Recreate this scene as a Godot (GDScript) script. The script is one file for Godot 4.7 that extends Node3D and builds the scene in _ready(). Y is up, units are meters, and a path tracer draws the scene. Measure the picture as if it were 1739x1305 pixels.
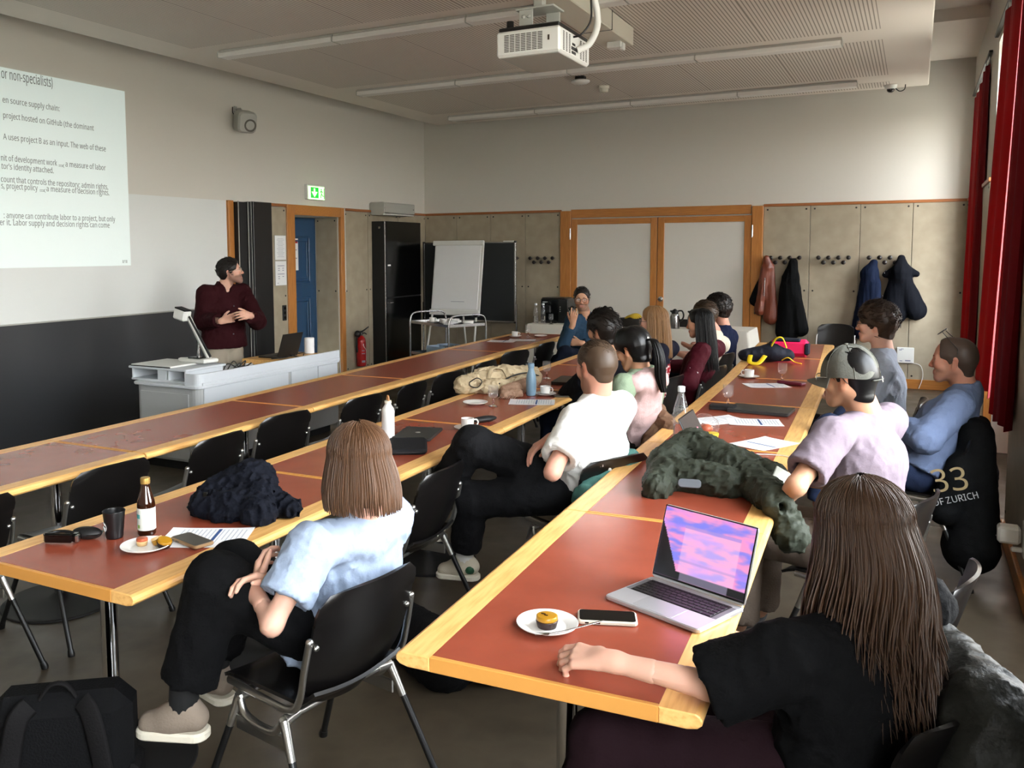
extends Node3D
# A seminar room with three long rows of tables, a speaker at the front left and people listening.
# x runs right along the back wall, y up, z towards the viewer; metres.

var M := {}          # materials by name
var used := {}       # names already taken at top level
var rng := RandomNumberGenerator.new()

# ------------------------------------------------------------------ mesh builder
class MB:
	var v := PackedVector3Array()
	var n := PackedVector3Array()
	var uv := PackedVector2Array()
	var c := PackedColorArray()
	var tint := Color(1, 1, 1)
	var ix := PackedInt32Array()
	var xf := Transform3D()

	func at(t: Transform3D) -> MB:
		xf = t
		return self

	func put(p: Vector3, nn: Vector3, t := Vector2.ZERO) -> int:
		v.append(xf * p)
		n.append((xf.basis * nn).normalized())
		uv.append(t)
		c.append(tint)
		return v.size() - 1

	func tri(a: int, b: int, d: int) -> void:   # counter-clockwise seen from outside
		ix.append(a); ix.append(d); ix.append(b)

	func face(pts: Array, uvs := []) -> void:    # flat convex polygon, counter-clockwise from outside
		var nn: Vector3 = (pts[1] - pts[0]).cross(pts[2] - pts[0]).normalized()
		if nn.length() < 0.5 and pts.size() > 3:
			nn = (pts[2] - pts[0]).cross(pts[3] - pts[0]).normalized()
		var f := v.size()
		for i in pts.size():
			put(pts[i], nn, uvs[i] if uvs.size() > i else Vector2.ZERO)
		for i in range(1, pts.size() - 1):
			tri(f, f + i, f + i + 1)

	func box(mid: Vector3, s: Vector3, b := 0.0) -> MB:
		var h := s * 0.5
		if b <= 0.0:
			for a in 3:
				for g in [-1.0, 1.0]:
					var e1 := Vector3.ZERO
					var e2 := Vector3.ZERO
					var o := Vector3.ZERO
					o[a] = g * h[a]
					e1[(a + 1) % 3] = h[(a + 1) % 3]
					e2[(a + 2) % 3] = h[(a + 2) % 3] * g
					face([mid + o - e1 - e2, mid + o + e1 - e2, mid + o + e1 + e2, mid + o - e1 + e2], [Vector2(0, 1), Vector2(1, 1), Vector2(1, 0), Vector2(0, 0)])
			return self
		b = minf(b, minf(h.x, minf(h.y, h.z)) * 0.98)
		for a in 3:
			var p := (a + 1) % 3
			var q := (a + 2) % 3
			for g in [-1.0, 1.0]:
				var o := Vector3.ZERO
				var e1 := Vector3.ZERO
				var e2 := Vector3.ZERO
				o[a] = g * h[a]
				e1[p] = h[p] - b
				e2[q] = (h[q] - b) * g
				face([mid + o - e1 - e2, mid + o + e1 - e2, mid + o + e1 + e2, mid + o - e1 + e2], [Vector2(0, 1), Vector2(1, 1), Vector2(1, 0), Vector2(0, 0)])
			for sp in [-1.0, 1.0]:
				for sq in [-1.0, 1.0]:
					var A := Vector3.ZERO
					var B := Vector3.ZERO
					A[p] = sp * h[p]; A[q] = sq * (h[q] - b)
					B[p] = sp * (h[p] - b); B[q] = sq * h[q]
					var L := Vector3.ZERO
					L[a] = h[a] - b
					var quad := [mid + A - L, mid + A + L, mid + B + L, mid + B - L]
					var nn: Vector3 = (quad[1] - quad[0]).cross(quad[2] - quad[0])
					var outw := A + B
					if nn.dot(outw) < 0:
						quad.reverse()
					face(quad)
		for sx in [-1.0, 1.0]:
			for sy in [-1.0, 1.0]:
				for sz in [-1.0, 1.0]:
					var t := [mid + Vector3(sx * h.x, sy * (h.y - b), sz * (h.z - b)), mid + Vector3(sx * (h.x - b), sy * h.y, sz * (h.z - b)), mid + Vector3(sx * (h.x - b), sy * (h.y - b), sz * h.z)]
					if sx * sy * sz < 0:
						t.reverse()
					face(t)
		return self

	func face_x(x: float, z0: float, z1: float, y0: float, y1: float) -> MB:
		face([Vector3(x, y0, z0), Vector3(x, y0, z1), Vector3(x, y1, z1), Vector3(x, y1, z0)])
		return self

	func prism(poly: PackedVector2Array, h: float, b := 0.0) -> MB:   # in the xz plane (x, -y), from y = 0 to h; counter-clockwise
		var m := poly.size()
		var inner := poly
		if b > 0.0:
			var r := Geometry2D.offset_polygon(poly, -b)
			if r.size() == 1 and r[0].size() == m:
				# keep the corners in step
				var best := 0
				for i in m:
					if r[0][i].distance_to(poly[0]) < r[0][best].distance_to(poly[0]): best = i
				inner = PackedVector2Array()
				for i in m: inner.append(r[0][(best + i) % m])
			else: b = 0.0
		var tri_ix := Geometry2D.triangulate_polygon(inner)
		for top in [true, false]:
			var f := v.size()
			for p in inner:
				put(Vector3(p.x, h if top else 0.0, -p.y), Vector3.UP if top else Vector3.DOWN, p)
			for i in range(0, tri_ix.size(), 3):
				if top == (tri_area(inner, tri_ix, i) > 0): tri(f + tri_ix[i], f + tri_ix[i + 1], f + tri_ix[i + 2])
				else: tri(f + tri_ix[i], f + tri_ix[i + 2], f + tri_ix[i + 1])
		for i in m:
			var j := (i + 1) % m
			var lo0 := b
			var a0 := Vector3(poly[i].x, lo0, -poly[i].y)
			var a1 := Vector3(poly[j].x, lo0, -poly[j].y)
			var up := Vector3(0, h - 2 * b, 0)
			face([a0, a1, a1 + up, a0 + up], [Vector2(0, 1), Vector2(1, 1), Vector2(1, 0), Vector2(0, 0)])
			if b > 0.0:
				var i0 := Vector3(inner[i].x, h, -inner[i].y)
				var i1 := Vector3(inner[j].x, h, -inner[j].y)
				face([a0 + up, a1 + up, i1, i0])
				var k0 := Vector3(inner[i].x, 0, -inner[i].y)
				var k1 := Vector3(inner[j].x, 0, -inner[j].y)
				face([k0, k1, a1, a0])
		return self

	func tri_area(p: PackedVector2Array, t: PackedInt32Array, i: int) -> float:
		return (p[t[i + 1]] - p[t[i]]).cross(p[t[i + 2]] - p[t[i]])

	func lathe(prof: Array, seg := 24, sx := 1.0, sz := 1.0) -> MB:   # profile of Vector2(radius, y), from bottom up along the outside
		var m := prof.size()
		var f := v.size()
		for i in m:
			var p: Vector2 = prof[i]
			var d: Vector2 = prof[mini(i + 1, m - 1)] - prof[maxi(i - 1, 0)]
			var nn := Vector2(d.y, -d.x).normalized()
			for k in seg + 1:
				var t := TAU * k / seg
				put(Vector3(p.x * cos(t) * sx, p.y, p.x * sin(t) * sz), Vector3(nn.x * cos(t) / sx, nn.y, nn.x * sin(t) / sz), Vector2(1.0 - float(k) / seg, 1.0 - float(i) / (m - 1)))
		for i in m - 1:
			for k in seg:
				var a := f + i * (seg + 1) + k
				tri(a, a + seg + 1, a + 1)
				tri(a + 1, a + seg + 1, a + seg + 2)
		return self

	func ball(mid: Vector3, r: Vector3, seg := 16, rings := 10) -> MB:
		var keep := xf
		xf = xf * Transform3D(Basis.from_scale(r), mid)
		var f := v.size()
		for i in rings + 1:
			var a := PI * i / rings - PI / 2
			for k in seg + 1:
				var t := TAU * k / seg
				var d := Vector3(cos(a) * cos(t), sin(a), cos(a) * sin(t))
				v.append(xf * d)
				n.append((xf.basis.inverse().transposed() * d).normalized())
				uv.append(Vector2(float(k) / seg, 1.0 - float(i) / rings))
				c.append(tint)
		for i in rings:
			for k in seg:
				var a := f + i * (seg + 1) + k
				tri(a, a + seg + 1, a + 1)
				tri(a + 1, a + seg + 1, a + seg + 2)
		xf = keep
		return self

	func tube(pts: Array, rad, sides := 8, flat := 1.0, upv := Vector3.UP, caps := true) -> MB:   # rad: number or array
		var m := pts.size()
		var f := v.size()
		var side := Vector3.ZERO
		for i in m:
			var d: Vector3 = (pts[mini(i + 1, m - 1)] - pts[maxi(i - 1, 0)]).normalized()
			if i == 0:
				side = d.cross(upv)
				if side.length() < 0.05: side = d.cross(Vector3.RIGHT)
			side = (side - d * side.dot(d)).normalized()
			var o := side.cross(d)
			var r: float = rad[i] if rad is Array else rad
			for k in sides + 1:
				var t := TAU * k / sides
				var q := side * cos(t) + o * sin(t) * flat
				put(pts[i] + q * r, side * cos(t) * flat + o * sin(t), Vector2(float(k) / sides, float(i) / (m - 1)))
		for i in m - 1:
			for k in sides:
				var a := f + i * (sides + 1) + k
				tri(a, a + sides + 1, a + 1)
				tri(a + 1, a + sides + 1, a + sides + 2)
		if caps:
			for e in [0, m - 1]:
				var d2: Vector3 = (pts[0] - pts[1] if e == 0 else pts[m - 1] - pts[m - 2]).normalized()
				var g := v.size()
				for k in sides:
					v.append(v[f + e * (sides + 1) + k]); n.append((xf.basis * d2).normalized()); uv.append(Vector2.ZERO); c.append(tint)
				for k in range(1, sides - 1):
					if e == 0: tri(g, g + k, g + k + 1)
					else: tri(g, g + k + 1, g + k)
		return self

	func sheet(fn: Callable, nu: int, nv: int, thick := 0.0) -> MB:   # fn(u, v) -> Vector3, u and v from 0 to 1
		var P := []
		for j in nv + 1:
			for i in nu + 1:
				P.append(fn.call(float(i) / nu, float(j) / nv))
		var N := []
		for j in nv + 1:
			for i in nu + 1:
				var du: Vector3 = P[j * (nu + 1) + mini(i + 1, nu)] - P[j * (nu + 1) + maxi(i - 1, 0)]
				var dv: Vector3 = P[mini(j + 1, nv) * (nu + 1) + i] - P[maxi(j - 1, 0) * (nu + 1) + i]
				N.append(du.cross(dv).normalized())
		var f := v.size()
		for k in P.size():
			put(P[k], N[k], Vector2(float(k % (nu + 1)) / nu, 1.0 - float(k / (nu + 1)) / nv))
		for j in nv:
			for i in nu:
				var a := f + j * (nu + 1) + i
				tri(a, a + 1, a + nu + 2)
				tri(a, a + nu + 2, a + nu + 1)
		if thick > 0.0:
			var g := v.size()
			for k in P.size():
				put(P[k] - N[k] * thick, -N[k], Vector2(float(k % (nu + 1)) / nu, 1.0 - float(k / (nu + 1)) / nv))
			for j in nv:
				for i in nu:
					var a := g + j * (nu + 1) + i
					tri(a, a + nu + 2, a + 1)
					tri(a, a + nu + 1, a + nu + 2)
			var rim := []
			for i in nu + 1: rim.append(i)
			for j in range(1, nv + 1): rim.append(j * (nu + 1) + nu)
			for i in range(nu - 1, -1, -1): rim.append(nv * (nu + 1) + i)
			for j in range(nv - 1, 0, -1): rim.append(j * (nu + 1))
			for k in rim.size():
				var a: int = rim[k]
				var b: int = rim[(k + 1) % rim.size()]
				face([P[a] - N[a] * thick, P[b] - N[b] * thick, P[b], P[a]])
		return self

	func mesh(m: Material) -> ArrayMesh:
		var a := []
		a.resize(Mesh.ARRAY_MAX)
		a[Mesh.ARRAY_VERTEX] = v
		a[Mesh.ARRAY_NORMAL] = n
		a[Mesh.ARRAY_TEX_UV] = uv
		a[Mesh.ARRAY_COLOR] = c
		a[Mesh.ARRAY_INDEX] = ix
		var o := ArrayMesh.new()
		o.add_surface_from_arrays(Mesh.PRIMITIVE_TRIANGLES, a)
		o.surface_set_material(0, m)
		return o

# ------------------------------------------------------------------ implicit surfaces (surface nets)
class Blob:
	var P := []            # [a, b, ra, rb, k, flat axis or null, flatness, sign]
	var cuts := []         # [Plane] keep the side the normal points away from
	var cell := 0.014
	var amp := 0.0         # fold depth
	var freq := 6.0
	var stretch := Vector3.ONE
	var seed_n := 1
	var ridged := false
	var octs := 2
	var colorize: Callable
	var lo := Vector3.ZERO
	var dim := Vector3i.ZERO
	var F := PackedFloat32Array()

	func add(a: Vector3, b: Vector3, ra: float, rb := -1.0, k := 0.03, flat = null, q := 1.0) -> Blob:
		P.append([a, b, ra, ra if rb < 0 else rb, k, flat, q, 1])
		return self

	func flat_end() -> Blob:   # the last capsule stops square at b
		P[-1].append(true)
		return self

	func dig(a: Vector3, b: Vector3, ra: float, rb := -1.0, k := 0.01, flat = null, q := 1.0) -> Blob:
		P.append([a, b, ra, ra if rb < 0 else rb, k, flat, q, -1])
		return self

	func cut(p: Vector3, nn: Vector3) -> Blob:
		cuts.append(Plane(nn.normalized(), p))
		return self

	func into(mb: MB) -> void:
		var mn := Vector3.INF
		var mx := -Vector3.INF
		for p in P:
			if p[7] < 0: continue
			var r: float = maxf(p[2], p[3]) * maxf(1.0, p[6])
			mn = mn.min(p[0] - Vector3.ONE * r).min(p[1] - Vector3.ONE * r)
			mx = mx.max(p[0] + Vector3.ONE * r).max(p[1] + Vector3.ONE * r)
		var pad := cell * 2.5 + amp
		lo = mn - Vector3.ONE * pad
		dim = Vector3i(((mx - mn + Vector3.ONE * 2 * pad) / cell).ceil()) + Vector3i.ONE
		var nx := dim.x
		var nxy := dim.x * dim.y
		F.resize(nxy * dim.z)
		F.fill(0.2)
		for p in P:
			var a: Vector3 = p[0]
			var b: Vector3 = p[1]
			var ra: float = p[2]
			var rb: float = p[3]
			var k: float = p[4]
			var ab := b - a
			var l2 := ab.length_squared()
			var inv := 1.0 / l2 if l2 > 1e-9 else 0.0
			var flat = p[5]
			var fl := flat != null
			var fa: Vector3 = flat if fl else Vector3.UP
			var q: float = p[6]
			var qs := 1.0 / q - 1.0
			var rmax := maxf(ra, rb) * maxf(1.0, q)
			var mar := rmax + k + cell * 1.8 + amp
			var s := Vector3i(((a.min(b) - Vector3.ONE * mar - lo) / cell).floor()).clamp(Vector3i.ZERO, dim - Vector3i.ONE)
			var e := Vector3i(((a.max(b) + Vector3.ONE * mar - lo) / cell).ceil()).clamp(Vector3i.ZERO, dim - Vector3i.ONE)
			var dr := rb - ra
			var dig_it: bool = p[7] < 0
			var ik := 0.25 / k
			var fe: bool = p.size() > 8
			var ln := sqrt(l2)
			for z in range(s.z, e.z + 1):
				for y in range(s.y, e.y + 1):
					var row := z * nxy + y * nx
					for x in range(s.x, e.x + 1):
						var pt := lo + Vector3(x, y, z) * cell - a
						var tr := pt.dot(ab) * inv
						var t := clampf(tr, 0.0, 1.0)
						pt -= ab * t
						if fl: pt += fa * (pt.dot(fa) * qs)
						var d := pt.length() - ra - dr * t
						if fe and tr > 1.0: d = maxf(d, (tr - 1.0) * ln)
						var i := row + x
						var f := F[i]
						if dig_it:
							d = -d
							var h := k - absf(f - d)
							F[i] = maxf(f, d) + (h * h * ik if h > 0.0 else 0.0)
						else:
							var h := k - absf(f - d)
							F[i] = minf(f, d) - (h * h * ik if h > 0.0 else 0.0)
		if amp > 0.0 or cuts.size():
			var ns := FastNoiseLite.new()
			ns.seed = seed_n
			ns.noise_type = FastNoiseLite.TYPE_SIMPLEX_SMOOTH
			ns.frequency = 1.0
			ns.fractal_octaves = 2
			if ridged:
				ns.fractal_type = FastNoiseLite.FRACTAL_RIDGED
			var st := stretch * freq
			ns.fractal_octaves = octs
			var lim := amp + cell * 1.8
			for z in dim.z:
				for y in dim.y:
					var row := z * nxy + y * nx
					for x in nx:
						var f := F[row + x]
						if f > lim or f < -lim: continue
						var pt := lo + Vector3(x, y, z) * cell
						if amp > 0.0: f -= (ns.get_noise_3dv(pt * st) + 1.0) * 0.5 * amp
						F[row + x] = f
			for c in cuts:
				for z in dim.z:
					for y in dim.y:
						var row := z * nxy + y * nx
						for x in nx:
							var d: float = c.distance_to(lo + Vector3(x, y, z) * cell)
							if d > F[row + x]: F[row + x] = d
		nets(mb)

	func nets(mb: MB) -> void:
		var nx := dim.x
		var nxy := dim.x * dim.y
		var id := {}
		var off := [0, 1, nx, nx + 1, nxy, nxy + 1, nxy + nx, nxy + nx + 1]
		for z in dim.z - 1:
			for y in dim.y - 1:
				var row := z * nxy + y * nx
				for x in nx - 1:
					var i := row + x
					var f0 := F[i]
					if f0 > cell * 3.0 or f0 < -cell * 3.0: continue
					var f1 := F[i + 1]
					var f2 := F[i + nx]
					var f3 := F[i + nx + 1]
					var f4 := F[i + nxy]
					var f5 := F[i + nxy + 1]
					var f6 := F[i + nxy + nx]
					var f7 := F[i + nxy + nx + 1]
					var neg := int(f0 < 0) + int(f1 < 0) + int(f2 < 0) + int(f3 < 0) + int(f4 < 0) + int(f5 < 0) + int(f6 < 0) + int(f7 < 0)
					if neg == 0 or neg == 8: continue
					var s := Vector3.ZERO
					var m := 0
					if (f0 < 0) != (f1 < 0): s += Vector3(f0 / (f0 - f1), 0, 0); m += 1
					if (f2 < 0) != (f3 < 0): s += Vector3(f2 / (f2 - f3), 1, 0); m += 1
					if (f4 < 0) != (f5 < 0): s += Vector3(f4 / (f4 - f5), 0, 1); m += 1
					if (f6 < 0) != (f7 < 0): s += Vector3(f6 / (f6 - f7), 1, 1); m += 1
					if (f0 < 0) != (f2 < 0): s += Vector3(0, f0 / (f0 - f2), 0); m += 1
					if (f1 < 0) != (f3 < 0): s += Vector3(1, f1 / (f1 - f3), 0); m += 1
					if (f4 < 0) != (f6 < 0): s += Vector3(0, f4 / (f4 - f6), 1); m += 1
					if (f5 < 0) != (f7 < 0): s += Vector3(1, f5 / (f5 - f7), 1); m += 1
					if (f0 < 0) != (f4 < 0): s += Vector3(0, 0, f0 / (f0 - f4)); m += 1
					if (f1 < 0) != (f5 < 0): s += Vector3(1, 0, f1 / (f1 - f5)); m += 1
					if (f2 < 0) != (f6 < 0): s += Vector3(0, 1, f2 / (f2 - f6)); m += 1
					if (f3 < 0) != (f7 < 0): s += Vector3(1, 1, f3 / (f3 - f7)); m += 1
					var p := lo + (Vector3(x, y, z) + s / m) * cell
					var g := Vector3(f1 + f3 + f5 + f7 - f0 - f2 - f4 - f6, f2 + f3 + f6 + f7 - f0 - f1 - f4 - f5, f4 + f5 + f6 + f7 - f0 - f1 - f2 - f3)
					if colorize.is_valid(): mb.tint = colorize.call(p)
					id[i] = mb.put(p, g, Vector2(p.x + p.z, p.y))
		for i in id:
			var neg: bool = F[i] < 0
			var a: int = id[i]
			if neg != (F[i + 1] < 0) and id.has(i - nx) and id.has(i - nxy) and id.has(i - nx - nxy):
				quad(mb, a, id[i - nx], id[i - nx - nxy], id[i - nxy], neg)
			if neg != (F[i + nx] < 0) and id.has(i - 1) and id.has(i - nxy) and id.has(i - 1 - nxy):
				quad(mb, a, id[i - nxy], id[i - 1 - nxy], id[i - 1], neg)
			if neg != (F[i + nxy] < 0) and id.has(i - 1) and id.has(i - nx) and id.has(i - 1 - nx):
				quad(mb, a, id[i - 1], id[i - 1 - nx], id[i - nx], neg)

	func quad(mb: MB, a: int, b: int, c: int, d: int, flip: bool) -> void:
		if flip:
			mb.tri(a, b, c); mb.tri(a, c, d)
		else:
			mb.tri(a, c, b); mb.tri(a, d, c)

# ------------------------------------------------------------------ nodes
func numbered(called: String) -> String:
	var k: int = used.get(called, -1) + 1
	used[called] = k
	return called if k == 0 else "%s_%03d" % [called, k]

func tag(o: Node, label: String, category: String, group := "", kind := "") -> Node:
	if label: o.set_meta("label", label)
	if category: o.set_meta("category", category)
	if group: o.set_meta("group", group)
	if kind: o.set_meta("kind", kind)
	return o

func thing(called: String, label: String, category: String, at := Vector3.ZERO, turn := 0.0, group := "") -> Node3D:
	var o := Node3D.new()
	o.name = numbered(called)
	add_child(o)
	o.position = at
	o.rotation.y = turn
	tag(o, label, category, group)
	return o

func part(called: String, mb, m, parent: Node) -> MeshInstance3D:
	var o := MeshInstance3D.new()
	var same := 0
	for ch in parent.get_children():
		var base := String(ch.name)
		if base == called or base.begins_with(called + "_0"): same += 1
	o.name = called if same == 0 else "%s_%03d" % [called, same]
	o.mesh = mb if mb is Mesh else mb.mesh(M[m] if m is String else m)
	parent.add_child(o, true)
	return o

func solo(called: String, label: String, category: String, mb: MB, m, at := Vector3.ZERO, turn := 0.0, group := "") -> MeshInstance3D:
	var o := MeshInstance3D.new()
	o.name = numbered(called)
	o.mesh = mb.mesh(M[m] if m is String else m)
	add_child(o)
	o.position = at
	o.rotation.y = turn
	tag(o, label, category, group)
	return o

func struct(called: String, mb: MB, m, label := "") -> MeshInstance3D:
	var o := MeshInstance3D.new()
	o.name = numbered(called)
	o.mesh = mb.mesh(M[m] if m is String else m)
	o.set_meta("kind", "structure")
	if label: o.set_meta("label", label)
	add_child(o)
	return o

func again(o: Node3D, label: String, at: Vector3, turn := 0.0) -> Node3D:
	var d: Node3D = o.duplicate()
	var base := String(o.name)
	var cutat := base.rfind("_0")
	if cutat > 0: base = base.substr(0, cutat)
	d.name = numbered(base)
	add_child(d)
	d.position = at
	d.rotation = Vector3(0, turn, 0)
	d.set_meta("label", label)
	return d

func mat(called: String, col: Color, rough := 0.6, metal := 0.0, spec := 0.5) -> StandardMaterial3D:
	var m := StandardMaterial3D.new()
	m.resource_name = called
	m.albedo_color = col
	m.roughness = rough
	m.metallic = metal
	m.metallic_specular = spec
	M[called] = m
	return m

func noise_tex(freq: float, ramp: Array, size := 256, oct := 4, nrm := false, seed_n := 3, bump := 4.0) -> NoiseTexture2D:
	var f := FastNoiseLite.new()
	f.noise_type = FastNoiseLite.TYPE_SIMPLEX_SMOOTH
	f.frequency = freq
	f.fractal_octaves = oct
	f.seed = seed_n
	var t := NoiseTexture2D.new()
	t.width = size; t.height = size
	t.seamless = true
	t.noise = f
	if nrm:
		t.as_normal_map = true
		t.bump_strength = bump
	elif ramp.size():
		var g := Gradient.new()
		g.offsets = PackedFloat32Array()
		g.colors = PackedColorArray()
		for i in ramp.size():
			g.add_point(float(i) / (ramp.size() - 1), ramp[i])
		t.color_ramp = g
	return t

func tri_mat(called: String, tex: Texture2D, scale: Vector3, rough := 0.6, spec := 0.5, world := false) -> StandardMaterial3D:
	var m := mat(called, Color.WHITE, rough, 0.0, spec)
	m.albedo_texture = tex
	m.uv1_triplanar = true
	m.uv1_world_triplanar = world
	m.uv1_scale = scale
	return m

func cloth(called: String, col: Color, rough := 0.9, sheen := 0.0, weave := 26.0, strength := 1.2) -> StandardMaterial3D:
	var m := mat(called, col, rough, 0.0, 0.25)
	m.normal_enabled = true
	m.normal_texture = M["weave_map"]
	m.normal_scale = strength * 0.3
	m.uv1_triplanar = true
	m.uv1_scale = Vector3.ONE * weave * 0.3
	if sheen > 0.0:
		m.rim_enabled = true
		m.rim = sheen
	return m

func words(called: String, s: String, height: float, m, parent: Node, xf: Transform3D, depth := 0.0006, font := "Droid Sans", squeeze := 1.0) -> MeshInstance3D:
	var t := TextMesh.new()
	t.text = s
	var f := SystemFont.new()
	f.font_names = PackedStringArray([font])
	t.font = f
	t.font_size = 32
	t.pixel_size = height / 24.0
	t.depth = depth
	t.curve_step = 2.0
	t.material = M[m] if m is String else m
	var o := MeshInstance3D.new()
	o.name = called
	o.mesh = t
	parent.add_child(o, true)
	o.transform = xf * Transform3D(Basis.from_scale(Vector3(squeeze, 1, 1)), Vector3.ZERO)
	return o

func facing(mid: Vector3, xdir: Vector3, ydir: Vector3) -> Transform3D:
	xdir = xdir.normalized()
	ydir = (ydir - xdir * ydir.dot(xdir)).normalized()
	return Transform3D(Basis(xdir, ydir, xdir.cross(ydir)), mid)

func ring(r: float, seg := 20, sx := 1.0, sy := 1.0) -> PackedVector2Array:
	var p := PackedVector2Array()
	for k in seg:
		p.append(Vector2(cos(TAU * k / seg) * r * sx, sin(TAU * k / seg) * r * sy))
	return p

func rrect(w: float, h: float, r: float, seg := 4) -> PackedVector2Array:
	var p := PackedVector2Array()
	for q in 4:
		var cx := (w / 2 - r) * (1 if q in [0, 3] else -1)
		var cy := (h / 2 - r) * (1 if q in [0, 1] else -1)
		for k in seg + 1:
			var t := PI / 2 * q + PI / 2 * k / seg
			p.append(Vector2(cx + cos(t) * r, cy + sin(t) * r))
	return p

func curve(pts: Array, steps := 6) -> Array:
	var o := []
	for i in pts.size() - 1:
		var a: Vector3 = pts[maxi(i - 1, 0)]
		var b: Vector3 = pts[i]
		var c: Vector3 = pts[i + 1]
		var d: Vector3 = pts[mini(i + 2, pts.size() - 1)]
		for k in steps:
			o.append(b.cubic_interpolate(c, a, d, float(k) / steps))
	o.append(pts[-1])
	return o

func wallx(y: float, z: float, out := 0.0) -> Vector3:
	return Vector3(-6.9 + out, y, z)

# ------------------------------------------------------------------ materials
func make_materials() -> void:
	M["weave_map"] = noise_tex(0.05, [], 256, 3, true, 5, 6.0)
	mat("wall_white", Color(0.83, 0.815, 0.78), 0.7, 0.0, 0.3)
	mat("board_white", Color(0.86, 0.87, 0.86), 0.32, 0.0, 0.5)
	mat("ceiling_white", Color(0.86, 0.83, 0.79), 0.75, 0.0, 0.3)
	mat("chalkboard", Color(0.20, 0.205, 0.215), 0.38, 0.0, 0.5)
	mat("slate", Color(0.155, 0.165, 0.17), 0.7)
	var pan := noise_tex(0.02, [Color(0.60, 0.555, 0.475), Color(0.66, 0.615, 0.53)], 256, 4, false, 11)
	tri_mat("panel_beige", pan, Vector3(0.8, 0.8, 0.8), 0.5)
	var fl := noise_tex(0.012, [Color(0.235, 0.205, 0.165), Color(0.31, 0.275, 0.225), Color(0.27, 0.235, 0.19)], 512, 5, false, 21)
	tri_mat("floor_stone", fl, Vector3(0.5, 0.5, 0.5), 0.36, 0.5, true)
	M.floor_stone.roughness_texture = noise_tex(0.02, [Color(0.6, 0.6, 0.6), Color(1, 1, 1)], 256, 4, false, 22)
	M.floor_stone.roughness = 0.5
	var wd := noise_tex(0.03, [Color(0.83, 0.60, 0.33), Color(0.905, 0.70, 0.42), Color(0.93, 0.745, 0.47)], 256, 4, false, 31)
	tri_mat("beech", wd, Vector3(6, 6, 0.6), 0.35)
	tri_mat("beech_across", wd, Vector3(0.6, 6, 6), 0.35)
	var wd2 := noise_tex(0.03, [Color(0.66, 0.42, 0.19), Color(0.76, 0.51, 0.25)], 256, 4, false, 32)
	tri_mat("oak_up", wd2, Vector3(7, 0.5, 7), 0.4)
	tri_mat("oak_across", wd2, Vector3(0.5, 7, 7), 0.4)
	mat("trim_wood", Color(0.62, 0.38, 0.20), 0.45)
	mat("table_end", Color(0.80, 0.56, 0.27), 0.4)
	var li := noise_tex(0.02, [Color(0.55, 0.255, 0.18), Color(0.59, 0.28, 0.20)], 256, 4, false, 41)
	tri_mat("lino_red", li, Vector3(0.7, 0.7, 0.7), 0.27, 0.5)
	mat("black_plastic", Color(0.045, 0.042, 0.042), 0.38)
	mat("black_shell", Color(0.05, 0.042, 0.04), 0.3)
	mat("black_matt", Color(0.05, 0.05, 0.055), 0.6)
	mat("black_gloss", Color(0.02, 0.02, 0.022), 0.16)
	mat("black_metal", Color(0.05, 0.05, 0.05), 0.4)
	mat("cast_aluminium", Color(0.72, 0.71, 0.69), 0.32, 1.0)
	mat("chrome", Color(0.85, 0.85, 0.85), 0.08, 1.0)
	mat("steel", Color(0.7, 0.7, 0.7), 0.25, 1.0)
	mat("grey_plastic", Color(0.66, 0.66, 0.63), 0.5)
	mat("white_plastic", Color(0.86, 0.86, 0.84), 0.4)
	mat("white_gloss", Color(0.87, 0.87, 0.86), 0.15)
	mat("lamp_white", Color(0.88, 0.87, 0.85), 0.4)
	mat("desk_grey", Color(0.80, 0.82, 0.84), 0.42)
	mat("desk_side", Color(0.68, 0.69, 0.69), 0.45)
	mat("door_blue", Color(0.13, 0.27, 0.40), 0.4)
	mat("porcelain", Color(0.90, 0.89, 0.87), 0.12)
	mat("paper", Color(0.90, 0.90, 0.90), 0.8)
	mat("ink", Color(0.35, 0.36, 0.38), 0.8)
	mat("ink_blue", Color(0.18, 0.30, 0.50), 0.8)
	mat("red_paint", Color(0.62, 0.05, 0.06), 0.3)
	mat("curtain_red", Color(0.42, 0.04, 0.075), 0.75, 0.0, 0.3)
	M.curtain_red.backlight_enabled = true
	M.curtain_red.backlight = Color(0.45, 0.05, 0.07)
	mat("driver_grey", Color(0.36, 0.35, 0.32), 0.6)
	mat("black_satin", Color(0.085, 0.085, 0.09), 0.3)
	mat("ink_pale", Color(0.55, 0.56, 0.62), 0.8)
	mat("lamp_grey", Color(0.70, 0.69, 0.67), 0.5)
	mat("beam_cream", Color(0.80, 0.78, 0.72), 0.45)
	mat("vent_dark", Color(0.25, 0.22, 0.18), 0.7)
	mat("linen", Color(0.87, 0.85, 0.80), 0.85)
	var g := mat("clear_glass", Color(1, 1, 1, 0.04), 0.02)
	g.transparency = BaseMaterial3D.TRANSPARENCY_ALPHA
	var wg := mat("drink_glass", Color(1, 1, 1, 0.03), 0.03)
	wg.transparency = BaseMaterial3D.TRANSPARENCY_ALPHA

# ------------------------------------------------------------------ the room
const ZB := -12.2
const XL := -6.9
const XR := 0.55
const ZF := 3.2
const CEIL := 4.05

func screws(pts: Array, nrm: Vector3, parent: Node) -> void:
	var s := MB.new()
	for p in pts:
		s.at(Transform3D(Basis(Quaternion(Vector3.UP, nrm)), p)).lathe([Vector2(0.0115, 0), Vector2(0.0115, 0.002), Vector2(0.008, 0.004), Vector2(0, 0.004)], 10)
	if s.v.size():
		part("screws", s, "black_metal", parent).set_meta("kind", "stuff")

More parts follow.
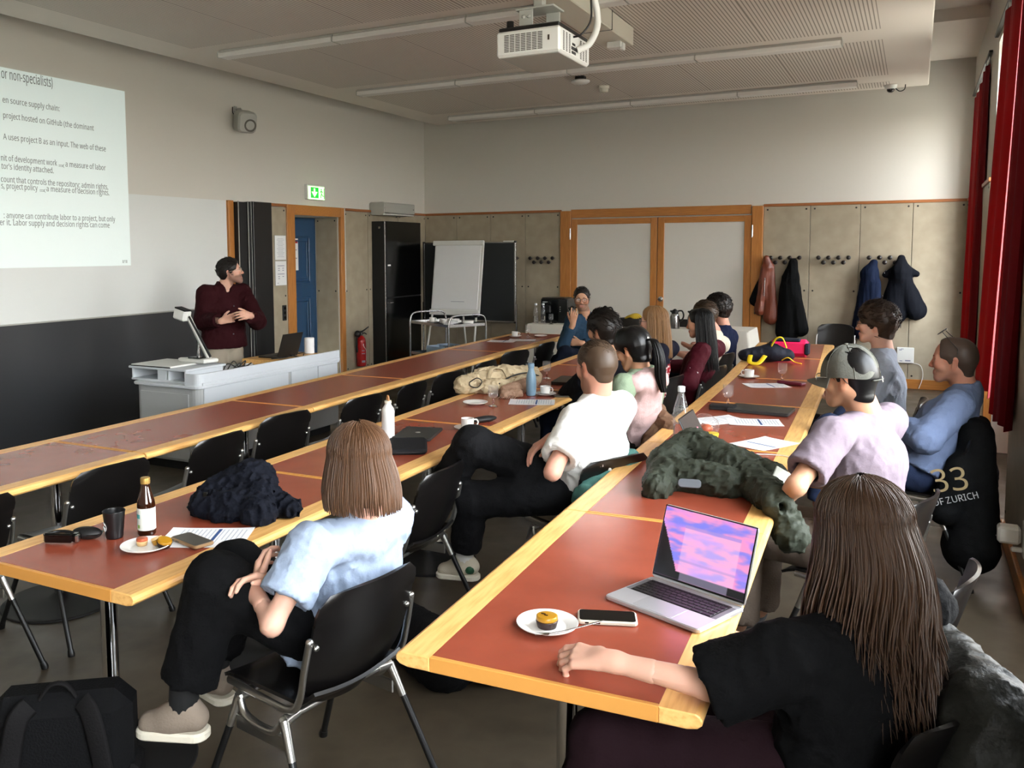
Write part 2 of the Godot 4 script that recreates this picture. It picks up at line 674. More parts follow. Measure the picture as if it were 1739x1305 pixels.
func peg_row(panel: Node3D, xs: Array, y: float, z: float) -> void:
	for x in xs:
		var p := MB.new().at(Transform3D(Basis(Vector3.RIGHT, PI / 2), Vector3(x, y, z)))
		p.lathe([Vector2(0.011, 0), Vector2(0.009, 0.045), Vector2(0.024, 0.058), Vector2(0.028, 0.07), Vector2(0.024, 0.082), Vector2(0, 0.088)], 14)
		part("coat_peg", p, "peg_brown", panel)

func build_room() -> void:
	mat("peg_brown", Color(0.10, 0.07, 0.06), 0.4)
	struct("floor", MB.new().box(Vector3((XL + 1.1) / 2, -0.05, (ZB + ZF) / 2), Vector3(1.1 - XL + 0.4, 0.1, ZF - ZB + 0.4)), "floor_stone")
	struct("ceiling", MB.new().box(Vector3((XL + 1.1) / 2, CEIL + 0.05, (ZB + ZF) / 2), Vector3(1.1 - XL + 0.4, 0.1, ZF - ZB + 0.4)), "ceiling_white")
	# ---- left wall with the door recess
	var w := MB.new()
	var ww := func(b: MB, z0: float, z1: float, y0: float, y1: float) -> void:
		b.box(Vector3(XL - 0.3, (y0 + y1) / 2, (z0 + z1) / 2), Vector3(0.6, y1 - y0, z1 - z0))
	ww.call(w, ZB - 0.2, -9.84, 0, CEIL)
	ww.call(w, -9.84, -8.853, 2.195, CEIL)
	ww.call(w, -8.853, ZF + 0.2, 0, CEIL)
	w.box(Vector3(XL - 0.55, 1.1, -9.35), Vector3(0.1, 2.2, 1.0))
	var wl := struct("wall_left", w, "wall_white")
	# writing wall: white projection surface above a dark board
	part("projection_board", MB.new().box(Vector3(XL + 0.006, 1.72, -3.3), Vector3(0.012, 1.19, 8.7)), "board_white", wl)
	part("dark_board", MB.new().box(Vector3(XL + 0.012, 0.56, -3.3), Vector3(0.024, 1.12, 8.7), 0.002), "chalkboard", wl)
	part("board_ledge", MB.new().box(Vector3(XL + 0.018, 1.122, -3.3), Vector3(0.036, 0.012, 8.7), 0.002), "grey_plastic", wl)
	part("end_post", MB.new().box(Vector3(XL + 0.02, 1.16, -7.70), Vector3(0.04, 2.32, 0.085), 0.004), "oak_up", wl)
	# beige panels on the left wall
	var scr := []
	var lp := [[-8.30, -8.70], [-9.935, -10.52], [-10.525, -11.35], [-11.355, -12.19]]
	for q in lp:
		var z0: float = q[0]
		var z1: float = q[1]
		part("panel", MB.new().box(Vector3(XL + 0.012, 1.135, (z0 + z1) / 2), Vector3(0.024, 2.29, z0 - z1 - 0.006), 0.003), "panel_beige", wl)
		for y in [2.24, 1.195, 0.12]:
			for z in [z0 - 0.045, z1 + 0.045]: scr.append(Vector3(XL + 0.024, y, z))
	screws(scr, Vector3.RIGHT, wl)
	for q in [[-8.30, -8.70], [-9.93, ZB]]:
		part("top_rail", MB.new().box(Vector3(XL + 0.016, 2.303, (q[0] + q[1]) / 2), Vector3(0.036, 0.035, q[0] - q[1]), 0.004), "trim_wood", wl)
	# ---- door in its recess
	var fr := MB.new()
	fr.box(Vector3(XL + 0.015, 1.16, -8.775), Vector3(0.05, 2.32, 0.155), 0.004)
	fr.box(Vector3(XL + 0.015, 1.16, -9.885), Vector3(0.05, 2.32, 0.085), 0.004)
	var d := struct("door_1", fr, "oak_up")
	part("head_board", MB.new().box(Vector3(XL + 0.012, 2.258, -9.35), Vector3(0.05, 0.125, 0.99), 0.003), "oak_across", d)
	part("edge_strip", MB.new().box(Vector3(XL + 0.02, 1.75, -9.933), Vector3(0.05, 1.13, 0.012)), "white_plastic", d)
	part("reveal_panel", MB.new().box(Vector3(XL - 0.19, 1.097, -9.833), Vector3(0.35, 2.19, 0.014), 0.002), "panel_beige", d)
	var rs := []
	for y in [2.15, 1.2]:
		for x in [-0.05, -0.33]: rs.append(Vector3(XL + x, y, -9.826))
	screws(rs, Vector3.BACK, d)
	part("reveal_panel", MB.new().box(Vector3(XL - 0.19, 1.097, -8.86), Vector3(0.35, 2.19, 0.014), 0.002), "panel_beige", d)
	var leaf := part("door_leaf", MB.new().box(Vector3(XL - 0.395, 1.095, -9.345), Vector3(0.05, 2.185, 0.95), 0.004), "door_blue", d)
	for q in [[1.33, 1.93], [0.25, 1.12]]:
		var yc: float = (q[0] + q[1]) / 2
		var hh: float = q[1] - q[0]
		var mo := MB.new()
		for e in [[0.0, hh, 0.03, 1], [0.0, hh, 0.03, -1]]:
			mo.box(Vector3(XL - 0.36, yc, -9.345 + 0.31 * e[3]), Vector3(0.03, hh, 0.028), 0.008)
			mo.box(Vector3(XL - 0.36, yc + hh / 2 * e[3], -9.345), Vector3(0.03, 0.028, 0.64), 0.008)
			mo.box(Vector3(XL - 0.363, yc, -9.345 + 0.262 * e[3]), Vector3(0.02, hh - 0.1, 0.02), 0.006)
			mo.box(Vector3(XL - 0.363, yc + (hh / 2 - 0.05) * e[3], -9.345), Vector3(0.02, 0.02, 0.54), 0.006)
		part("moulding", mo, "door_blue", leaf)
	part("door_handle", MB.new().tube([Vector3(XL - 0.37, 1.03, -8.96), Vector3(XL - 0.31, 1.03, -8.96), Vector3(XL - 0.31, 1.03, -9.09)], 0.011), "steel", d)
	# ---- back wall
	var wb := struct("wall_back", MB.new().box(Vector3((XL + 1.1) / 2, CEIL / 2, ZB - 0.15), Vector3(1.1 - XL + 1.0, CEIL, 0.3)), "wall_white")
	var edges := [-6.875, -6.315, -5.74, -5.165, -4.60]
	var edges2 := [-1.785, -1.213, -0.63, -0.048, 0.535]
	scr = []
	var pegs_hi := {3: [-0.50, -0.34], 2: [-0.12]}
	for set_e in [edges, edges2]:
		for i in 4:
			var x0: float = set_e[i]
			var x1: float = set_e[i + 1]
			var pn := part("panel", MB.new().box(Vector3((x0 + x1) / 2, 1.20, ZB + 0.012), Vector3(x1 - x0 - 0.006, 2.17, 0.024), 0.003), "panel_beige", wb)
			for y in [2.245, 1.196, 0.16]:
				for x in [x0 + 0.05, x1 - 0.05]: scr.append(Vector3(x, y, ZB + 0.024))
			var mid := (x0 + x1) / 2
			if set_e == edges2 and i < 3 or set_e == edges and i >= 1:
				peg_row(pn, [mid - 0.175, mid - 0.058, mid + 0.058, mid + 0.175], 1.62, ZB + 0.024)
				peg_row(pn, [mid - 0.117, mid, mid + 0.117], 1.56, ZB + 0.024)
	screws(scr, Vector3.BACK, wb)
	for q in [[-6.9, -4.6], [-1.785, 0.55]]:
		part("top_rail", MB.new().box(Vector3((q[0] + q[1]) / 2, 2.303, ZB + 0.016), Vector3(q[1] - q[0], 0.035, 0.036), 0.004), "trim_wood", wb)
	struct("baseboard_back", MB.new().box(Vector3(-5.75, 0.06, ZB + 0.02), Vector3(2.3, 0.12, 0.03), 0.004).box(Vector3(-0.62, 0.06, ZB + 0.02), Vector3(2.34, 0.12, 0.03), 0.004), "oak_across")
	# ---- double door with white panels
	var dd := MB.new()
	dd.box(Vector3(-4.52, 1.15, ZB + 0.03), Vector3(0.16, 2.30, 0.06), 0.004)
	dd.box(Vector3(-1.855, 1.15, ZB + 0.03), Vector3(0.14, 2.30, 0.06), 0.004)
	var d2 := struct("door_2", dd, "oak_up")
	part("head_board", MB.new().box(Vector3(-3.19, 2.258, ZB + 0.024), Vector3(2.5, 0.12, 0.05), 0.003), "oak_across", d2)
	for s in 2:
		var x0 := -4.435 if s == 0 else -3.172
		var x1 := -3.182 if s == 0 else -1.93
		var lf := MB.new()
		lf.box(Vector3(x0 + 0.045, 1.09, ZB + 0.025), Vector3(0.09, 2.18, 0.05), 0.004)
		lf.box(Vector3(x1 - 0.045, 1.09, ZB + 0.025), Vector3(0.09, 2.18, 0.05), 0.004)
		var leaf2 := part("door_leaf", lf, "oak_up", d2)
		part("rail", MB.new().box(Vector3((x0 + x1) / 2, 2.14, ZB + 0.0245), Vector3(x1 - x0 - 0.18, 0.08, 0.049), 0.003), "oak_across", leaf2)
		part("rail", MB.new().box(Vector3((x0 + x1) / 2, 0.07, ZB + 0.0245), Vector3(x1 - x0 - 0.18, 0.14, 0.049), 0.003), "oak_across", leaf2)
		part("white_panel", MB.new().box(Vector3((x0 + x1) / 2, 1.12, ZB + 0.018), Vector3(x1 - x0 - 0.18, 1.96, 0.034)), "wall_white", leaf2)
		var hx := x0 - 0.012 if s == 0 else x1 + 0.012
		for y in [1.97, 0.3]:
			var hg := MB.new()
			hg.at(Transform3D(Basis(), Vector3(hx, y, ZB + 0.06))).lathe([Vector2(0.012, -0.08), Vector2(0.012, 0.08), Vector2(0, 0.08)], 10)
			part("hinge", hg, "steel", d2)
	var lk := MB.new().at(Transform3D(Basis(Vector3.RIGHT, PI / 2), Vector3(-3.12, 1.05, ZB + 0.05)))
	lk.lathe([Vector2(0.036, 0), Vector2(0.036, 0.006), Vector2(0.026, 0.009), Vector2(0.018, 0.006), Vector2(0.012, 0.02), Vector2(0, 0.02)], 18)
	part("door_lock", lk, "steel", d2)
	# ---- window wall on the right: piers, lintel, parapets set back in the niches
	var wins := [[-11.85, -9.9], [-8.65, -6.15], [-4.7, -2.3], [-1.1, 1.5]]
	var wr := MB.new()
	var zz := ZB - 0.2
	for q in wins:
		wr.box(Vector3(0.85, CEIL / 2, (zz + q[0]) / 2), Vector3(0.6, CEIL, q[0] - zz))
		wr.box(Vector3(0.85, (CEIL + 3.42) / 2, (q[0] + q[1]) / 2), Vector3(0.6, CEIL - 3.42, q[1] - q[0]))
		wr.box(Vector3(1.0, 0.41, (q[0] + q[1]) / 2), Vector3(0.3, 0.82, q[1] - q[0]))
		zz = q[1]
	wr.box(Vector3(0.85, CEIL / 2, (zz + ZF + 0.2) / 2), Vector3(0.6, CEIL, ZF + 0.2 - zz))
	var wrn := struct("wall_right", wr, "wall_white")
	scr = []
	for q in [[-12.18, -11.85], [-9.9, -8.65], [-6.15, -4.7], [-2.3, -1.1]]:
		var mz: float = (q[0] + q[1]) / 2
		part("panel", MB.new().box(Vector3(XR - 0.012, 1.14, mz), Vector3(0.024, 2.28, q[1] - q[0] - 0.01), 0.003), "panel_beige", wrn)
		part("top_rail", MB.new().box(Vector3(XR - 0.016, 2.303, mz), Vector3(0.036, 0.035, q[1] - q[0]), 0.004), "trim_wood", wrn)
		for y in [2.24, 1.195, 0.16]:
			for z in [q[0] + 0.06, q[1] - 0.06]: scr.append(Vector3(XR - 0.024, y, z))
		part("corner_post", MB.new().box(Vector3(XR + 0.03, 1.15, q[1] + 0.008), Vector3(0.06, 2.3, 0.02), 0.003), "oak_up", wrn)
		part("corner_post", MB.new().box(Vector3(XR + 0.03, 1.15, q[0] - 0.008), Vector3(0.06, 2.3, 0.02), 0.003), "oak_up", wrn)
	screws(scr, Vector3.LEFT, wrn)
	struct("baseboard_right", MB.new().box(Vector3(XR - 0.03, 0.05, -5.42), Vector3(0.03, 0.1, 1.44), 0.004), "oak_across")
	for i in wins.size():
		var q: Array = wins[i]
		var zc: float = (q[0] + q[1]) / 2
		var len_w: float = q[1] - q[0]
		var f := MB.new()
		for y in [0.85, 3.38, 2.55]: f.box(Vector3(1.03, y, zc), Vector3(0.06, 0.07, len_w), 0.006)
		for k in 3: f.box(Vector3(1.03, 2.1, q[0] + 0.035 + (len_w - 0.07) * k / 2), Vector3(0.06, 2.5, 0.07), 0.006)
		var win := struct("window_%d" % (i + 1), f, "white_plastic")
		part("window_sill", MB.new().box(Vector3(0.93, 0.835, zc), Vector3(0.26, 0.03, len_w), 0.006), "white_plastic", win)
		for k in 2:
			var z0: float = q[0] + 0.07 + (len_w - 0.07) * k / 2
			var z1: float = q[0] + (len_w - 0.07) * (k + 1) / 2
			for yy in [[0.885, 2.515], [2.585, 3.345]]:
				part("pane", MB.new().face_x(1.03, z0, z1, yy[0], yy[1]), "clear_glass", win)
	struct("wall_front", MB.new().box(Vector3((XL + 1.1) / 2, CEIL / 2, ZF + 0.15), Vector3(1.1 - XL + 1.0, CEIL, 0.3)), "wall_white")
	struct("trim_1", MB.new().box(Vector3(0.3, CEIL - 0.06, -11.0), Vector3(0.55, 0.12, 2.0)).box(Vector3(0.3, CEIL - 0.06, -5.0), Vector3(0.55, 0.12, 2.0)), "ceiling_white")
	build_ceiling_raft()

func build_ceiling_raft() -> void:
	# suspended acoustic raft, slotted in bands between the lamps
	var x0 := -6.4
	var x1 := 0.065
	var z0 := -11.69
	var z1 := 2.6
	var raft := struct("ceiling", MB.new().box(Vector3((x0 + x1) / 2, 3.64, (z0 + z1) / 2), Vector3(x1 - x0, 0.075, z1 - z0), 0.01), "ceiling_white")
	var im := Image.create_empty(16, 4, false, Image.FORMAT_RGB8)
	im.fill(Color(0.86, 0.83, 0.79))
	for y in 4:
		for x in 5: im.set_pixel(x, y, Color(0.60, 0.57, 0.53))
	var sm := mat("slotted", Color.WHITE, 0.75, 0.0, 0.3)
	sm.albedo_texture = ImageTexture.create_from_image(im)
	var zs := [-11.55, -10.98, -8.72, -6.43, -4.15, -1.87, 0.4, 2.5]
	for i in zs.size() - 1:
		var a: float = zs[i] + (0.22 if i > 0 else 0.0)
		var b: float = zs[i + 1] - 0.22
		if b - a < 0.3: continue
		var n := 6
		for k in n:
			var xa := -5.95 + 5.62 * k / n
			var xb := -5.95 + 5.62 * (k + 1) / n
			var p := MB.new()
			var rep := (xb - xa) / 0.03
			p.face([Vector3(xa, 3.6005, a), Vector3(xb, 3.6005, a), Vector3(xb, 3.6005, b), Vector3(xa, 3.6005, b)], [Vector2(0, 0), Vector2(rep, 0), Vector2(rep, 1), Vector2(0, 1)])
			p.box(Vector3((xa + xb) / 2, 3.603, (a + b) / 2), Vector3(xb - xa, 0.004, b - a))
			part("slotted_panel", p, "slotted", raft)

func build_tables() -> void:
	# unit: long axis z, centre at the origin
	var rails := ["beech", "beech_across"]
	var rows := [
		["left-hand row", [-1.75, -3.095, -4.505, -5.85, -7.85, -9.78], [-3.722, -3.728, -3.755, -3.80, -3.885, -3.915], ["nearest", "second", "third", "fourth", "farthest"]],
		["middle row", [-1.76, -3.10, -4.445, -5.85, -7.2, -8.55], [-2.355, -2.362, -2.387, -2.42, -2.455, -2.49], ["nearest", "second", "third", "fourth", "farthest"]],
		["right-hand row", [-1.825, -3.155, -4.48, -5.85, -7.07, -8.5, -9.84], [-0.745, -0.80, -0.848, -0.893, -0.93, -1.01, -1.09], ["nearest", "second", "third", "fourth", "fifth", "farthest"]],
	]
	var W := 0.75
	for r in rows.size():
		var zs: Array = rows[r][1]
		var xs: Array = rows[r][2]
		for i in zs.size() - 1:
			var a := Vector3(xs[i], 0, zs[i])
			var b := Vector3(xs[i + 1], 0, zs[i + 1])
			var L := a.distance_to(b) - 0.004
			var turn := atan2(a.x - b.x, a.z - b.z)
			var t := thing("conference_table", "wood-edged table with red linoleum top, %s table of the %s" % [rows[r][3][i], rows[r][0]], "table", (a + b) / 2, turn, "red-topped tables standing end to end in three rows")
			var top := MB.new()
			top.box(Vector3(0, 0.7205, 0), Vector3(W - 0.19, 0.038, L - 0.03), 0.0015)
			part("tabletop", top, "lino_red", t)
			for s in [-1.0, 1.0]:
				# bullnose rail, swept along z
				var prof := [Vector2(0.004, 0), Vector2(0.0, 0.0), Vector2(0.0, -0.038), Vector2(0.062, -0.038), Vector2(0.084, -0.033), Vector2(0.094, -0.024), Vector2(0.095, -0.014), Vector2(0.090, -0.005), Vector2(0.080, 0.0)]
				var pm := PackedVector2Array()
				for p in prof.slice(1): pm.append(Vector2(p.x, p.y))
				var rail := MB.new()
				var bs := Basis(Vector3(s, 0, 0), Vector3(0, 0, 1), Vector3(0, -1, 0)) if s > 0 else Basis(Vector3(-1, 0, 0), Vector3(0, 0, -1), Vector3(0, -1, 0))
				# prism runs along its own y; lay that axis along z
				rail.at(Transform3D(bs, Vector3(s * (W / 2 - 0.095), 0.74, -L / 2 if s > 0 else L / 2))).prism(pm_ccw(pm), L, 0.003)
				part("rail", rail, "beech", t)
				part("end_strip", MB.new().box(Vector3(0, 0.721, s * (L / 2 - 0.0075)), Vector3(W - 0.19, 0.0385, 0.0145), 0.002), "table_end", t)
			var spots := [-L / 2 + 0.23]
			if i == 0: spots.append(L / 2 - 0.23)
			for z in spots:
				var lg := MB.new().at(Transform3D(Basis(), Vector3(0, 0, z)))
				lg.lathe([Vector2(0.027, 0.02), Vector2(0.027, 0.69)], 20)
				part("leg", lg, "chrome", t)
				var pl := MB.new().at(Transform3D(Basis(), Vector3(0, 0, z))).box(Vector3(0, 0.695, 0), Vector3(0.3, 0.012, 0.22), 0.003)
				part("top_plate", pl, "black_metal", t)
				var bp := MB.new().at(Transform3D(Basis(), Vector3(0, 0, z)))
				bp.lathe([Vector2(0.272, 0), Vector2(0.275, 0.006), Vector2(0.268, 0.012), Vector2(0.06, 0.024), Vector2(0.03, 0.05), Vector2(0, 0.05)], 40)
				part("base_plate", bp, "black_matt", t)

func pm_ccw(p: PackedVector2Array) -> PackedVector2Array:
	if Geometry2D.is_polygon_clockwise(p): p.reverse()
	return p

# ------------------------------------------------------------------ chairs
var chair0: Node3D

func build_chair() -> Node3D:
	# sits facing -z; origin on the floor under the seat
	var t := thing("stacking_chair", "", "chair", Vector3.ZERO, 0.0, "black shell chairs with cast aluminium frames")
	var back := func(u: float, v: float) -> Vector3:
		var s := u * 2.0 - 1.0
		var w := 0.212
		if v < 0.42: w *= sqrt(maxf(0.0, 1.0 - pow((0.42 - v) / 0.42, 2.4) * 0.80))
		if v > 0.86: w *= 1.0 - 0.22 * pow((v - 0.86) / 0.14, 2.6)
		w *= 0.93 + 0.07 * v
		var y := 0.405 + 0.385 * v - (0.018 * pow(absf(s), 3.0) if v > 0.8 else 0.0)
		var z := 0.150 + 0.125 * v + 0.02 * sin(v * PI) - 0.040 * s * s * (0.6 + 0.4 * v) + 0.018 * pow(v, 5.0)
		return Vector3(-s * w, y, z)
	part("backrest", MB.new().sheet(back, 18, 16, 0.011), "black_shell", t)
	var seat := func(u: float, v: float) -> Vector3:
		var s := u * 2.0 - 1.0
		var w := 0.205 * (1.0 - 0.16 * pow(maxf(0.0, (v - 0.75) / 0.25), 2.0) - 0.10 * pow(maxf(0.0, (0.14 - v) / 0.14), 2.0))
		var z := 0.20 - 0.42 * v
		var y := 0.452 - 0.022 * cos(s * PI * 0.5) * (1.0 - v * 0.5) - 0.038 * pow(maxf(0.0, (v - 0.72) / 0.28), 2.0) + 0.03 * pow(maxf(0.0, (0.12 - v) / 0.12), 2.0)
		return Vector3(s * w, y, z)
	part("seat", MB.new().sheet(seat, 14, 14, 0.011), "black_shell", t)
	for s in [-1.0, 1.0]:
		var p := curve([Vector3(s * 0.214, 0.432, -0.145), Vector3(s * 0.216, 0.424, 0.02), Vector3(s * 0.217, 0.424, 0.135), Vector3(s * 0.220, 0.470, 0.180), Vector3(s * 0.222, 0.56, 0.203), Vector3(s * 0.218, 0.645, 0.222)], 5)
		var bar := MB.new().tube(p, 0.0125, 10, 0.62, Vector3.RIGHT)
		bar.ball(Vector3(s * 0.217, 0.648, 0.223), Vector3(0.013, 0.012, 0.012), 10, 6)
		bar.ball(Vector3(s * 0.195, 0.625, 0.226), Vector3(0.011, 0.009, 0.008), 8, 5)
		part("side_bar", bar, "cast_aluminium", t)
	var fr := MB.new()
	for s in [-1.0, 1.0]:
		# cast plate with an open middle
		fr.tube([Vector3(s * 0.17, 0.40, -0.085), Vector3(s * 0.216, 0.40, -0.09)], 0.017, 12)
		fr.tube([Vector3(s * 0.17, 0.395, 0.115), Vector3(s * 0.226, 0.39, 0.12)], 0.017, 12)
		fr.tube(curve([Vector3(s * 0.216, 0.398, -0.09), Vector3(s * 0.222, 0.355, -0.06), Vector3(s * 0.223, 0.338, 0.01), Vector3(s * 0.224, 0.345, 0.075), Vector3(s * 0.226, 0.39, 0.115)], 4), 0.012, 8)
		fr.tube([Vector3(s * 0.216, 0.40, -0.09), Vector3(s * 0.228, 0.30, -0.125)], [0.016, 0.0125], 10)
		fr.tube([Vector3(s * 0.226, 0.392, 0.12), Vector3(s * 0.240, 0.29, 0.165)], [0.016, 0.0125], 10)
		fr.box(Vector3(s * 0.222, 0.318, 0.02), Vector3(0.008, 0.045, 0.24), 0.003)
	fr.tube([Vector3(-0.2, 0.40, -0.088), Vector3(0.2, 0.40, -0.088)], 0.011, 8)
	fr.tube([Vector3(-0.2, 0.393, 0.117), Vector3(0.2, 0.393, 0.117)], 0.011, 8)
	part("underframe", fr, "cast_aluminium", t)
	for s in [-1.0, 1.0]:
		for z in [-1.0, 1.0]:
			var a := Vector3(s * 0.2275, 0.31, -0.121) if z < 0 else Vector3(s * 0.2395, 0.298, 0.162)
			var b := Vector3(s * 0.262, 0.012, -0.235) if z < 0 else Vector3(s * 0.278, 0.012, 0.292)
			var lg := MB.new().tube([a, b], 0.0115, 10)
			var l := part("leg", lg, "black_metal", t)
			var d := (b - a).normalized()
			part("foot", MB.new().tube([b - d * 0.014, b + d * 0.004, Vector3(b.x, 0.0, b.z) + Vector3(d.x, 0, d.z) * 0.004], [0.0135, 0.016, 0.015], 10), "black_plastic", l)
	return t

func place_chair(x: float, z: float, turn: float, label: String) -> Node3D:
	if chair0 == null:
		chair0 = build_chair()
		chair0.position = Vector3(x, 0, z)
		chair0.rotation.y = deg_to_rad(turn)
		chair0.set_meta("label", label)
		return chair0
	return again(chair0, label, Vector3(x, 0, z), deg_to_rad(turn))

func build_chairs() -> void:
	# left-hand row: empty, pushed under the table, facing the front wall (-x)
	var L := "empty black chair at the left-hand row, "
	place_chair(-3.46, -2.06, 92, L + "cut by the left picture edge")
	place_chair(-3.45, -2.77, 87, L + "second from the near end")
	place_chair(-3.45, -3.44, 93, L + "third from the near end")
	place_chair(-3.53, -4.14, 83, L + "at the joint below the lectern")
	place_chair(-3.46, -4.85, 86, L + "behind the bob-haired woman's head")
	place_chair(-3.46, -5.48, 91, L + "right behind the white metal bottle")
	place_chair(-3.48, -6.13, 82, L + "left of the canvas tote bag")
	place_chair(-3.52, -6.84, 88, L + "behind the canvas tote bag")
	place_chair(-3.60, -7.75, 75, L + "turned slightly, fourth from the end")
	place_chair(-3.62, -8.52, 86, L + "beside the denim man's legs")
	# middle row
	place_chair(-1.64, -2.16, 80, "black shell chair the bob-haired woman in pale blue sits on")
	place_chair(-2.08, -3.38, 90, "empty black shell chair behind the crossed-leg man's foot")
	place_chair(-1.42, -4.02, 62, "black shell chair with a green jacket under the man in the white t-shirt")
	place_chair(-1.60, -5.04, 70, "black shell chair of the ponytailed woman, beige coat over its back")
	place_chair(-1.97, -5.93, 70, "black shell chair under the dark-haired man in navy")
	place_chair(-1.84, -6.65, 80, "black shell chair of the blonde woman in stripes")
	place_chair(-1.66, -7.38, 76, "black shell chair of the woman in the maroon jacket")
	place_chair(-1.76, -8.32, 76, "black shell chair hidden behind the maroon jacket, farthest of the middle row")
	# right-hand row
	place_chair(-0.12, -2.16, 62, "black shell chair under the long-haired woman, dark grey coat over its back")
	place_chair(-0.10, -2.98, 80, "empty black shell chair between the long-haired woman and the man in the cap")
	place_chair(-0.19, -3.86, 74, "black shell chair under the man in the grey cap")
	place_chair(-0.20, -6.24, 88, "black shell chair of the man in the grey t-shirt")
	place_chair(0.06, -5.35, 80, "black shell chair with a black hooded jacket numbered 33")
	place_chair(-0.86, -11.75, 180, "black shell chair standing against the coat wall")
	place_chair(-3.12, -9.0, 200, "black shell chair under the man in the denim shirt")

# ------------------------------------------------------------------ things on the walls and ceiling
func line_at(slide: Node, s: String, z0: float, z1: float, y: float, h: float) -> void:
	var o := words("lettering", s, h, "slide_ink", slide, Transform3D(), 0.0008)
	var t: TextMesh = o.mesh
	t.horizontal_alignment = HORIZONTAL_ALIGNMENT_LEFT
	t.vertical_alignment = VERTICAL_ALIGNMENT_BOTTOM
	var bb := t.get_aabb()
	var w := absf(z1 - z0)
	var sx := w / maxf(bb.size.x, 0.01)
	o.transform = Transform3D(Basis(Vector3(0, 0, -sx), Vector3(0, 1, 0), Vector3(1, 0, 0)), wallx(y, z0 + bb.position.x * sx, 0.0165))

func build_slide() -> void:
	var m := mat("slide_light", Color(0.88, 0.90, 0.89), 0.6)
	m.emission_enabled = true
	m.emission = Color(0.86, 0.97, 0.95)
	m.emission_energy_multiplier = 0.22
	mat("slide_ink", Color(0.48, 0.50, 0.49), 0.8)
	var s := thing("projected_slide", "bright projected slide of grey text cut by the left picture edge", "slide")
	part("slide_screen", MB.new().box(Vector3(XL + 0.014, 2.458, -4.75), Vector3(0.004, 1.695, 3.01)), "slide_light", s)
	line_at(s, "or non-specialists)", -4.94, -5.44, 3.185, 0.085)
	line_at(s, "en source supply chain:", -4.94, -5.50, 2.995, 0.05)
	line_at(s, "project hosted on GitHub (the dominant", -4.94, -5.87, 2.865, 0.05)
	line_at(s, "A uses project B as an input. The web of these", -4.93, -6.00, 2.685, 0.05)
	line_at(s, "nit of development work", -4.90, -5.45, 2.505, 0.05)
	line_at(s, "a measure of labor", -5.54, -5.99, 2.505, 0.05)
	line_at(s, "tor's identity attached.", -4.90, -5.41, 2.435, 0.05)
	line_at(s, "count that controls the repository: admin rights,", -4.89, -6.01, 2.325, 0.05)
	line_at(s, "s, project policy", -4.89, -5.24, 2.27, 0.05)
	line_at(s, "a measure of decision rights.", -5.33, -6.02, 2.27, 0.05)
	line_at(s, ": anyone can", -4.90, -5.18, 2.02, 0.05)
	line_at(s, "contribute", -5.20, -5.44, 2.02, 0.05)
	line_at(s, "labor to a project, but only", -5.46, -6.08, 2.02, 0.05)
	line_at(s, "er it. Labor supply and decision rights can come", -4.86, -6.01, 1.96, 0.05)
	line_at(s, "8/18", -6.15, -6.21, 1.625, 0.03)
	for q in [[2.525, -5.465, -5.525], [2.29, -5.258, -5.318]]:
		var a := MB.new()
		for dy in [0.006, -0.006]: a.box(wallx(q[0] + dy, (q[1] + q[2]) / 2 + 0.006, 0.017), Vector3(0.001, 0.0035, 0.045))
		a.at(Transform3D(Basis(Vector3.RIGHT, 0.75), wallx(q[0] + 0.007, q[2] + 0.009, 0.017))).box(Vector3.ZERO, Vector3(0.001, 0.0035, 0.022))
		a.at(Transform3D(Basis(Vector3.RIGHT, -0.75), wallx(q[0] - 0.007, q[2] + 0.009, 0.017))).box(Vector3.ZERO, Vector3(0.001, 0.0035, 0.022))
		part("arrow", a, "slide_ink", s)

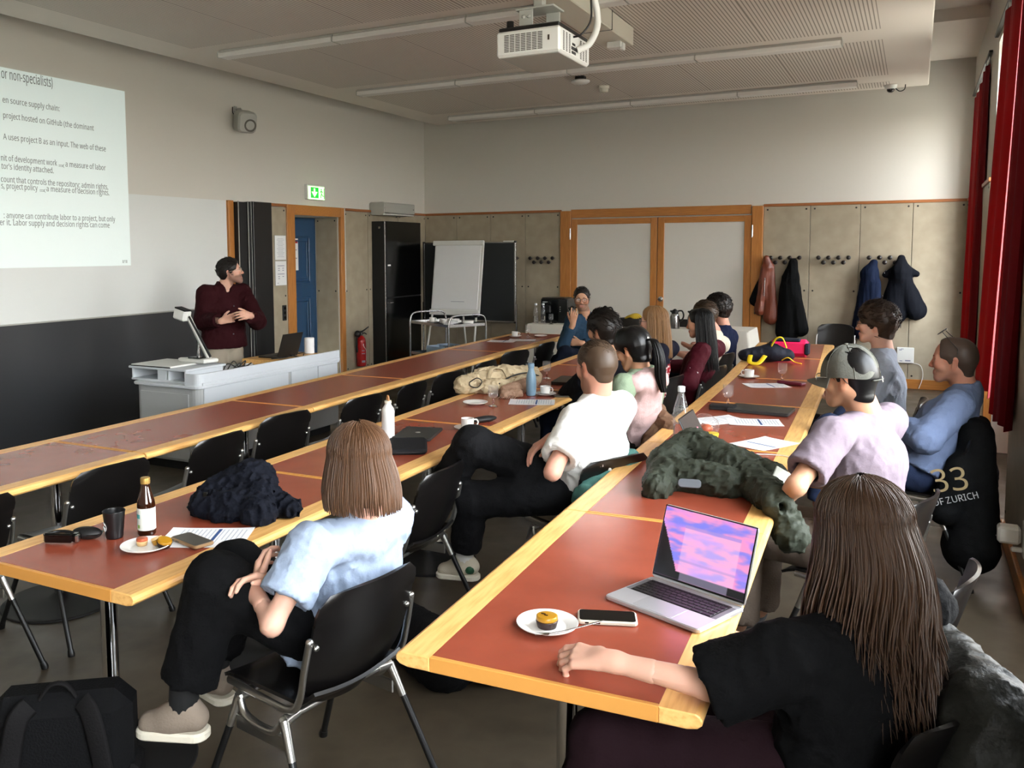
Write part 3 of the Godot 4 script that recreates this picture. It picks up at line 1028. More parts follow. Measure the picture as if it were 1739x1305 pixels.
func build_wall_things() -> void:
	build_slide()
	# loudspeaker
	var sp := thing("wall_speaker", "small grey loudspeaker on a bracket high on the left wall", "loudspeaker", Vector3(-6.74, 3.2, -7.83))
	var body := MB.new().at(Transform3D(Basis(Vector3.UP, deg_to_rad(62)) * Basis(Vector3.RIGHT, deg_to_rad(14)), Vector3.ZERO))
	body.at(body.xf * Transform3D(Basis(Vector3.RIGHT, PI / 2), Vector3(0, 0, -0.09))).prism(rrect(0.22, 0.24, 0.06), 0.18, 0.02)
	part("cabinet", body, "grey_plastic", sp)
	var dr := Transform3D(Basis(Vector3.UP, deg_to_rad(62)) * Basis(Vector3.RIGHT, deg_to_rad(14)), Vector3.ZERO)
	part("driver", MB.new().at(dr * Transform3D(Basis(Vector3.RIGHT, PI / 2), Vector3(0.03, -0.03, 0.088))).lathe([Vector2(0.07, 0), Vector2(0.07, 0.008), Vector2(0.06, 0.004), Vector2(0.02, -0.004), Vector2(0, 0.002)], 20), "driver_grey", sp)
	part("bracket", MB.new().tube([Vector3(-0.155, 0.15, -0.02), Vector3(-0.08, 0.15, -0.02), Vector3(-0.04, 0.10, -0.01)], 0.014).box(Vector3(-0.152, 0.15, -0.02), Vector3(0.012, 0.07, 0.05), 0.003), "grey_plastic", sp)
	part("cable", MB.new().tube(curve([Vector3(-0.15, 0.17, 0.03), Vector3(-0.13, 0.10, 0.05), Vector3(-0.08, 0.06, 0.04)], 4), 0.005, 6), "black_plastic", sp)
	# exit sign
	var ex := thing("exit_sign", "glowing green emergency exit sign above the blue door", "exit sign", Vector3(-6.9, 2.485, -9.29))
	var gm := mat("sign_green", Color(0.0, 0.55, 0.16), 0.4)
	gm.emission_enabled = true; gm.emission = Color(0.0, 0.75, 0.2); gm.emission_energy_multiplier = 0.7
	var wm := mat("sign_white", Color(0.8, 0.95, 0.75), 0.4)
	wm.emission_enabled = true; wm.emission = Color(0.85, 1.0, 0.78); wm.emission_energy_multiplier = 1.1
	part("housing", MB.new().box(Vector3(0.025, 0.01, 0), Vector3(0.05, 0.19, 0.37), 0.006), "white_plastic", ex)
	part("sign_face", MB.new().box(Vector3(0.054, 0, 0), Vector3(0.008, 0.165, 0.34), 0.002), "sign_white", ex)
	part("green_field", MB.new().box(Vector3(0.0585, 0.003, 0.045), Vector3(0.002, 0.135, 0.165)), "sign_green", ex)
	var ar := MB.new()
	ar.box(Vector3(0.06, 0.028, 0.05), Vector3(0.0015, 0.06, 0.03))
	ar.face([Vector3(0.0608, 0.015, 0.115), Vector3(0.0608, -0.055, 0.05), Vector3(0.0608, 0.015, -0.015), Vector3(0.0608, 0.0, 0.05)])
	part("arrow", ar, "sign_white", ex)
	var man := MB.new()
	man.ball(Vector3(0.0605, 0.05, -0.095), Vector3(0.001, 0.011, 0.011), 10, 6)
	for q in [[[0.038, -0.095], [-0.005, -0.10]], [[0.03, -0.095], [0.012, -0.065]], [[0.03, -0.095], [0.015, -0.125]], [[-0.005, -0.10], [-0.03, -0.085], [-0.06, -0.085]], [[-0.005, -0.10], [-0.03, -0.12], [-0.035, -0.145]]]:
		var ps := []
		for p in q: ps.append(Vector3(0.0605, p[0], p[1]))
		man.tube(ps, 0.005, 6)
	man.box(Vector3(0.0605, 0, -0.155), Vector3(0.001, 0.135, 0.012))
	part("running_figure", man, "sign_green", ex)
	var el := OmniLight3D.new()
	el.name = "exit_sign_light"; el.position = Vector3(-6.80, 2.485, -9.29); el.light_color = Color(0.75, 1.0, 0.7); el.light_energy = 0.012; el.omni_range = 20.0; el.omni_attenuation = 2.0; el.light_size = 0.08; el.shadow_enabled = true
	add_child(el)
	# black board column beside the writing wall
	var col := thing("folding_board", "tall black folded board wing beside the beige panel left of the door", "board", Vector3(-6.9, 0, -8.02))
	part("wing", MB.new().box(Vector3(0.05, 1.185, 0.20), Vector3(0.10, 2.24, 0.14), 0.004), "black_matt", col)
	part("wing", MB.new().box(Vector3(0.10, 1.185, 0.10), Vector3(0.05, 2.25, 0.03), 0.003), "black_matt", col)
	part("wing", MB.new().box(Vector3(0.07, 1.185, -0.10), Vector3(0.14, 2.26, 0.33), 0.004), "black_satin", col)
	for z in [0.272, 0.118, 0.068]:
		part("edge_profile", MB.new().box(Vector3(0.108 if z < 0.2 else 0.10, 1.185, z), Vector3(0.012, 2.26, 0.008), 0.002), "grey_plastic", col)
	# black cabinet in the corner
	var cab := thing("corner_cabinet", "tall glossy black cabinet in the corner left of the flip chart", "cabinet", Vector3(-6.875, 0, -11.13))
	part("carcass", MB.new().box(Vector3(0.105, 1.09, 0), Vector3(0.21, 2.14, 1.02), 0.004), "black_matt", cab)
	part("door", MB.new().box(Vector3(0.217, 1.62, -0.01), Vector3(0.014, 1.08, 0.98), 0.003), "black_gloss", cab)
	part("door", MB.new().box(Vector3(0.217, 0.56, -0.01), Vector3(0.014, 1.0, 0.98), 0.003), "black_gloss", cab)
	part("edge_strip", MB.new().box(Vector3(0.216, 1.09, 0.503), Vector3(0.014, 2.14, 0.01), 0.002), "steel", cab)
	part("handle", MB.new().tube([Vector3(0.222, 1.0, 0.40), Vector3(0.25, 1.0, 0.40), Vector3(0.25, 1.0, 0.35)], 0.008), "steel", cab)
	part("name_plate", MB.new().box(Vector3(0.226, 1.535, 0.41), Vector3(0.003, 0.022, 0.075)), "paper", cab)
	part("hook", MB.new().box(Vector3(0.13, 2.07, 0.513), Vector3(0.03, 0.03, 0.008), 0.002), "steel", cab)
	# screen housing above the cabinet
	var sb := thing("screen_housing", "grey metal roller housing on the wall above the black cabinet", "housing", Vector3(-6.9, 2.345, -11.02))
	part("casing", MB.new().at(Transform3D(Basis(Vector3.RIGHT, -PI / 2), Vector3(0.13, 0, 0.42))).prism(rrect(0.25, 0.17, 0.03), 0.03, 0.005), "grey_plastic", sb)
	part("casing", MB.new().box(Vector3(0.13, 0.005, -0.03), Vector3(0.24, 0.15, 0.84), 0.012), "grey_plastic", sb)
	part("slot_rail", MB.new().box(Vector3(0.13, -0.085, -0.02), Vector3(0.20, 0.018, 0.86), 0.003), "white_plastic", sb)
	for z in [0.41, -0.4]: part("screw", MB.new().ball(Vector3(0.252, 0.0, z), Vector3(0.004, 0.008, 0.008), 8, 5), "black_metal", sb)
	# notices
	for k in 2:
		var y := 1.785 if k == 0 else 1.475
		var nt := thing("wall_notice", "%s white notice sheet in a clear frame beside the blue door" % ["upper" if k == 0 else "lower"], "notice", Vector3(-6.876, y, -8.565))
		part("frame", MB.new().box(Vector3(0.004, 0, 0), Vector3(0.006, 0.305, 0.215), 0.001), "grey_plastic", nt)
		part("sheet", MB.new().box(Vector3(0.008, 0, 0), Vector3(0.003, 0.292, 0.205)), "paper", nt)
		var ln := MB.new()
		if k == 1:
			for q in [[0.09, 0.13, 0.0], [0.06, 0.03, 0.04], [0.06, 0.03, -0.04], [0.035, 0.03, 0.04], [0.035, 0.03, -0.04], [-0.01, 0.13, 0.0], [-0.04, 0.03, 0.04], [-0.04, 0.03, -0.04], [-0.065, 0.03, 0.04], [-0.12, 0.02, 0.06]]:
				ln.box(Vector3(0.01, q[0], q[2]), Vector3(0.001, 0.008, q[1]))
		else:
			for q in 14: ln.box(Vector3(0.01, 0.11 - q * 0.017, 0.0), Vector3(0.001, 0.003, 0.11 + 0.03 * sin(q * 2.0)))
		part("print", ln, "ink_pale", nt)
	var dn := thing("door_notice", "white notice with a red header stuck on the blue door", "notice", Vector3(-7.268, 1.70, -9.28))
	part("sheet", MB.new().box(Vector3.ZERO, Vector3(0.003, 0.42, 0.30)), "paper", dn)
	part("red_header", MB.new().box(Vector3(0.001, 0.17, -0.02), Vector3(0.003, 0.045, 0.24)), "red_paint", dn)
	part("print", MB.new().box(Vector3(0.001, 0.06, -0.06), Vector3(0.003, 0.012, 0.12)).box(Vector3(0.001, -0.05, -0.05), Vector3(0.003, 0.012, 0.15)), "ink_pale", dn)
	var so := thing("wall_socket", "black triple socket on the beige panel beside the presenter", "socket", Vector3(-6.876, 0.985, -8.62))
	part("plate", MB.new().box(Vector3(0.006, 0, 0), Vector3(0.012, 0.19, 0.075), 0.004), "black_matt", so)
	for k in 3: part("outlet", MB.new().at(Transform3D(Basis(Vector3.FORWARD, PI / 2), Vector3(0.012, 0.058 - 0.058 * k, 0))).lathe([Vector2(0.02, 0), Vector2(0.02, 0.002), Vector2(0.012, 0.001), Vector2(0, 0.001)], 12), "black_gloss", so)
	# extinguisher
	var fe := thing("fire_extinguisher", "red fire extinguisher with white swirl hung on the panel by the cabinet", "extinguisher", Vector3(-6.80, 0.14, -10.2))
	part("cylinder", MB.new().lathe([Vector2(0, 0), Vector2(0.06, 0.0), Vector2(0.068, 0.012), Vector2(0.068, 0.34), Vector2(0.06, 0.385), Vector2(0.03, 0.42), Vector2(0.02, 0.43)], 24), "red_paint", fe)
	part("valve", MB.new().lathe([Vector2(0.02, 0.42), Vector2(0.022, 0.46), Vector2(0.014, 0.49), Vector2(0, 0.49)], 12), "black_plastic", fe)
	part("lever", MB.new().tube([Vector3(0.0, 0.47, 0.02), Vector3(0.03, 0.50, -0.03), Vector3(0.06, 0.545, -0.10)], [0.012, 0.01, 0.008], 8).tube([Vector3(0, 0.455, 0), Vector3(0.02, 0.46, -0.06), Vector3(0.03, 0.44, -0.09)], 0.009, 8), "black_plastic", fe)
	part("hose", MB.new().tube(curve([Vector3(0, 0.45, 0.02), Vector3(0.02, 0.47, 0.07), Vector3(0.0, 0.44, 0.10), Vector3(-0.02, 0.36, 0.08), Vector3(-0.02, 0.2, 0.075)], 5), [0.012, 0.012, 0.012, 0.012, 0.012, 0.012, 0.012, 0.012, 0.012, 0.012, 0.012, 0.012, 0.012, 0.012, 0.012, 0.012, 0.012, 0.012, 0.012, 0.012, 0.012], 8).ball(Vector3(0.0, 0.455, 0.085), Vector3(0.045, 0.05, 0.05), 14, 8), "black_plastic", fe)
	var sw := []
	for i in 13:
		var t := i / 12.0
		var a := -0.2 - 0.75 * sin(t * PI * 1.6)
		sw.append(Vector3(0.0695 * cos(a), 0.08 + 0.24 * t, -0.0695 * sin(a) * -1.0))
	part("swirl", MB.new().tube(sw, 0.006, 6, 0.4), "paper", fe)
	part("print", MB.new().at(Transform3D(Basis(Vector3.UP, -0.55), Vector3.ZERO)).box(Vector3(0.0675, 0.07, 0), Vector3(0.003, 0.03, 0.05)).box(Vector3(0.0675, 0.18, 0), Vector3(0.003, 0.012, 0.05)).box(Vector3(0.0675, 0.22, 0), Vector3(0.003, 0.012, 0.04)), "ink_pale", fe)
	part("wall_hook", MB.new().box(Vector3(-0.07, 0.40, 0), Vector3(0.012, 0.09, 0.05), 0.003), "steel", fe)
	# access point on the back wall with its cable
	var ap := thing("access_point", "flat white wireless box low on the back wall beside the seated man in blue", "network box", Vector3(-0.075, 0.415, -12.176))
	part("box", MB.new().box(Vector3(0, 0, 0.012), Vector3(0.19, 0.195, 0.024), 0.006), "white_plastic", ap)
	part("mark", MB.new().box(Vector3(-0.055, 0.066, 0.0245), Vector3(0.03, 0.012, 0.001)).box(Vector3(-0.035, 0.078, 0.0245), Vector3(0.03, 0.008, 0.001)).box(Vector3(-0.045, -0.07, 0.0245), Vector3(0.03, 0.01, 0.001)).box(Vector3(0.03, -0.065, 0.0245), Vector3(0.06, 0.016, 0.001)), "ink_pale", ap)
	part("cable", MB.new().tube(curve([Vector3(0.06, -0.09, 0.015), Vector3(0.17, -0.12, 0.02), Vector3(0.20, -0.25, 0.03), Vector3(0.16, -0.40, 0.06)], 5), 0.004, 6), "white_plastic", ap)
	# charger in the pier socket
	var ch := thing("power_adapter", "white laptop power adapter plugged into the socket by the floor on the window pier", "charger", Vector3(0.49, 0.30, -5.05))
	part("socket_plate", MB.new().box(Vector3(0.03, 0, 0.0), Vector3(0.012, 0.17, 0.09), 0.003), "white_plastic", ch)
	part("adapter", MB.new().box(Vector3(-0.035, 0.015, -0.02), Vector3(0.10, 0.085, 0.085), 0.012), "white_plastic", ch)
	part("plug", MB.new().box(Vector3(0.0, -0.055, 0.0), Vector3(0.05, 0.022, 0.03), 0.006), "white_plastic", ch)
	part("cord", MB.new().tube(curve([Vector3(-0.08, 0.0, -0.02), Vector3(-0.25, -0.02, -0.05), Vector3(-0.45, 0.06, -0.10), Vector3(-0.62, 0.20, 0.05)], 6), 0.0035, 6), "white_plastic", ch)

func build_ceiling_things() -> void:
	# four lines of lamps, each of four lengths end to end
	var zs := [-6.43, -8.72, -10.98, -4.15]
	var wh := ["nearest full", "middle", "farthest", "frontmost, cut by the top edge"]
	for r in 4:
		for k in 4:
			var xa := -5.79 + 1.287 * k
			var lt := thing("linear_lamp", "unlit white linear ceiling lamp, %s row, %s from the left" % [wh[r], ["first", "second", "third", "fourth"][k]], "ceiling lamp", Vector3(xa + 0.6435, 3.6, zs[r]), 0.0, "linear lamps under the raft")
			part("channel", MB.new().box(Vector3(0, -0.012, 0), Vector3(1.283, 0.026, 0.10), 0.003), "lamp_grey", lt)
			part("diffuser", MB.new().box(Vector3(0, -0.045, 0), Vector3(1.279, 0.045, 0.13), 0.006), "lamp_white", lt)
			part("end_cap", MB.new().box(Vector3(-0.6415, -0.04, 0), Vector3(0.004, 0.055, 0.134)).box(Vector3(0.6415, -0.04, 0), Vector3(0.004, 0.055, 0.134)), "grey_plastic", lt)
	# projector on its beam
	var bm := thing("mounting_beam", "long cream metal mounting beam under the ceiling above the projector", "beam", Vector3(-2.28, 3.49, -5.6))
	part("profile", MB.new().box(Vector3(0, 0.03, 0.25), Vector3(0.25, 0.15, 2.9), 0.006), "beam_cream", bm)
	part("end_profile", MB.new().box(Vector3(0, 0.025, -1.5), Vector3(0.25, 0.15, 0.58), 0.006), "beam_cream", bm)
	part("joint", MB.new().box(Vector3(0, 0.03, -1.205), Vector3(0.252, 0.152, 0.006)), "black_metal", bm)
	part("lower_rail", MB.new().box(Vector3(-0.03, -0.06, 0.62), Vector3(0.33, 0.03, 1.2), 0.004), "beam_cream", bm)
	part("clamp", MB.new().box(Vector3(0.03, -0.075, -1.6), Vector3(0.12, 0.05, 0.10), 0.006).box(Vector3(0.09, -0.09, -1.6), Vector3(0.03, 0.06, 0.06), 0.006), "white_plastic", bm)
	var pj := thing("projector", "white data projector with vent grilles hanging from the ceiling beam", "projector", Vector3(-2.09, 2.975, -5.22))
	part("case", MB.new().box(Vector3(0, 0, 0), Vector3(0.41, 0.15, 0.53), 0.012), "white_plastic", pj)
	part("top_plate", MB.new().box(Vector3(0, 0.085, 0), Vector3(0.39, 0.03, 0.50), 0.006), "black_plastic", pj)
	part("underside", MB.new().box(Vector3(0, -0.077, 0), Vector3(0.38, 0.006, 0.50), 0.002), "grey_plastic", pj)
	var gr := MB.new()
	for i in 7:
		for j in 11: gr.box(Vector3(-0.135 + 0.036 * i, 0.048 - 0.0095 * j, 0.2655), Vector3(0.030, 0.0048, 0.002))
	part("grille", gr, "vent_dark", pj)
	gr = MB.new()
	for i in 9:
		for j in 12:
			if i in [0, 1, 2, 6, 7, 8]: gr.box(Vector3(0.2055, 0.05 - 0.0095 * j, 0.20 - 0.05 * i), Vector3(0.002, 0.005, 0.026))
	part("grille", gr, "vent_dark", pj)
	part("connectors", MB.new().box(Vector3(0.206, -0.02, 0.02), Vector3(0.003, 0.02, 0.10)).box(Vector3(0.206, -0.045, 0.03), Vector3(0.003, 0.016, 0.07)).box(Vector3(0.206, 0.005, 0.03), Vector3(0.003, 0.014, 0.05)), "black_plastic", pj)
	part("vent_latch", MB.new().box(Vector3(0.135, 0.01, 0.266), Vector3(0.012, 0.03, 0.002)), "vent_dark", pj)
	part("knob", MB.new().at(Transform3D(Basis(), Vector3(-0.14, 0.095, 0.2))).lathe([Vector2(0.022, 0), Vector2(0.022, 0.05), Vector2(0, 0.052)], 16), "black_plastic", pj)
	part("ceiling_bracket", MB.new().box(Vector3(0.02, 0.108, 0.1), Vector3(0.26, 0.014, 0.20), 0.003).box(Vector3(-0.04, 0.165, 0.19), Vector3(0.09, 0.10, 0.01), 0.003).box(Vector3(0.08, 0.165, 0.05), Vector3(0.09, 0.10, 0.01), 0.003).box(Vector3(0.02, 0.21, 0.12), Vector3(0.25, 0.012, 0.18), 0.003).box(Vector3(0.02, 0.32, 0.12), Vector3(0.06, 0.22, 0.06), 0.004).ball(Vector3(-0.055, 0.165, 0.197), Vector3(0.012, 0.012, 0.006), 10, 6).ball(Vector3(-0.02, 0.165, 0.197), Vector3(0.012, 0.012, 0.006), 10, 6), "grey_plastic", pj)
	part("cable_sleeve", MB.new().tube(curve([Vector3(0.21, -0.02, -0.02), Vector3(0.28, 0.02, -0.05), Vector3(0.34, 0.14, -0.02), Vector3(0.33, 0.32, 0.10), Vector3(0.27, 0.47, 0.30), Vector3(0.2, 0.6, 0.45)], 6), 0.02, 12), "white_plastic", pj)
	part("power_cable", MB.new().tube(curve([Vector3(0.21, 0.045, 0.05), Vector3(0.26, 0.06, 0.04), Vector3(0.31, 0.14, 0.02), Vector3(0.33, 0.26, 0.08)], 6), 0.006, 8), "black_plastic", pj)
	var d1 := thing("wifi_antenna", "round white access point under the ceiling just below the projector", "access point", Vector3(-3.26, 3.6, -9.2))
	part("mount", MB.new().box(Vector3(0, -0.02, 0), Vector3(0.10, 0.04, 0.08), 0.004), "black_plastic", d1)
	part("disc", MB.new().at(Transform3D(Basis(Vector3.RIGHT, PI), Vector3(0, -0.035, 0))).lathe([Vector2(0.06, 0), Vector2(0.10, 0.012), Vector2(0.10, 0.028), Vector2(0.07, 0.045), Vector2(0, 0.05)], 24), "white_plastic", d1)
	var d2 := thing("smoke_detector", "small cylindrical cream smoke detector on the ceiling behind the access point", "smoke detector", Vector3(-3.22, 3.6, -9.88))
	part("base", MB.new().at(Transform3D(Basis(Vector3.RIGHT, PI), Vector3.ZERO)).lathe([Vector2(0.06, 0), Vector2(0.06, 0.025), Vector2(0.052, 0.03)], 20), "beam_cream", d2)
	part("head", MB.new().at(Transform3D(Basis(Vector3.RIGHT, PI), Vector3.ZERO)).lathe([Vector2(0.05, 0.03), Vector2(0.05, 0.06), Vector2(0.035, 0.075), Vector2(0, 0.075)], 20), "beam_cream", d2)
	var d3 := thing("ceiling_camera", "small white dome camera with a dangling cable at the raft's far right corner", "camera", Vector3(-0.32, 3.6, -11.45))
	part("base", MB.new().at(Transform3D(Basis(Vector3.RIGHT, PI), Vector3.ZERO)).lathe([Vector2(0.07, 0), Vector2(0.065, 0.03), Vector2(0.045, 0.045)], 18), "white_plastic", d3)
	part("dome", MB.new().ball(Vector3(0, -0.05, 0), Vector3(0.042, 0.036, 0.042), 14, 8), "black_gloss", d3)
	part("cable", MB.new().tube(curve([Vector3(0.04, -0.03, 0), Vector3(0.09, -0.075, 0.0), Vector3(0.14, -0.06, 0), Vector3(0.15, -0.005, 0)], 5), 0.006, 6), "black_plastic", d3)

# ------------------------------------------------------------------ curtains
func drape(z0: float, z1: float, y0: float, y1: float, xt: float, xb: float, folds: float, depth: float, ph: float, scallop: float) -> MB:
	var fn := func(u: float, v: float) -> Vector3:
		var z := lerpf(z0, z1, u)
		var amp := depth * (0.55 + 0.45 * v)
		var x := lerpf(xt, xb, v) + amp * sin(u * TAU * folds + ph + 0.5 * sin(v * 2.1 + u * 5.0)) + 0.4 * amp * sin(u * TAU * folds * 2.3 + 1.3 + v)
		var top := y1 - scallop * absf(sin(u * PI * folds))
		return Vector3(x, lerpf(top, y0 + 0.02 * sin(u * 9.0 + ph), v), z)
	return MB.new().sheet(fn, int(26 * folds) + 8, 26, 0.004)

func build_curtains() -> void:
	var C := [
		["deep red curtain bunched at the near window, its middle glowing with daylight", -7.75, -6.55, 0.76, 3.42, 0.53, 0.46, 2.6, 0.035, 0.2],
		["deep red curtain hanging at the right picture edge against the window pier", -6.35, -5.72, 0.72, 3.42, 0.53, 0.47, 3.2, 0.030, 1.2],
		["deep red curtain gathered at the far window in the room's corner", -11.2, -10.1, 0.74, 3.34, 0.52, 0.50, 3.0, 0.030, 0.6],
		["narrow dark red curtain length at the near edge of the far window", -9.95, -9.45, 0.74, 3.42, 0.53, 0.50, 2.0, 0.028, 2.2],
	]
	for c in C:
		var t := thing("window_curtain", c[0], "curtain", Vector3.ZERO, 0.0, "red window curtains")
		part("fabric", drape(c[1], c[2], c[3], c[4], c[5], c[6], c[7], c[8], c[9], 0.03), "curtain_red", t)
		var h := MB.new()
		for k in 7:
			var z := lerpf(c[1], c[2], (k + 0.5) / 7.0)
			h.tube([Vector3(c[5], c[4] - 0.02, z), Vector3(c[5], c[4] + 0.05, z + 0.01)], 0.005, 6)
		part("hooks", h, "steel", t)
	for q in [[-11.9, -9.3], [-8.7, -5.6]]:
		solo("curtain_rail", "thin dark curtain rail above the %s window" % ["far" if q[0] < -10 else "near"], "curtain rail", MB.new().box(Vector3(0.53, 3.475, (q[0] + q[1]) / 2), Vector3(0.03, 0.02, q[1] - q[0]), 0.003), "black_metal")

# ------------------------------------------------------------------ lectern and what stands on it
func build_lectern() -> void:
	var t := thing("lectern_desk", "long light grey lectern desk with drawers in front of the presenter", "lectern", Vector3(-5.25, 0, -6.02))
	# local: front panel faces +x at 0.35; z from 0.95 (left in view) to -0.94
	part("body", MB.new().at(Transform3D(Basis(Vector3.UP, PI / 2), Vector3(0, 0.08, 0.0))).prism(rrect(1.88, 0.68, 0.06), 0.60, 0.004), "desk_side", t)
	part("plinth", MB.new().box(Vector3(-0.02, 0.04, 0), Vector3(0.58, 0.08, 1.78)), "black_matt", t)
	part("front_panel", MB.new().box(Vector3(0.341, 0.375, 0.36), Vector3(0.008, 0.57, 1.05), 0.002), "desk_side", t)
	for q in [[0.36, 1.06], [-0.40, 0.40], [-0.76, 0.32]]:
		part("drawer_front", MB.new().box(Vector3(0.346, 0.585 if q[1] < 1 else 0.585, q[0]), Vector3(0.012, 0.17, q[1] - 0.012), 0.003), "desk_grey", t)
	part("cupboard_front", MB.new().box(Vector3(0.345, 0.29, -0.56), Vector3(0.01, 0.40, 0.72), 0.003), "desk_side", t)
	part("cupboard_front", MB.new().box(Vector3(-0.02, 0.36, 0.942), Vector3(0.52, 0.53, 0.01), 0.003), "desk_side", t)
	part("lock", MB.new().at(Transform3D(Basis(Vector3.FORWARD, -PI / 2), Vector3(0.353, 0.60, -0.40))).lathe([Vector2(0.014, 0), Vector2(0.014, 0.004), Vector2(0, 0.005)], 12), "steel", t)
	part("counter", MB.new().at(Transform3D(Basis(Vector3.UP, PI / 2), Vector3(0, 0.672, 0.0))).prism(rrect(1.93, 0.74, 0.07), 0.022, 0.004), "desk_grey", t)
	# low privacy screen with a rounded corner
	var path := []
	for p in [Vector2(0.20, 0.94), Vector2(0.28, 0.94)]: path.append(p)
	for k in 7:
		var a := PI / 2 - PI / 2 * k / 6
		path.append(Vector2(0.29 + 0.06 * cos(a), 0.88 + 0.06 * sin(a)))
	path.append(Vector2(0.35, -0.95))
	var sc := MB.new()
	for i in path.size() - 1:
		var a: Vector2 = path[i]
		var b: Vector2 = path[i + 1]
		var d := (b - a).normalized()
		var n := Vector2(-d.y, d.x) * 0.018
		var A := Vector3(a.x, 0.694, a.y)
		var B := Vector3(b.x, 0.694, b.y)
		var N := Vector3(n.x, 0, n.y)
		var H := Vector3(0, 0.092, 0)
		sc.face([B, A, A + H, B + H]); sc.face([A - N, B - N, B - N + H, A - N + H]); sc.face([A + H, A - N + H, B - N + H, B + H])
		if i == 0: sc.face([A, A - N, A - N + H, A + H])
		if i == path.size() - 2: sc.face([B - N, B, B + H, B - N + H])
	part("privacy_screen", sc, "desk_grey", t)
	part("screen_base", MB.new().box(Vector3(0.352, 0.70, -0.02), Vector3(0.014, 0.03, 1.85), 0.003), "desk_grey", t)
	# riser for the document camera
	var dc := thing("document_camera", "document camera with a slanted arm and white base at the lectern's left end", "document camera", Vector3(-5.40, 0.694, -5.36))
	var rb := MB.new()
	rb.box(Vector3(0, 0.105, 0), Vector3(0.64, 0.018, 0.46), 0.004)
	rb.box(Vector3(0, 0.008, 0), Vector3(0.60, 0.016, 0.44), 0.003)
	for x in [-0.29, 0.04, 0.11, 0.29]: rb.box(Vector3(x, 0.055, 0), Vector3(0.016 if x != 0.04 else 0.10, 0.09, 0.43), 0.003)
	rb.box(Vector3(0, 0.055, -0.2), Vector3(0.58, 0.09, 0.016))
	part("riser", rb, "desk_grey", dc)
	part("base_board", MB.new().box(Vector3(-0.08, 0.121, 0.02), Vector3(0.44, 0.016, 0.40), 0.003), "white_plastic", dc)
	part("base_edge", MB.new().box(Vector3(-0.08, 0.117, 0.222), Vector3(0.44, 0.012, 0.006)), "black_matt", dc)
	part("foot", MB.new().at(Transform3D(Basis(), Vector3(0.16, 0.128, -0.12))).prism(PackedVector2Array([Vector2(-0.22, -0.05), Vector2(0.10, -0.09), Vector2(0.12, 0.06), Vector2(-0.02, 0.08)]), 0.035, 0.008), "white_plastic", dc)
	part("touch_panel", MB.new().box(Vector3(0.14, 0.17, -0.08), Vector3(0.13, 0.012, 0.08), 0.003), "black_gloss", dc)
	var a0 := Vector3(0.20, 0.15, -0.16)
	var a1 := Vector3(0.0, 0.515, -0.13)
	part("arm", MB.new().tube([a0, a1], 0.028, 4, 0.6, Vector3.FORWARD), "white_plastic", dc)
	part("arm_inlay", MB.new().tube([a0 + Vector3(0.022, 0.02, 0.008), a1 + Vector3(0.022, -0.01, 0.008)], 0.014, 4, 0.5, Vector3.FORWARD), "black_matt", dc)
	part("strut", MB.new().tube([Vector3(0.04, 0.43, -0.15), Vector3(0.075, 0.32, -0.17), Vector3(0.06, 0.13, -0.18)], 0.016, 6), "steel", dc)
	part("camera_head", MB.new().at(Transform3D(Basis(Vector3.FORWARD, 0.25), Vector3(-0.05, 0.52, -0.12))).box(Vector3(0, 0, 0), Vector3(0.13, 0.09, 0.09), 0.012), "white_plastic", dc)
	part("head_top", MB.new().at(Transform3D(Basis(Vector3.FORWARD, 0.25), Vector3(-0.05, 0.52, -0.12))).box(Vector3(0.0, 0.048, 0), Vector3(0.12, 0.012, 0.08), 0.003), "black_matt", dc)
	# cables in front of the riser
	var cb := MB.new()
	for k in 5:
		var o := k * 0.035
		cb.tube(curve([Vector3(-0.04 + o, 0.02, 0.02), Vector3(0.0 + o, 0.10 + 0.02 * (k % 2), 0.0 - o), Vector3(0.04 + o * 0.6, 0.05, -0.08), Vector3(-0.02 + o, 0.012, -0.16 - o)], 5), 0.005, 6)
	cb.tube(curve([Vector3(0.05, 0.008, -0.1), Vector3(0.09, 0.02, -0.25), Vector3(0.06, 0.008, -0.42), Vector3(0.1, 0.01, -0.6)], 6), 0.004, 6)
	solo("cable_tangle", "tangle of black cables on the lectern beside the white mug", "cables", cb, "black_plastic", Vector3(-5.13, 0.694, -5.66))
	mug("coffee_mug", "white mug standing on the lectern behind its low screen", Vector3(-5.12, 0.694, -5.92), 0.034, 0.07, 160.0)
	solo("pen", "thin pale pen leaning beside the white mug on the lectern", "pen", MB.new().tube([Vector3(0, 0.006, 0), Vector3(0.03, 0.075, -0.035)], 0.004, 6), "wood_light", Vector3(-5.06, 0.694, -6.02))
	solo("power_brick", "flat black power brick on the lectern beside the mug", "power supply", MB.new().box(Vector3(0, 0.016, 0), Vector3(0.12, 0.032, 0.22), 0.008), "black_matt", Vector3(-5.24, 0.694, -6.02), 0.2)
	var rs := thing("laptop_riser", "flat wooden box under the presenter's dark laptop", "box", Vector3(-5.22, 0.694, -6.50))
	part("box", MB.new().box(Vector3(0, 0.036, 0), Vector3(0.40, 0.072, 0.66), 0.004), "beech", rs)
	laptop("laptop", "open dark laptop on the lectern, its back towards the room", Vector3(-5.22, 0.767, -6.44), -88.0, 108.0, "dark_alu", "screen_off", false)
	var rl := thing("paper_roll", "white paper towel roll standing at the right end of the lectern", "paper roll", Vector3(-5.10, 0.767, -6.76))
	part("roll", MB.new().lathe([Vector2(0, 0), Vector2(0.046, 0.0), Vector2(0.048, 0.006), Vector2(0.0475, 0.07), Vector2(0.0485, 0.075), Vector2(0.048, 0.145), Vector2(0.044, 0.15), Vector2(0.02, 0.15), Vector2(0.02, 0.13), Vector2(0, 0.13)], 24), "paper", rl)
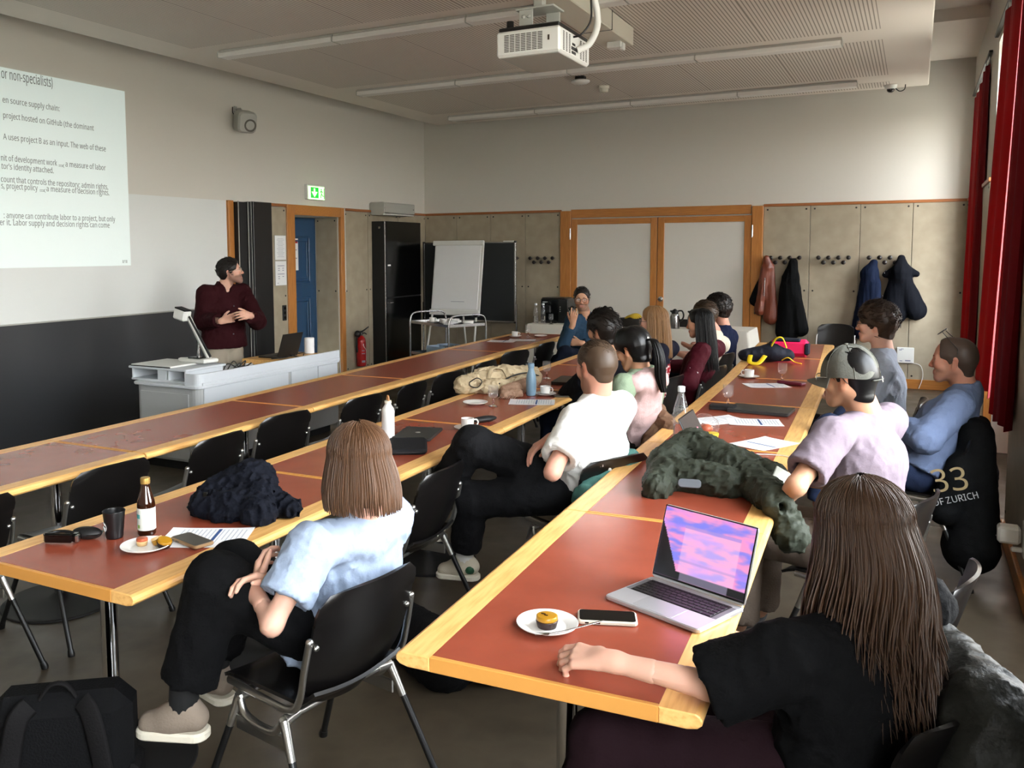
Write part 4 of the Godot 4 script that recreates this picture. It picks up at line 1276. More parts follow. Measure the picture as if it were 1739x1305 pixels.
	solo("lectern_cable", "black cables lying along the front edge of the wooden laptop box", "cables", MB.new().tube(curve([Vector3(0.10, 0.08, 0.1), Vector3(0.19, 0.085, 0.02), Vector3(0.17, 0.085, -0.12), Vector3(0.20, 0.06, -0.22), Vector3(0.16, 0.085, -0.30)], 6), 0.005, 6).tube(curve([Vector3(0.05, 0.08, -0.2), Vector3(0.12, 0.09, -0.28), Vector3(0.08, 0.082, -0.4)], 5), 0.004, 6).box(Vector3(0.19, 0.095, -0.09), Vector3(0.03, 0.02, 0.05), 0.004), "black_plastic", Vector3(-5.22, 0.694, -6.32))

func mug(called: String, label: String, at: Vector3, r: float, h: float, turn: float) -> Node3D:
	var t := thing(called, label, "cup", at, deg_to_rad(turn))
	part("bowl", MB.new().lathe([Vector2(0, 0), Vector2(r * 0.8, 0), Vector2(r * 0.95, 0.006), Vector2(r, h * 0.3), Vector2(r, h), Vector2(r - 0.004, h), Vector2(r - 0.005, h * 0.3), Vector2(r * 0.7, 0.008), Vector2(0, 0.008)], 24), "porcelain", t)
	part("handle", MB.new().tube(curve([Vector3(r - 0.002, h * 0.85, 0), Vector3(r + 0.018, h * 0.8, 0), Vector3(r + 0.022, h * 0.5, 0), Vector3(r + 0.010, h * 0.26, 0), Vector3(r - 0.003, h * 0.22, 0)], 4), 0.0045, 8), "porcelain", t)
	return t

func laptop(called: String, label: String, at: Vector3, turn: float, open_deg: float, shell: String, screen: String, keys := true, w := 0.312, d := 0.221) -> Node3D:
	# opens towards +z; hinge along x at z = -d / 2
	var t := thing(called, label, "laptop", at, deg_to_rad(turn))
	part("base", MB.new().prism(rrect(w, d, 0.012), 0.0135, 0.003), shell, t)
	part("rubber_feet", MB.new().box(Vector3(0, -0.001, 0), Vector3(w * 0.8, 0.002, d * 0.8)), "black_matt", t)
	part("keyboard_well", MB.new().box(Vector3(0, 0.0137, -0.032), Vector3(w * 0.86, 0.0006, 0.105)), "black_matt", t)
	if keys:
		for r in 6:
			var n: int = [14, 14, 14, 13, 12, 8][r]
			var kw := 0.262 / n
			for k in n:
				var ww := kw - 0.003
				if r == 5 and k == 4: ww += 0.004
				part("key", keycap(snappedf(ww, 0.0005), 0.0135 if r > 0 else 0.008), "key_black", t).position = Vector3(-0.131 + kw * (k + 0.5), 0.0140, -0.0775 + 0.0175 * r)
		part("speaker_grille", MB.new().box(Vector3(-0.142, 0.0138, -0.03), Vector3(0.014, 0.0006, 0.10)).box(Vector3(0.142, 0.0138, -0.03), Vector3(0.014, 0.0006, 0.10)), "alu_dark", t)
		part("ports", MB.new().box(Vector3(-w / 2, 0.006, -0.075), Vector3(0.002, 0.003, 0.016)).box(Vector3(-w / 2, 0.006, -0.045), Vector3(0.002, 0.004, 0.010)).box(Vector3(-w / 2, 0.006, -0.028), Vector3(0.002, 0.004, 0.010)).box(Vector3(-w / 2, 0.006, -0.008), Vector3(0.002, 0.0045, 0.006)), "black_gloss", t)
	part("trackpad", MB.new().at(Transform3D(Basis(), Vector3(0, 0.0132, 0.062))).prism(rrect(0.13, 0.08, 0.006), 0.0008), "trackpad" if keys else shell, t)
	var lid := Transform3D(Basis(Vector3.RIGHT, deg_to_rad(90.0 - open_deg)), Vector3(0, 0.014, -d / 2 + 0.004))
	var l := MB.new().at(lid * Transform3D(Basis(Vector3.RIGHT, PI / 2), Vector3(0, d / 2, 0)))
	l.at(l.xf * Transform3D(Basis(), Vector3(0, -0.006, 0))).prism(rrect(w, d, 0.012), 0.006, 0.002)
	var lp := part("lid", l, shell, t)
	var s := MB.new().at(lid)
	s.box(Vector3(0, d / 2 + 0.003, 0.0003), Vector3(w - 0.006, d - 0.010, 0.0012), 0.0)
	part("bezel", s, "black_gloss", lp)
	var sc := MB.new().at(lid)
	sc.face([Vector3(-w / 2 + 0.006, 0.014, 0.0013), Vector3(w / 2 - 0.006, 0.014, 0.0013), Vector3(w / 2 - 0.006, d - 0.005, 0.0013), Vector3(-w / 2 + 0.006, d - 0.005, 0.0013)], [Vector2(0, 1), Vector2(1, 1), Vector2(1, 0), Vector2(0, 0)])
	part("screen", sc, screen, lp)
	return t

var keycaps := {}
func keycap(w: float, d: float) -> ArrayMesh:
	var k := "%.4f_%.4f" % [w, d]
	if not keycaps.has(k): keycaps[k] = MB.new().box(Vector3(0, 0.0006, 0), Vector3(w, 0.0016, d), 0.0004).mesh(M.key_black)
	return keycaps[k]

# ------------------------------------------------------------------ back of the room
func build_back() -> void:
	var pb := thing("pinboard", "large dark grey pinboard in an aluminium frame behind the flip chart", "board", Vector3(-5.95, 0, -11.85))
	part("board", MB.new().box(Vector3(0, 1.27, 0), Vector3(1.52, 1.16, 0.03), 0.003), "slate", pb)
	part("frame", MB.new().box(Vector3(-0.765, 1.27, 0), Vector3(0.03, 1.20, 0.04), 0.004).box(Vector3(0.765, 1.27, 0), Vector3(0.03, 1.20, 0.04), 0.004).box(Vector3(0, 0.685, 0), Vector3(1.52, 0.025, 0.04), 0.004).box(Vector3(0, 1.855, 0), Vector3(1.52, 0.02, 0.035), 0.004), "steel", pb)
	for x in [-0.765, 0.765]:
		part("corner", MB.new().box(Vector3(x, 1.86, 0), Vector3(0.035, 0.03, 0.045), 0.006).box(Vector3(x, 0.68, 0), Vector3(0.035, 0.03, 0.045), 0.006), "black_plastic", pb)
		part("leg", MB.new().box(Vector3(x + 0.02 * signf(x), 0.49, 0.0), Vector3(0.022, 0.92, 0.03), 0.004).box(Vector3(x, 0.015, 0), Vector3(0.05, 0.03, 0.44), 0.006), "steel", pb)
	part("clip", MB.new().box(Vector3(0.66, 1.87, 0.0), Vector3(0.16, 0.02, 0.04), 0.003), "white_plastic", pb)
	# flip chart
	var fc := thing("flip_chart", "white flip chart easel with a blank sheet in front of the pinboard", "flip chart", Vector3(-5.93, 0, -11.40))
	var tilt := Basis(Vector3.RIGHT, deg_to_rad(-9))
	var fx := Transform3D(tilt, Vector3(0, 0.80, 0.08))
	part("board", MB.new().at(fx).box(Vector3(0.01, 0.53, -0.02), Vector3(0.80, 1.06, 0.02), 0.004), "white_plastic", fc)
	part("sheet_pad", MB.new().at(fx).box(Vector3(0.0, 0.57, -0.004), Vector3(0.74, 0.96, 0.014), 0.002), "paper", fc)
	part("clamp_bar", MB.new().at(fx).box(Vector3(0.0, 1.06, 0.0), Vector3(0.83, 0.07, 0.045), 0.006), "white_plastic", fc)
	part("pen_tray", MB.new().at(fx).box(Vector3(0.01, 0.04, 0.02), Vector3(0.80, 0.075, 0.03), 0.004), "white_plastic", fc)
	part("pencil_mark", MB.new().at(fx).box(Vector3(0.05, 0.20, 0.0035), Vector3(0.22, 0.006, 0.0006)), "ink_pale", fc)
	for x in [-0.36, 0.36]:
		part("leg", MB.new().tube([Vector3(x, 0.84, 0.06), Vector3(x * 1.1, 0.0, 0.28)], 0.016, 8), "white_plastic", fc)
	part("leg", MB.new().tube([Vector3(0, 1.5, -0.08), Vector3(0, 0.0, -0.38)], 0.014, 8), "white_plastic", fc)
	part("marker_holder", MB.new().at(fx).box(Vector3(0.37, 0.0, 0.03), Vector3(0.06, 0.05, 0.04), 0.004), "black_plastic", fc)
	# trolley
	var tr := thing("serving_trolley", "two-tier chrome serving trolley between the cabinet and the left table row", "trolley", Vector3(-5.46, 0, -10.24), deg_to_rad(-28.5))
	for s in [-1.0, 1.0]:
		var hp := curve([Vector3(s * 0.47, 0.08, 0.29), Vector3(s * 0.47, 0.60, 0.29), Vector3(s * 0.47, 0.82, 0.285), Vector3(s * 0.47, 0.905, 0.22), Vector3(s * 0.47, 0.915, 0.0), Vector3(s * 0.47, 0.905, -0.22), Vector3(s * 0.47, 0.82, -0.285), Vector3(s * 0.47, 0.60, -0.29), Vector3(s * 0.47, 0.08, -0.29)], 5)
		part("tube_frame", MB.new().tube(hp, 0.0125, 10), "steel", tr)
		for z in [-0.29, 0.29]: part("castor", MB.new().at(Transform3D(Basis(Vector3.RIGHT, PI / 2), Vector3(s * 0.47, 0.045, z))).lathe([Vector2(0, -0.012), Vector2(0.045, -0.012), Vector2(0.045, 0.012), Vector2(0, 0.012)], 16), "black_plastic", tr)
	for y in [0.775, 0.36]:
		part("tray_shelf", MB.new().box(Vector3(0, y, 0), Vector3(0.93, 0.012, 0.57), 0.003).box(Vector3(0, y + 0.01, 0.288), Vector3(0.93, 0.035, 0.006)).box(Vector3(0, y + 0.01, -0.288), Vector3(0.93, 0.035, 0.006)).box(Vector3(0.468, y + 0.01, 0), Vector3(0.006, 0.035, 0.57)).box(Vector3(-0.468, y + 0.01, 0), Vector3(0.006, 0.035, 0.57)), "steel", tr)
	var tb := tr.transform
	cup_set("stacked_cup", "white cup on a saucer at the left end of the trolley's top shelf", tb * Vector3(-0.25, 0.7815, 0.08), 40)
	solo("round_tray", "round black tray of stacked crockery on the trolley", "tray", MB.new().lathe([Vector2(0, 0), Vector2(0.19, 0), Vector2(0.21, 0.02), Vector2(0.205, 0.02), Vector2(0.185, 0.006), Vector2(0, 0.006)], 30), "black_plastic", tb * Vector3(0.12, 0.7815, 0.05))
	for k in 5:
		var a := k * 1.3
		mug("stacked_mug", "%s white cup crowded on the trolley's round black tray" % ["frontmost", "second", "third", "fourth", "rearmost"][k], tb * Vector3(0.12 + 0.10 * cos(a), 0.788, 0.05 + 0.10 * sin(a)), 0.038, 0.06, k * 70.0)
	solo("saucer_stack", "short pile of white saucers at the trolley's right end", "saucers", MB.new().lathe([Vector2(0, 0), Vector2(0.04, 0), Vector2(0.07, 0.012), Vector2(0.072, 0.05), Vector2(0.04, 0.042), Vector2(0, 0.042)], 24), "porcelain", tb * Vector3(0.34, 0.7815, -0.1))
	var np := MB.new()
	for k in 4: np.at(Transform3D(Basis(Vector3.UP, k * 0.9), Vector3(0.03 * k - 0.04, 0.012 + 0.012 * k, 0.0))).box(Vector3.ZERO, Vector3(0.13, 0.02, 0.10), 0.008)
	solo("crumpled_napkins", "crumpled used napkins on the trolley's top shelf", "napkins", np, "paper", tb * Vector3(0.30, 0.784, 0.13), 0.4)
	for k in 2:
		var bx := thing("plastic_basket", "%s pale blue basket on the trolley's lower shelf" % ["front" if k == 0 else "rear"], "basket", tb * Vector3(-0.05 - 0.08 * k, 0.3665, 0.08 - 0.22 * k), deg_to_rad(-28.5))
		part("bin", MB.new().box(Vector3(0, 0.055, 0.10), Vector3(0.36, 0.11, 0.006)).box(Vector3(0, 0.055, -0.10), Vector3(0.36, 0.11, 0.006)).box(Vector3(0.18, 0.055, 0), Vector3(0.006, 0.11, 0.2)).box(Vector3(-0.18, 0.055, 0), Vector3(0.006, 0.11, 0.2)).box(Vector3(0, 0.004, 0), Vector3(0.36, 0.008, 0.2)), "pale_blue", bx)
	for k in 12:
		var g := goblet("upturned glass, %s in the %s line on the trolley's lower shelf" % [["first", "second", "third", "fourth"][k % 4], ["front", "middle", "rear"][k / 4]], tb * Vector3(0.20 + 0.075 * (k % 4), 0.3665, 0.16 - 0.09 * (k / 4)), "glasses on the trolley's lower shelf")
		g.rotation.x = PI
		g.position.y += 0.135
	# cloth-covered table along the back wall
	var ct := thing("buffet_table", "long buffet table under a white cloth along the back wall", "table", Vector3(-3.2, 0, -11.36))
	part("tabletop", MB.new().box(Vector3(0, 0.72, 0), Vector3(2.84, 0.03, 0.64), 0.004), "beech_across", ct)
	for q in [[-1.35, -0.28], [1.35, -0.28], [-1.35, 0.28], [1.35, 0.28]]: part("leg", MB.new().tube([Vector3(q[0], 0, q[1]), Vector3(q[0], 0.705, q[1])], 0.018, 10), "black_metal", ct)
	var cl := thing("table_cloth", "white cloth draped to the floor over the buffet table", "tablecloth", Vector3(-3.2, 0, -11.36))
	var per := [Vector2(-1.44, 0.34), Vector2(1.44, 0.34), Vector2(1.44, -0.34), Vector2(-1.44, -0.34)]
	var drop := func(u: float, v: float) -> Vector3:
		var L := [2.88, 0.68, 2.88, 0.68]
		var s := u * 7.12
		var k := 0
		while k < 3 and s > L[k]:
			s -= L[k]; k += 1
		var a: Vector2 = per[k]
		var b: Vector2 = per[(k + 1) % 4]
		var p := a.lerp(b, clampf(s / L[k], 0, 1))
		var corner := 1.0 - clampf(minf(s, L[k] - s) / 0.22, 0, 1)
		var out := p.normalized() * (0.02 + 0.10 * corner * corner) * v + (Vector2(0, 1) if k == 0 else Vector2(1, 0) if k == 1 else Vector2(0, -1) if k == 2 else Vector2(-1, 0)) * (0.018 * sin(u * 64.0 + sin(u * 21.0) * 2.0) * v)
		return Vector3(p.x + out.x, 0.742 - v * 0.69 + 0.0, p.y + out.y)
	var cm := MB.new().sheet(drop, 160, 8, 0.0)
	cm.box(Vector3(0, 0.7385, 0), Vector3(2.88, 0.007, 0.68), 0.002)
	part("cloth", cm, "linen", cl)
	var y := 0.7425
	var cf := thing("coffee_machine", "black coffee machine at the left end of the buffet table", "coffee machine", Vector3(-4.36, y, -11.42))
	part("body", MB.new().box(Vector3(0, 0.165, -0.03), Vector3(0.40, 0.33, 0.32), 0.012), "black_satin", cf)
	part("front_panel", MB.new().box(Vector3(-0.06, 0.17, 0.132), Vector3(0.25, 0.29, 0.012), 0.004), "black_gloss", cf)
	part("spout", MB.new().box(Vector3(-0.08, 0.19, 0.155), Vector3(0.08, 0.10, 0.05), 0.01), "black_plastic", cf)
	part("drip_tray", MB.new().box(Vector3(-0.06, 0.015, 0.16), Vector3(0.22, 0.03, 0.08), 0.004), "black_plastic", cf)
	part("lid", MB.new().box(Vector3(-0.02, 0.335, -0.03), Vector3(0.34, 0.016, 0.28), 0.006), "black_plastic", cf)
	part("emblem", MB.new().box(Vector3(-0.13, 0.285, 0.139), Vector3(0.075, 0.014, 0.002)), "steel", cf)
	part("buttons", MB.new().box(Vector3(0.09, 0.22, 0.139), Vector3(0.014, 0.014, 0.002)).box(Vector3(0.09, 0.19, 0.139), Vector3(0.014, 0.014, 0.002)).box(Vector3(0.09, 0.16, 0.139), Vector3(0.014, 0.014, 0.002)), "grey_plastic", cf)
	water_bottle("clear water bottle left of the coffee machine, the outer of two", Vector3(-4.66 + 0.10, y, -11.12), 0.9)
	water_bottle("clear water bottle touching the coffee machine, the inner of two", Vector3(-4.47, y, -11.16), 0.9)
	goblet("stemmed glass in front of the coffee machine", Vector3(-4.33, y, -11.10), "")
	vacuum_jug("steel vacuum jug beside the coffee machine behind the man in denim", Vector3(-4.06, y, -11.18), 0.3)
	vacuum_jug("steel vacuum jug behind the dark-haired man, only its lid showing", Vector3(-3.66, y, -11.36), 0.0)
	vacuum_jug("steel vacuum jug with black handle right of the blonde woman", Vector3(-2.66, y, -11.08), 0.0)
	vacuum_jug("steel vacuum jug half hidden by the woman in maroon", Vector3(-2.44, y, -11.08), 0.2)
	solo("serving_tray", "black rectangular tray between two vacuum jugs", "tray", MB.new().box(Vector3(0, 0.05, 0), Vector3(0.26, 0.10, 0.02), 0.004), "black_matt", Vector3(-2.58, y, -11.35))
	var fb := thing("fruit_basket", "dark woven fruit basket on the buffet table beside the dark-haired man", "basket", Vector3(-3.24, y, -11.14))
	part("basket", MB.new().lathe([Vector2(0, 0), Vector2(0.10, 0), Vector2(0.11, 0.02), Vector2(0.135, 0.10), Vector2(0.14, 0.11), Vector2(0.13, 0.11), Vector2(0.10, 0.03), Vector2(0, 0.02)], 20, 1.15, 0.8), "basket_dark", fb)
	for k in 5:
		var b := MB.new().tube(curve([Vector3(-0.08, 0.0, 0), Vector3(-0.03, 0.028, 0), Vector3(0.03, 0.028, 0), Vector3(0.08, -0.005, 0)], 4), [0.006, 0.012, 0.015, 0.016, 0.017, 0.017, 0.017, 0.017, 0.016, 0.015, 0.013, 0.009, 0.005], 8)
		solo("banana", "%s banana of the bunch in the fruit basket" % ["front", "second", "middle", "fourth", "rear"][k], "banana", b, "banana_yellow", Vector3(-3.24 + 0.012 * k, y + 0.10 + 0.006 * k, -11.09 - 0.022 * k), 0.15 * k - 0.3)
	build_coats()

func vacuum_jug(label: String, at: Vector3, turn: float) -> void:
	var t := thing("vacuum_jug", label, "vacuum jug", at, turn)
	part("body", MB.new().lathe([Vector2(0, 0), Vector2(0.058, 0), Vector2(0.062, 0.01), Vector2(0.062, 0.14), Vector2(0.052, 0.175), Vector2(0.04, 0.19)], 22), "steel", t)
	part("lid", MB.new().lathe([Vector2(0.041, 0.185), Vector2(0.045, 0.20), Vector2(0.042, 0.225), Vector2(0.02, 0.238), Vector2(0.014, 0.248), Vector2(0, 0.248)], 18).tube([Vector3(-0.03, 0.21, 0), Vector3(-0.06, 0.222, 0)], [0.018, 0.008], 8), "black_plastic", t)
	part("handle", MB.new().tube(curve([Vector3(0.035, 0.22, 0), Vector3(0.085, 0.225, 0), Vector3(0.108, 0.18, 0), Vector3(0.10, 0.13, 0), Vector3(0.064, 0.09, 0)], 4), 0.010, 8), "black_plastic", t)

func water_bottle(label: String, at: Vector3, k := 1.0) -> Node3D:
	var t := thing("glass_bottle", label, "bottle", at)
	t.scale = Vector3.ONE * k
	part("glass", MB.new().lathe([Vector2(0, 0.004), Vector2(0.034, 0.0), Vector2(0.039, 0.008), Vector2(0.039, 0.15), Vector2(0.036, 0.19), Vector2(0.024, 0.235), Vector2(0.0165, 0.265), Vector2(0.0165, 0.285)], 26), "drink_glass", t)
	part("water", MB.new().lathe([Vector2(0, 0.008), Vector2(0.034, 0.008), Vector2(0.036, 0.015), Vector2(0.036, 0.11), Vector2(0, 0.11)], 24), "clear_water", t)
	part("cap", MB.new().lathe([Vector2(0.018, 0.276), Vector2(0.019, 0.280), Vector2(0.019, 0.300), Vector2(0.016, 0.304), Vector2(0, 0.304)], 18), "cap_clear", t)
	return t

var glass0: Node3D
func goblet(label: String, at: Vector3, group: String) -> Node3D:
	if glass0:
		var d := again(glass0, label, at)
		if group: d.set_meta("group", group)
		elif d.has_meta("group"): d.remove_meta("group")
		return d
	var t := thing("stemmed_glass", label, "glass", at, 0.0, group)
	part("bowl", MB.new().lathe([Vector2(0.005, 0.052), Vector2(0.018, 0.055), Vector2(0.030, 0.066), Vector2(0.033, 0.085), Vector2(0.032, 0.135), Vector2(0.0308, 0.135), Vector2(0.0315, 0.085), Vector2(0.028, 0.068), Vector2(0.016, 0.058), Vector2(0, 0.056)], 22), "drink_glass", t)
	part("stem", MB.new().lathe([Vector2(0, 0.0), Vector2(0.031, 0.0), Vector2(0.031, 0.003), Vector2(0.012, 0.008), Vector2(0.006, 0.018), Vector2(0.009, 0.026), Vector2(0.006, 0.036), Vector2(0.007, 0.05), Vector2(0, 0.054)], 20), "solid_glass", t)
	glass0 = t
	return t

func cup_set(called: String, label: String, at: Vector3, turn: float, spoon := false) -> Node3D:
	var t := thing(called, label, "cup", at, deg_to_rad(turn))
	part("saucer", MB.new().lathe([Vector2(0, 0.002), Vector2(0.04, 0.0), Vector2(0.045, 0.003), Vector2(0.075, 0.014), Vector2(0.0755, 0.017), Vector2(0.045, 0.008), Vector2(0.036, 0.006), Vector2(0, 0.006)], 30), "porcelain", t)
	var r := 0.0375
	var h := 0.058
	part("bowl", MB.new().at(Transform3D(Basis(), Vector3(0, 0.006, 0))).lathe([Vector2(0, 0.0), Vector2(0.026, 0), Vector2(0.031, 0.004), Vector2(r - 0.003, 0.016), Vector2(r, h), Vector2(r - 0.003, h), Vector2(r - 0.006, 0.018), Vector2(0.02, 0.007), Vector2(0, 0.006)], 26), "porcelain", t)
	part("handle", MB.new().at(Transform3D(Basis(), Vector3(0, 0.006, 0))).tube(curve([Vector3(r - 0.003, h * 0.85, 0), Vector3(r + 0.014, h * 0.88, 0), Vector3(r + 0.022, h * 0.6, 0), Vector3(r + 0.012, h * 0.32, 0), Vector3(r - 0.005, h * 0.34, 0)], 4), 0.0042, 8), "porcelain", t)
	if spoon: part("spoon", MB.new().tube([Vector3(0.05, 0.016, 0.03), Vector3(-0.03, 0.02, 0.055)], 0.0025, 6), "steel", t)
	return t

func coat(called: String, label: String, b: Blob, m: String, seed_n: int, fold := 0.02) -> Node3D:
	b.cell = 0.013
	b.amp = fold
	b.freq = 9.0
	b.stretch = Vector3(1.0, 0.16, 1.0)
	b.ridged = true
	b.seed_n = seed_n
	b.cut(Vector3(0, 0, ZB + 0.026), Vector3.FORWARD)
	var mb := MB.new()
	b.into(mb)
	var t := thing(called, label, "coat")
	part("cloth", mb, m, t)
	return t

func build_coats() -> void:
	var z := ZB + 0.09
	var F := Vector3.BACK
	var b := Blob.new()
	b.add(Vector3(-1.72, 1.61, z + 0.01), Vector3(-1.70, 1.50, z), 0.03, 0.055, 0.03)
	b.add(Vector3(-1.70, 1.50, z), Vector3(-1.655, 0.84, z), 0.06, 0.085, 0.03, F, 0.6)
	b.add(Vector3(-1.73, 1.48, z + 0.02), Vector3(-1.78, 1.10, z + 0.01), 0.05, 0.045, 0.025)
	b.add(Vector3(-1.78, 1.10, z + 0.01), Vector3(-1.80, 0.93, z + 0.01), 0.045, 0.055, 0.02)
	var t := coat("leather_jacket", "brown leather jacket hanging from a peg beside the double door", b, "leather_brown", 3, 0.018)
	part("metal_trim", MB.new().ball(Vector3(-1.857, 0.895, z + 0.01), Vector3(0.012, 0.018, 0.01), 8, 5).tube([Vector3(-1.73, 1.36, z + 0.07), Vector3(-1.735, 1.12, z + 0.065)], 0.005, 6), "steel", t)
	b = Blob.new()
	b.add(Vector3(-1.755, 1.40, z - 0.01), Vector3(-1.86, 1.06, z - 0.01), 0.03, 0.065, 0.03, F, 0.6)
	coat("dark_jacket", "black jacket mostly hidden behind the brown leather jacket", b, "coat_black", 4)
	b = Blob.new()
	b.add(Vector3(-1.395, 1.56, z), Vector3(-1.42, 1.36, z + 0.01), 0.04, 0.085, 0.03, F, 0.8)
	b.add(Vector3(-1.42, 1.36, z), Vector3(-1.42, 1.15, z), 0.085, 0.10, 0.05, F, 0.7)
	b.add(Vector3(-1.43, 1.22, z), Vector3(-1.45, 0.66, z), 0.11, 0.13, 0.05, F, 0.6)
	b.add(Vector3(-1.37, 1.16, z + 0.01), Vector3(-1.285, 0.70, z + 0.01), 0.06, 0.085, 0.03, F, 0.8)
	coat("black_coat", "long black hooded coat hanging right of the brown leather jacket", b, "coat_black", 5)
	b = Blob.new()
	b.add(Vector3(-0.46, 1.56, z), Vector3(-0.50, 1.42, z), 0.03, 0.085, 0.03, F, 0.7)
	b.add(Vector3(-0.50, 1.42, z), Vector3(-0.49, 1.25, z), 0.09, 0.095, 0.03, F, 0.7)
	b.add(Vector3(-0.50, 1.25, z), Vector3(-0.56, 0.72, z), 0.10, 0.115, 0.03, F, 0.65)
	b.add(Vector3(-0.44, 1.30, z + 0.01), Vector3(-0.43, 0.78, z + 0.01), 0.06, 0.07, 0.03)
	coat("blue_coat", "navy blue coat hanging behind the head of the man in grey", b, "coat_navy_blue", 6)
	b = Blob.new()
	b.add(Vector3(-0.155, 1.61, z + 0.01), Vector3(-0.155, 1.47, z + 0.03), 0.035, 0.10, 0.03, F, 0.7)
	b.add(Vector3(-0.155, 1.44, z + 0.04), Vector3(-0.155, 1.39, z + 0.04), 0.10, 0.09, 0.04, F, 0.7)
	b.add(Vector3(-0.10, 1.48, z), Vector3(0.01, 1.42, z), 0.05, 0.03, 0.02, F, 0.7)
	b.add(Vector3(-0.20, 1.46, z), Vector3(-0.32, 1.41, z), 0.06, 0.035, 0.02, F, 0.7)
	b.add(Vector3(-0.16, 1.34, z), Vector3(-0.22, 0.96, z), 0.12, 0.15, 0.05, F, 0.55)
	b.add(Vector3(-0.11, 1.30, z + 0.01), Vector3(0.02, 0.98, z + 0.01), 0.09, 0.115, 0.03, F, 0.7)
	t = coat("hooded_jacket", "dark navy jacket with a big hood, rightmost on the pegs", b, "coat_navy", 7, 0.014)
	part("snaps", MB.new().ball(Vector3(-0.335, 1.43, z + 0.03), Vector3(0.008, 0.008, 0.006), 8, 5).ball(Vector3(-0.32, 1.46, z + 0.03), Vector3(0.008, 0.008, 0.006), 8, 5).ball(Vector3(-0.35, 1.15, z + 0.05), Vector3(0.007, 0.007, 0.006), 8, 5), "steel", t)

func make_more_materials() -> void:
	mat("wood_light", Color(0.80, 0.68, 0.45), 0.5)
	mat("dark_alu", Color(0.16, 0.145, 0.13), 0.35, 0.3)
	mat("space_grey", Color(0.20, 0.20, 0.20), 0.4, 0.3)
	mat("alu_silver", Color(0.78, 0.78, 0.79), 0.35, 0.55)
	mat("alu_dark", Color(0.45, 0.45, 0.46), 0.5, 0.4)
	mat("trackpad", Color(0.70, 0.70, 0.71), 0.3, 0.4)
	mat("key_black", Color(0.035, 0.035, 0.038), 0.45)
	mat("screen_off", Color(0.02, 0.02, 0.025), 0.1)
	mat("pale_blue", Color(0.62, 0.70, 0.78), 0.5)
	mat("basket_dark", Color(0.12, 0.10, 0.08), 0.7)
	mat("banana_yellow", Color(0.78, 0.66, 0.18), 0.5)
	cloth("leather_brown", Color(0.42, 0.19, 0.11), 0.38, 0.0, 20.0, 1.0)
	M.leather_brown.metallic_specular = 0.5
	cloth("coat_black", Color(0.035, 0.038, 0.042), 0.85)
	cloth("coat_navy", Color(0.045, 0.055, 0.085), 0.8)
	cloth("coat_navy_blue", Color(0.07, 0.11, 0.20), 0.8)
	var sg := mat("solid_glass", Color(1, 1, 1, 0.0), 0.02)
	sg.refraction_enabled = true
	sg.refraction_scale = 0.05
	var wt := mat("clear_water", Color(1, 1, 1, 0.03), 0.02)
	wt.refraction_enabled = true
	wt.refraction_scale = 0.033
	mat("cap_clear", Color(0.85, 0.87, 0.88), 0.3)

# ------------------------------------------------------------------ things lying on the tables
const TT := 0.7402

func sheet_of_paper(label: String, c: Vector3, turn: float, bar := true, k := 0) -> Node3D:
	var t := thing("paper_sheet", label, "paper", Vector3(c.x, TT + 0.0004 * k, c.z), deg_to_rad(turn), "printed sheets on the tables")
	var lift := 0.0025
	var fn := func(u: float, v: float) -> Vector3:
		return Vector3((u - 0.5) * 0.21, 0.0012 + lift * pow(absf(u - 0.5) * 2.0, 4.0) * pow(absf(v - 0.5) * 2.0, 4.0), (0.5 - v) * 0.297)
	part("sheet", MB.new().sheet(fn, 6, 6, 0.0006), "paper", t)
	if bar:
		part("blue_bar", MB.new().box(Vector3(-0.005, 0.0014, -0.03), Vector3(0.17, 0.0006, 0.012)), "ink_blue", t)
	var ln := MB.new()
	for i in 15:
		var w := 0.10 + 0.065 * absf(sin(i * 1.7 + c.x * 9.0))
		if i == 6: continue
		ln.box(Vector3(-0.085 + w / 2, 0.0014, -0.125 + i * 0.016), Vector3(w, 0.0005, 0.0035))
	part("print", ln, "ink_faint", t).set_meta("kind", "stuff")
	return t

func closed_laptop(label: String, c: Vector3, turn: float, m: String, w := 0.312, d := 0.221, h := 0.016, logo := "") -> Node3D:
	var t := thing("closed_laptop", label, "laptop", Vector3(c.x, TT, c.z), deg_to_rad(turn))
	part("base", MB.new().at(Transform3D(Basis(), Vector3(0, 0.001, 0))).prism(rrect(w, d, 0.012), h * 0.6, 0.003), m, t)
	part("lid", MB.new().at(Transform3D(Basis(), Vector3(0, h * 0.6 + 0.0018, 0))).prism(rrect(w, d, 0.012), h * 0.38, 0.002), m, t)
	if logo: part("emblem", MB.new().at(Transform3D(Basis(), Vector3(0, h * 0.98 + 0.0012, 0))).prism(ring(0.014, 16), 0.0009), logo, t)
	return t

func phone(label: String, c: Vector3, turn: float, case_m: String, face_m: String, lift := 0.0, face_up := true) -> Node3D:
	var t := thing("phone", label, "phone", Vector3(c.x, TT + lift, c.z), deg_to_rad(turn))
	part("case", MB.new().prism(rrect(0.078, 0.158, 0.012), 0.0115, 0.003), case_m, t)
	if face_up:
		part("screen", MB.new().at(Transform3D(Basis(), Vector3(0, 0.0112, 0))).prism(rrect(0.068, 0.148, 0.009), 0.0012, 0.0003), face_m, t)
		part("buttons", MB.new().box(Vector3(-0.039, 0.006, -0.03), Vector3(0.002, 0.004, 0.02)).box(Vector3(-0.039, 0.006, -0.055), Vector3(0.002, 0.004, 0.01)), face_m, t)
	else:
		part("camera_lens", MB.new().at(Transform3D(Basis(), Vector3(0, 0.0112, -0.055))).prism(rrect(0.03, 0.03, 0.008), 0.0012, 0.0003), face_m, t)
	return t

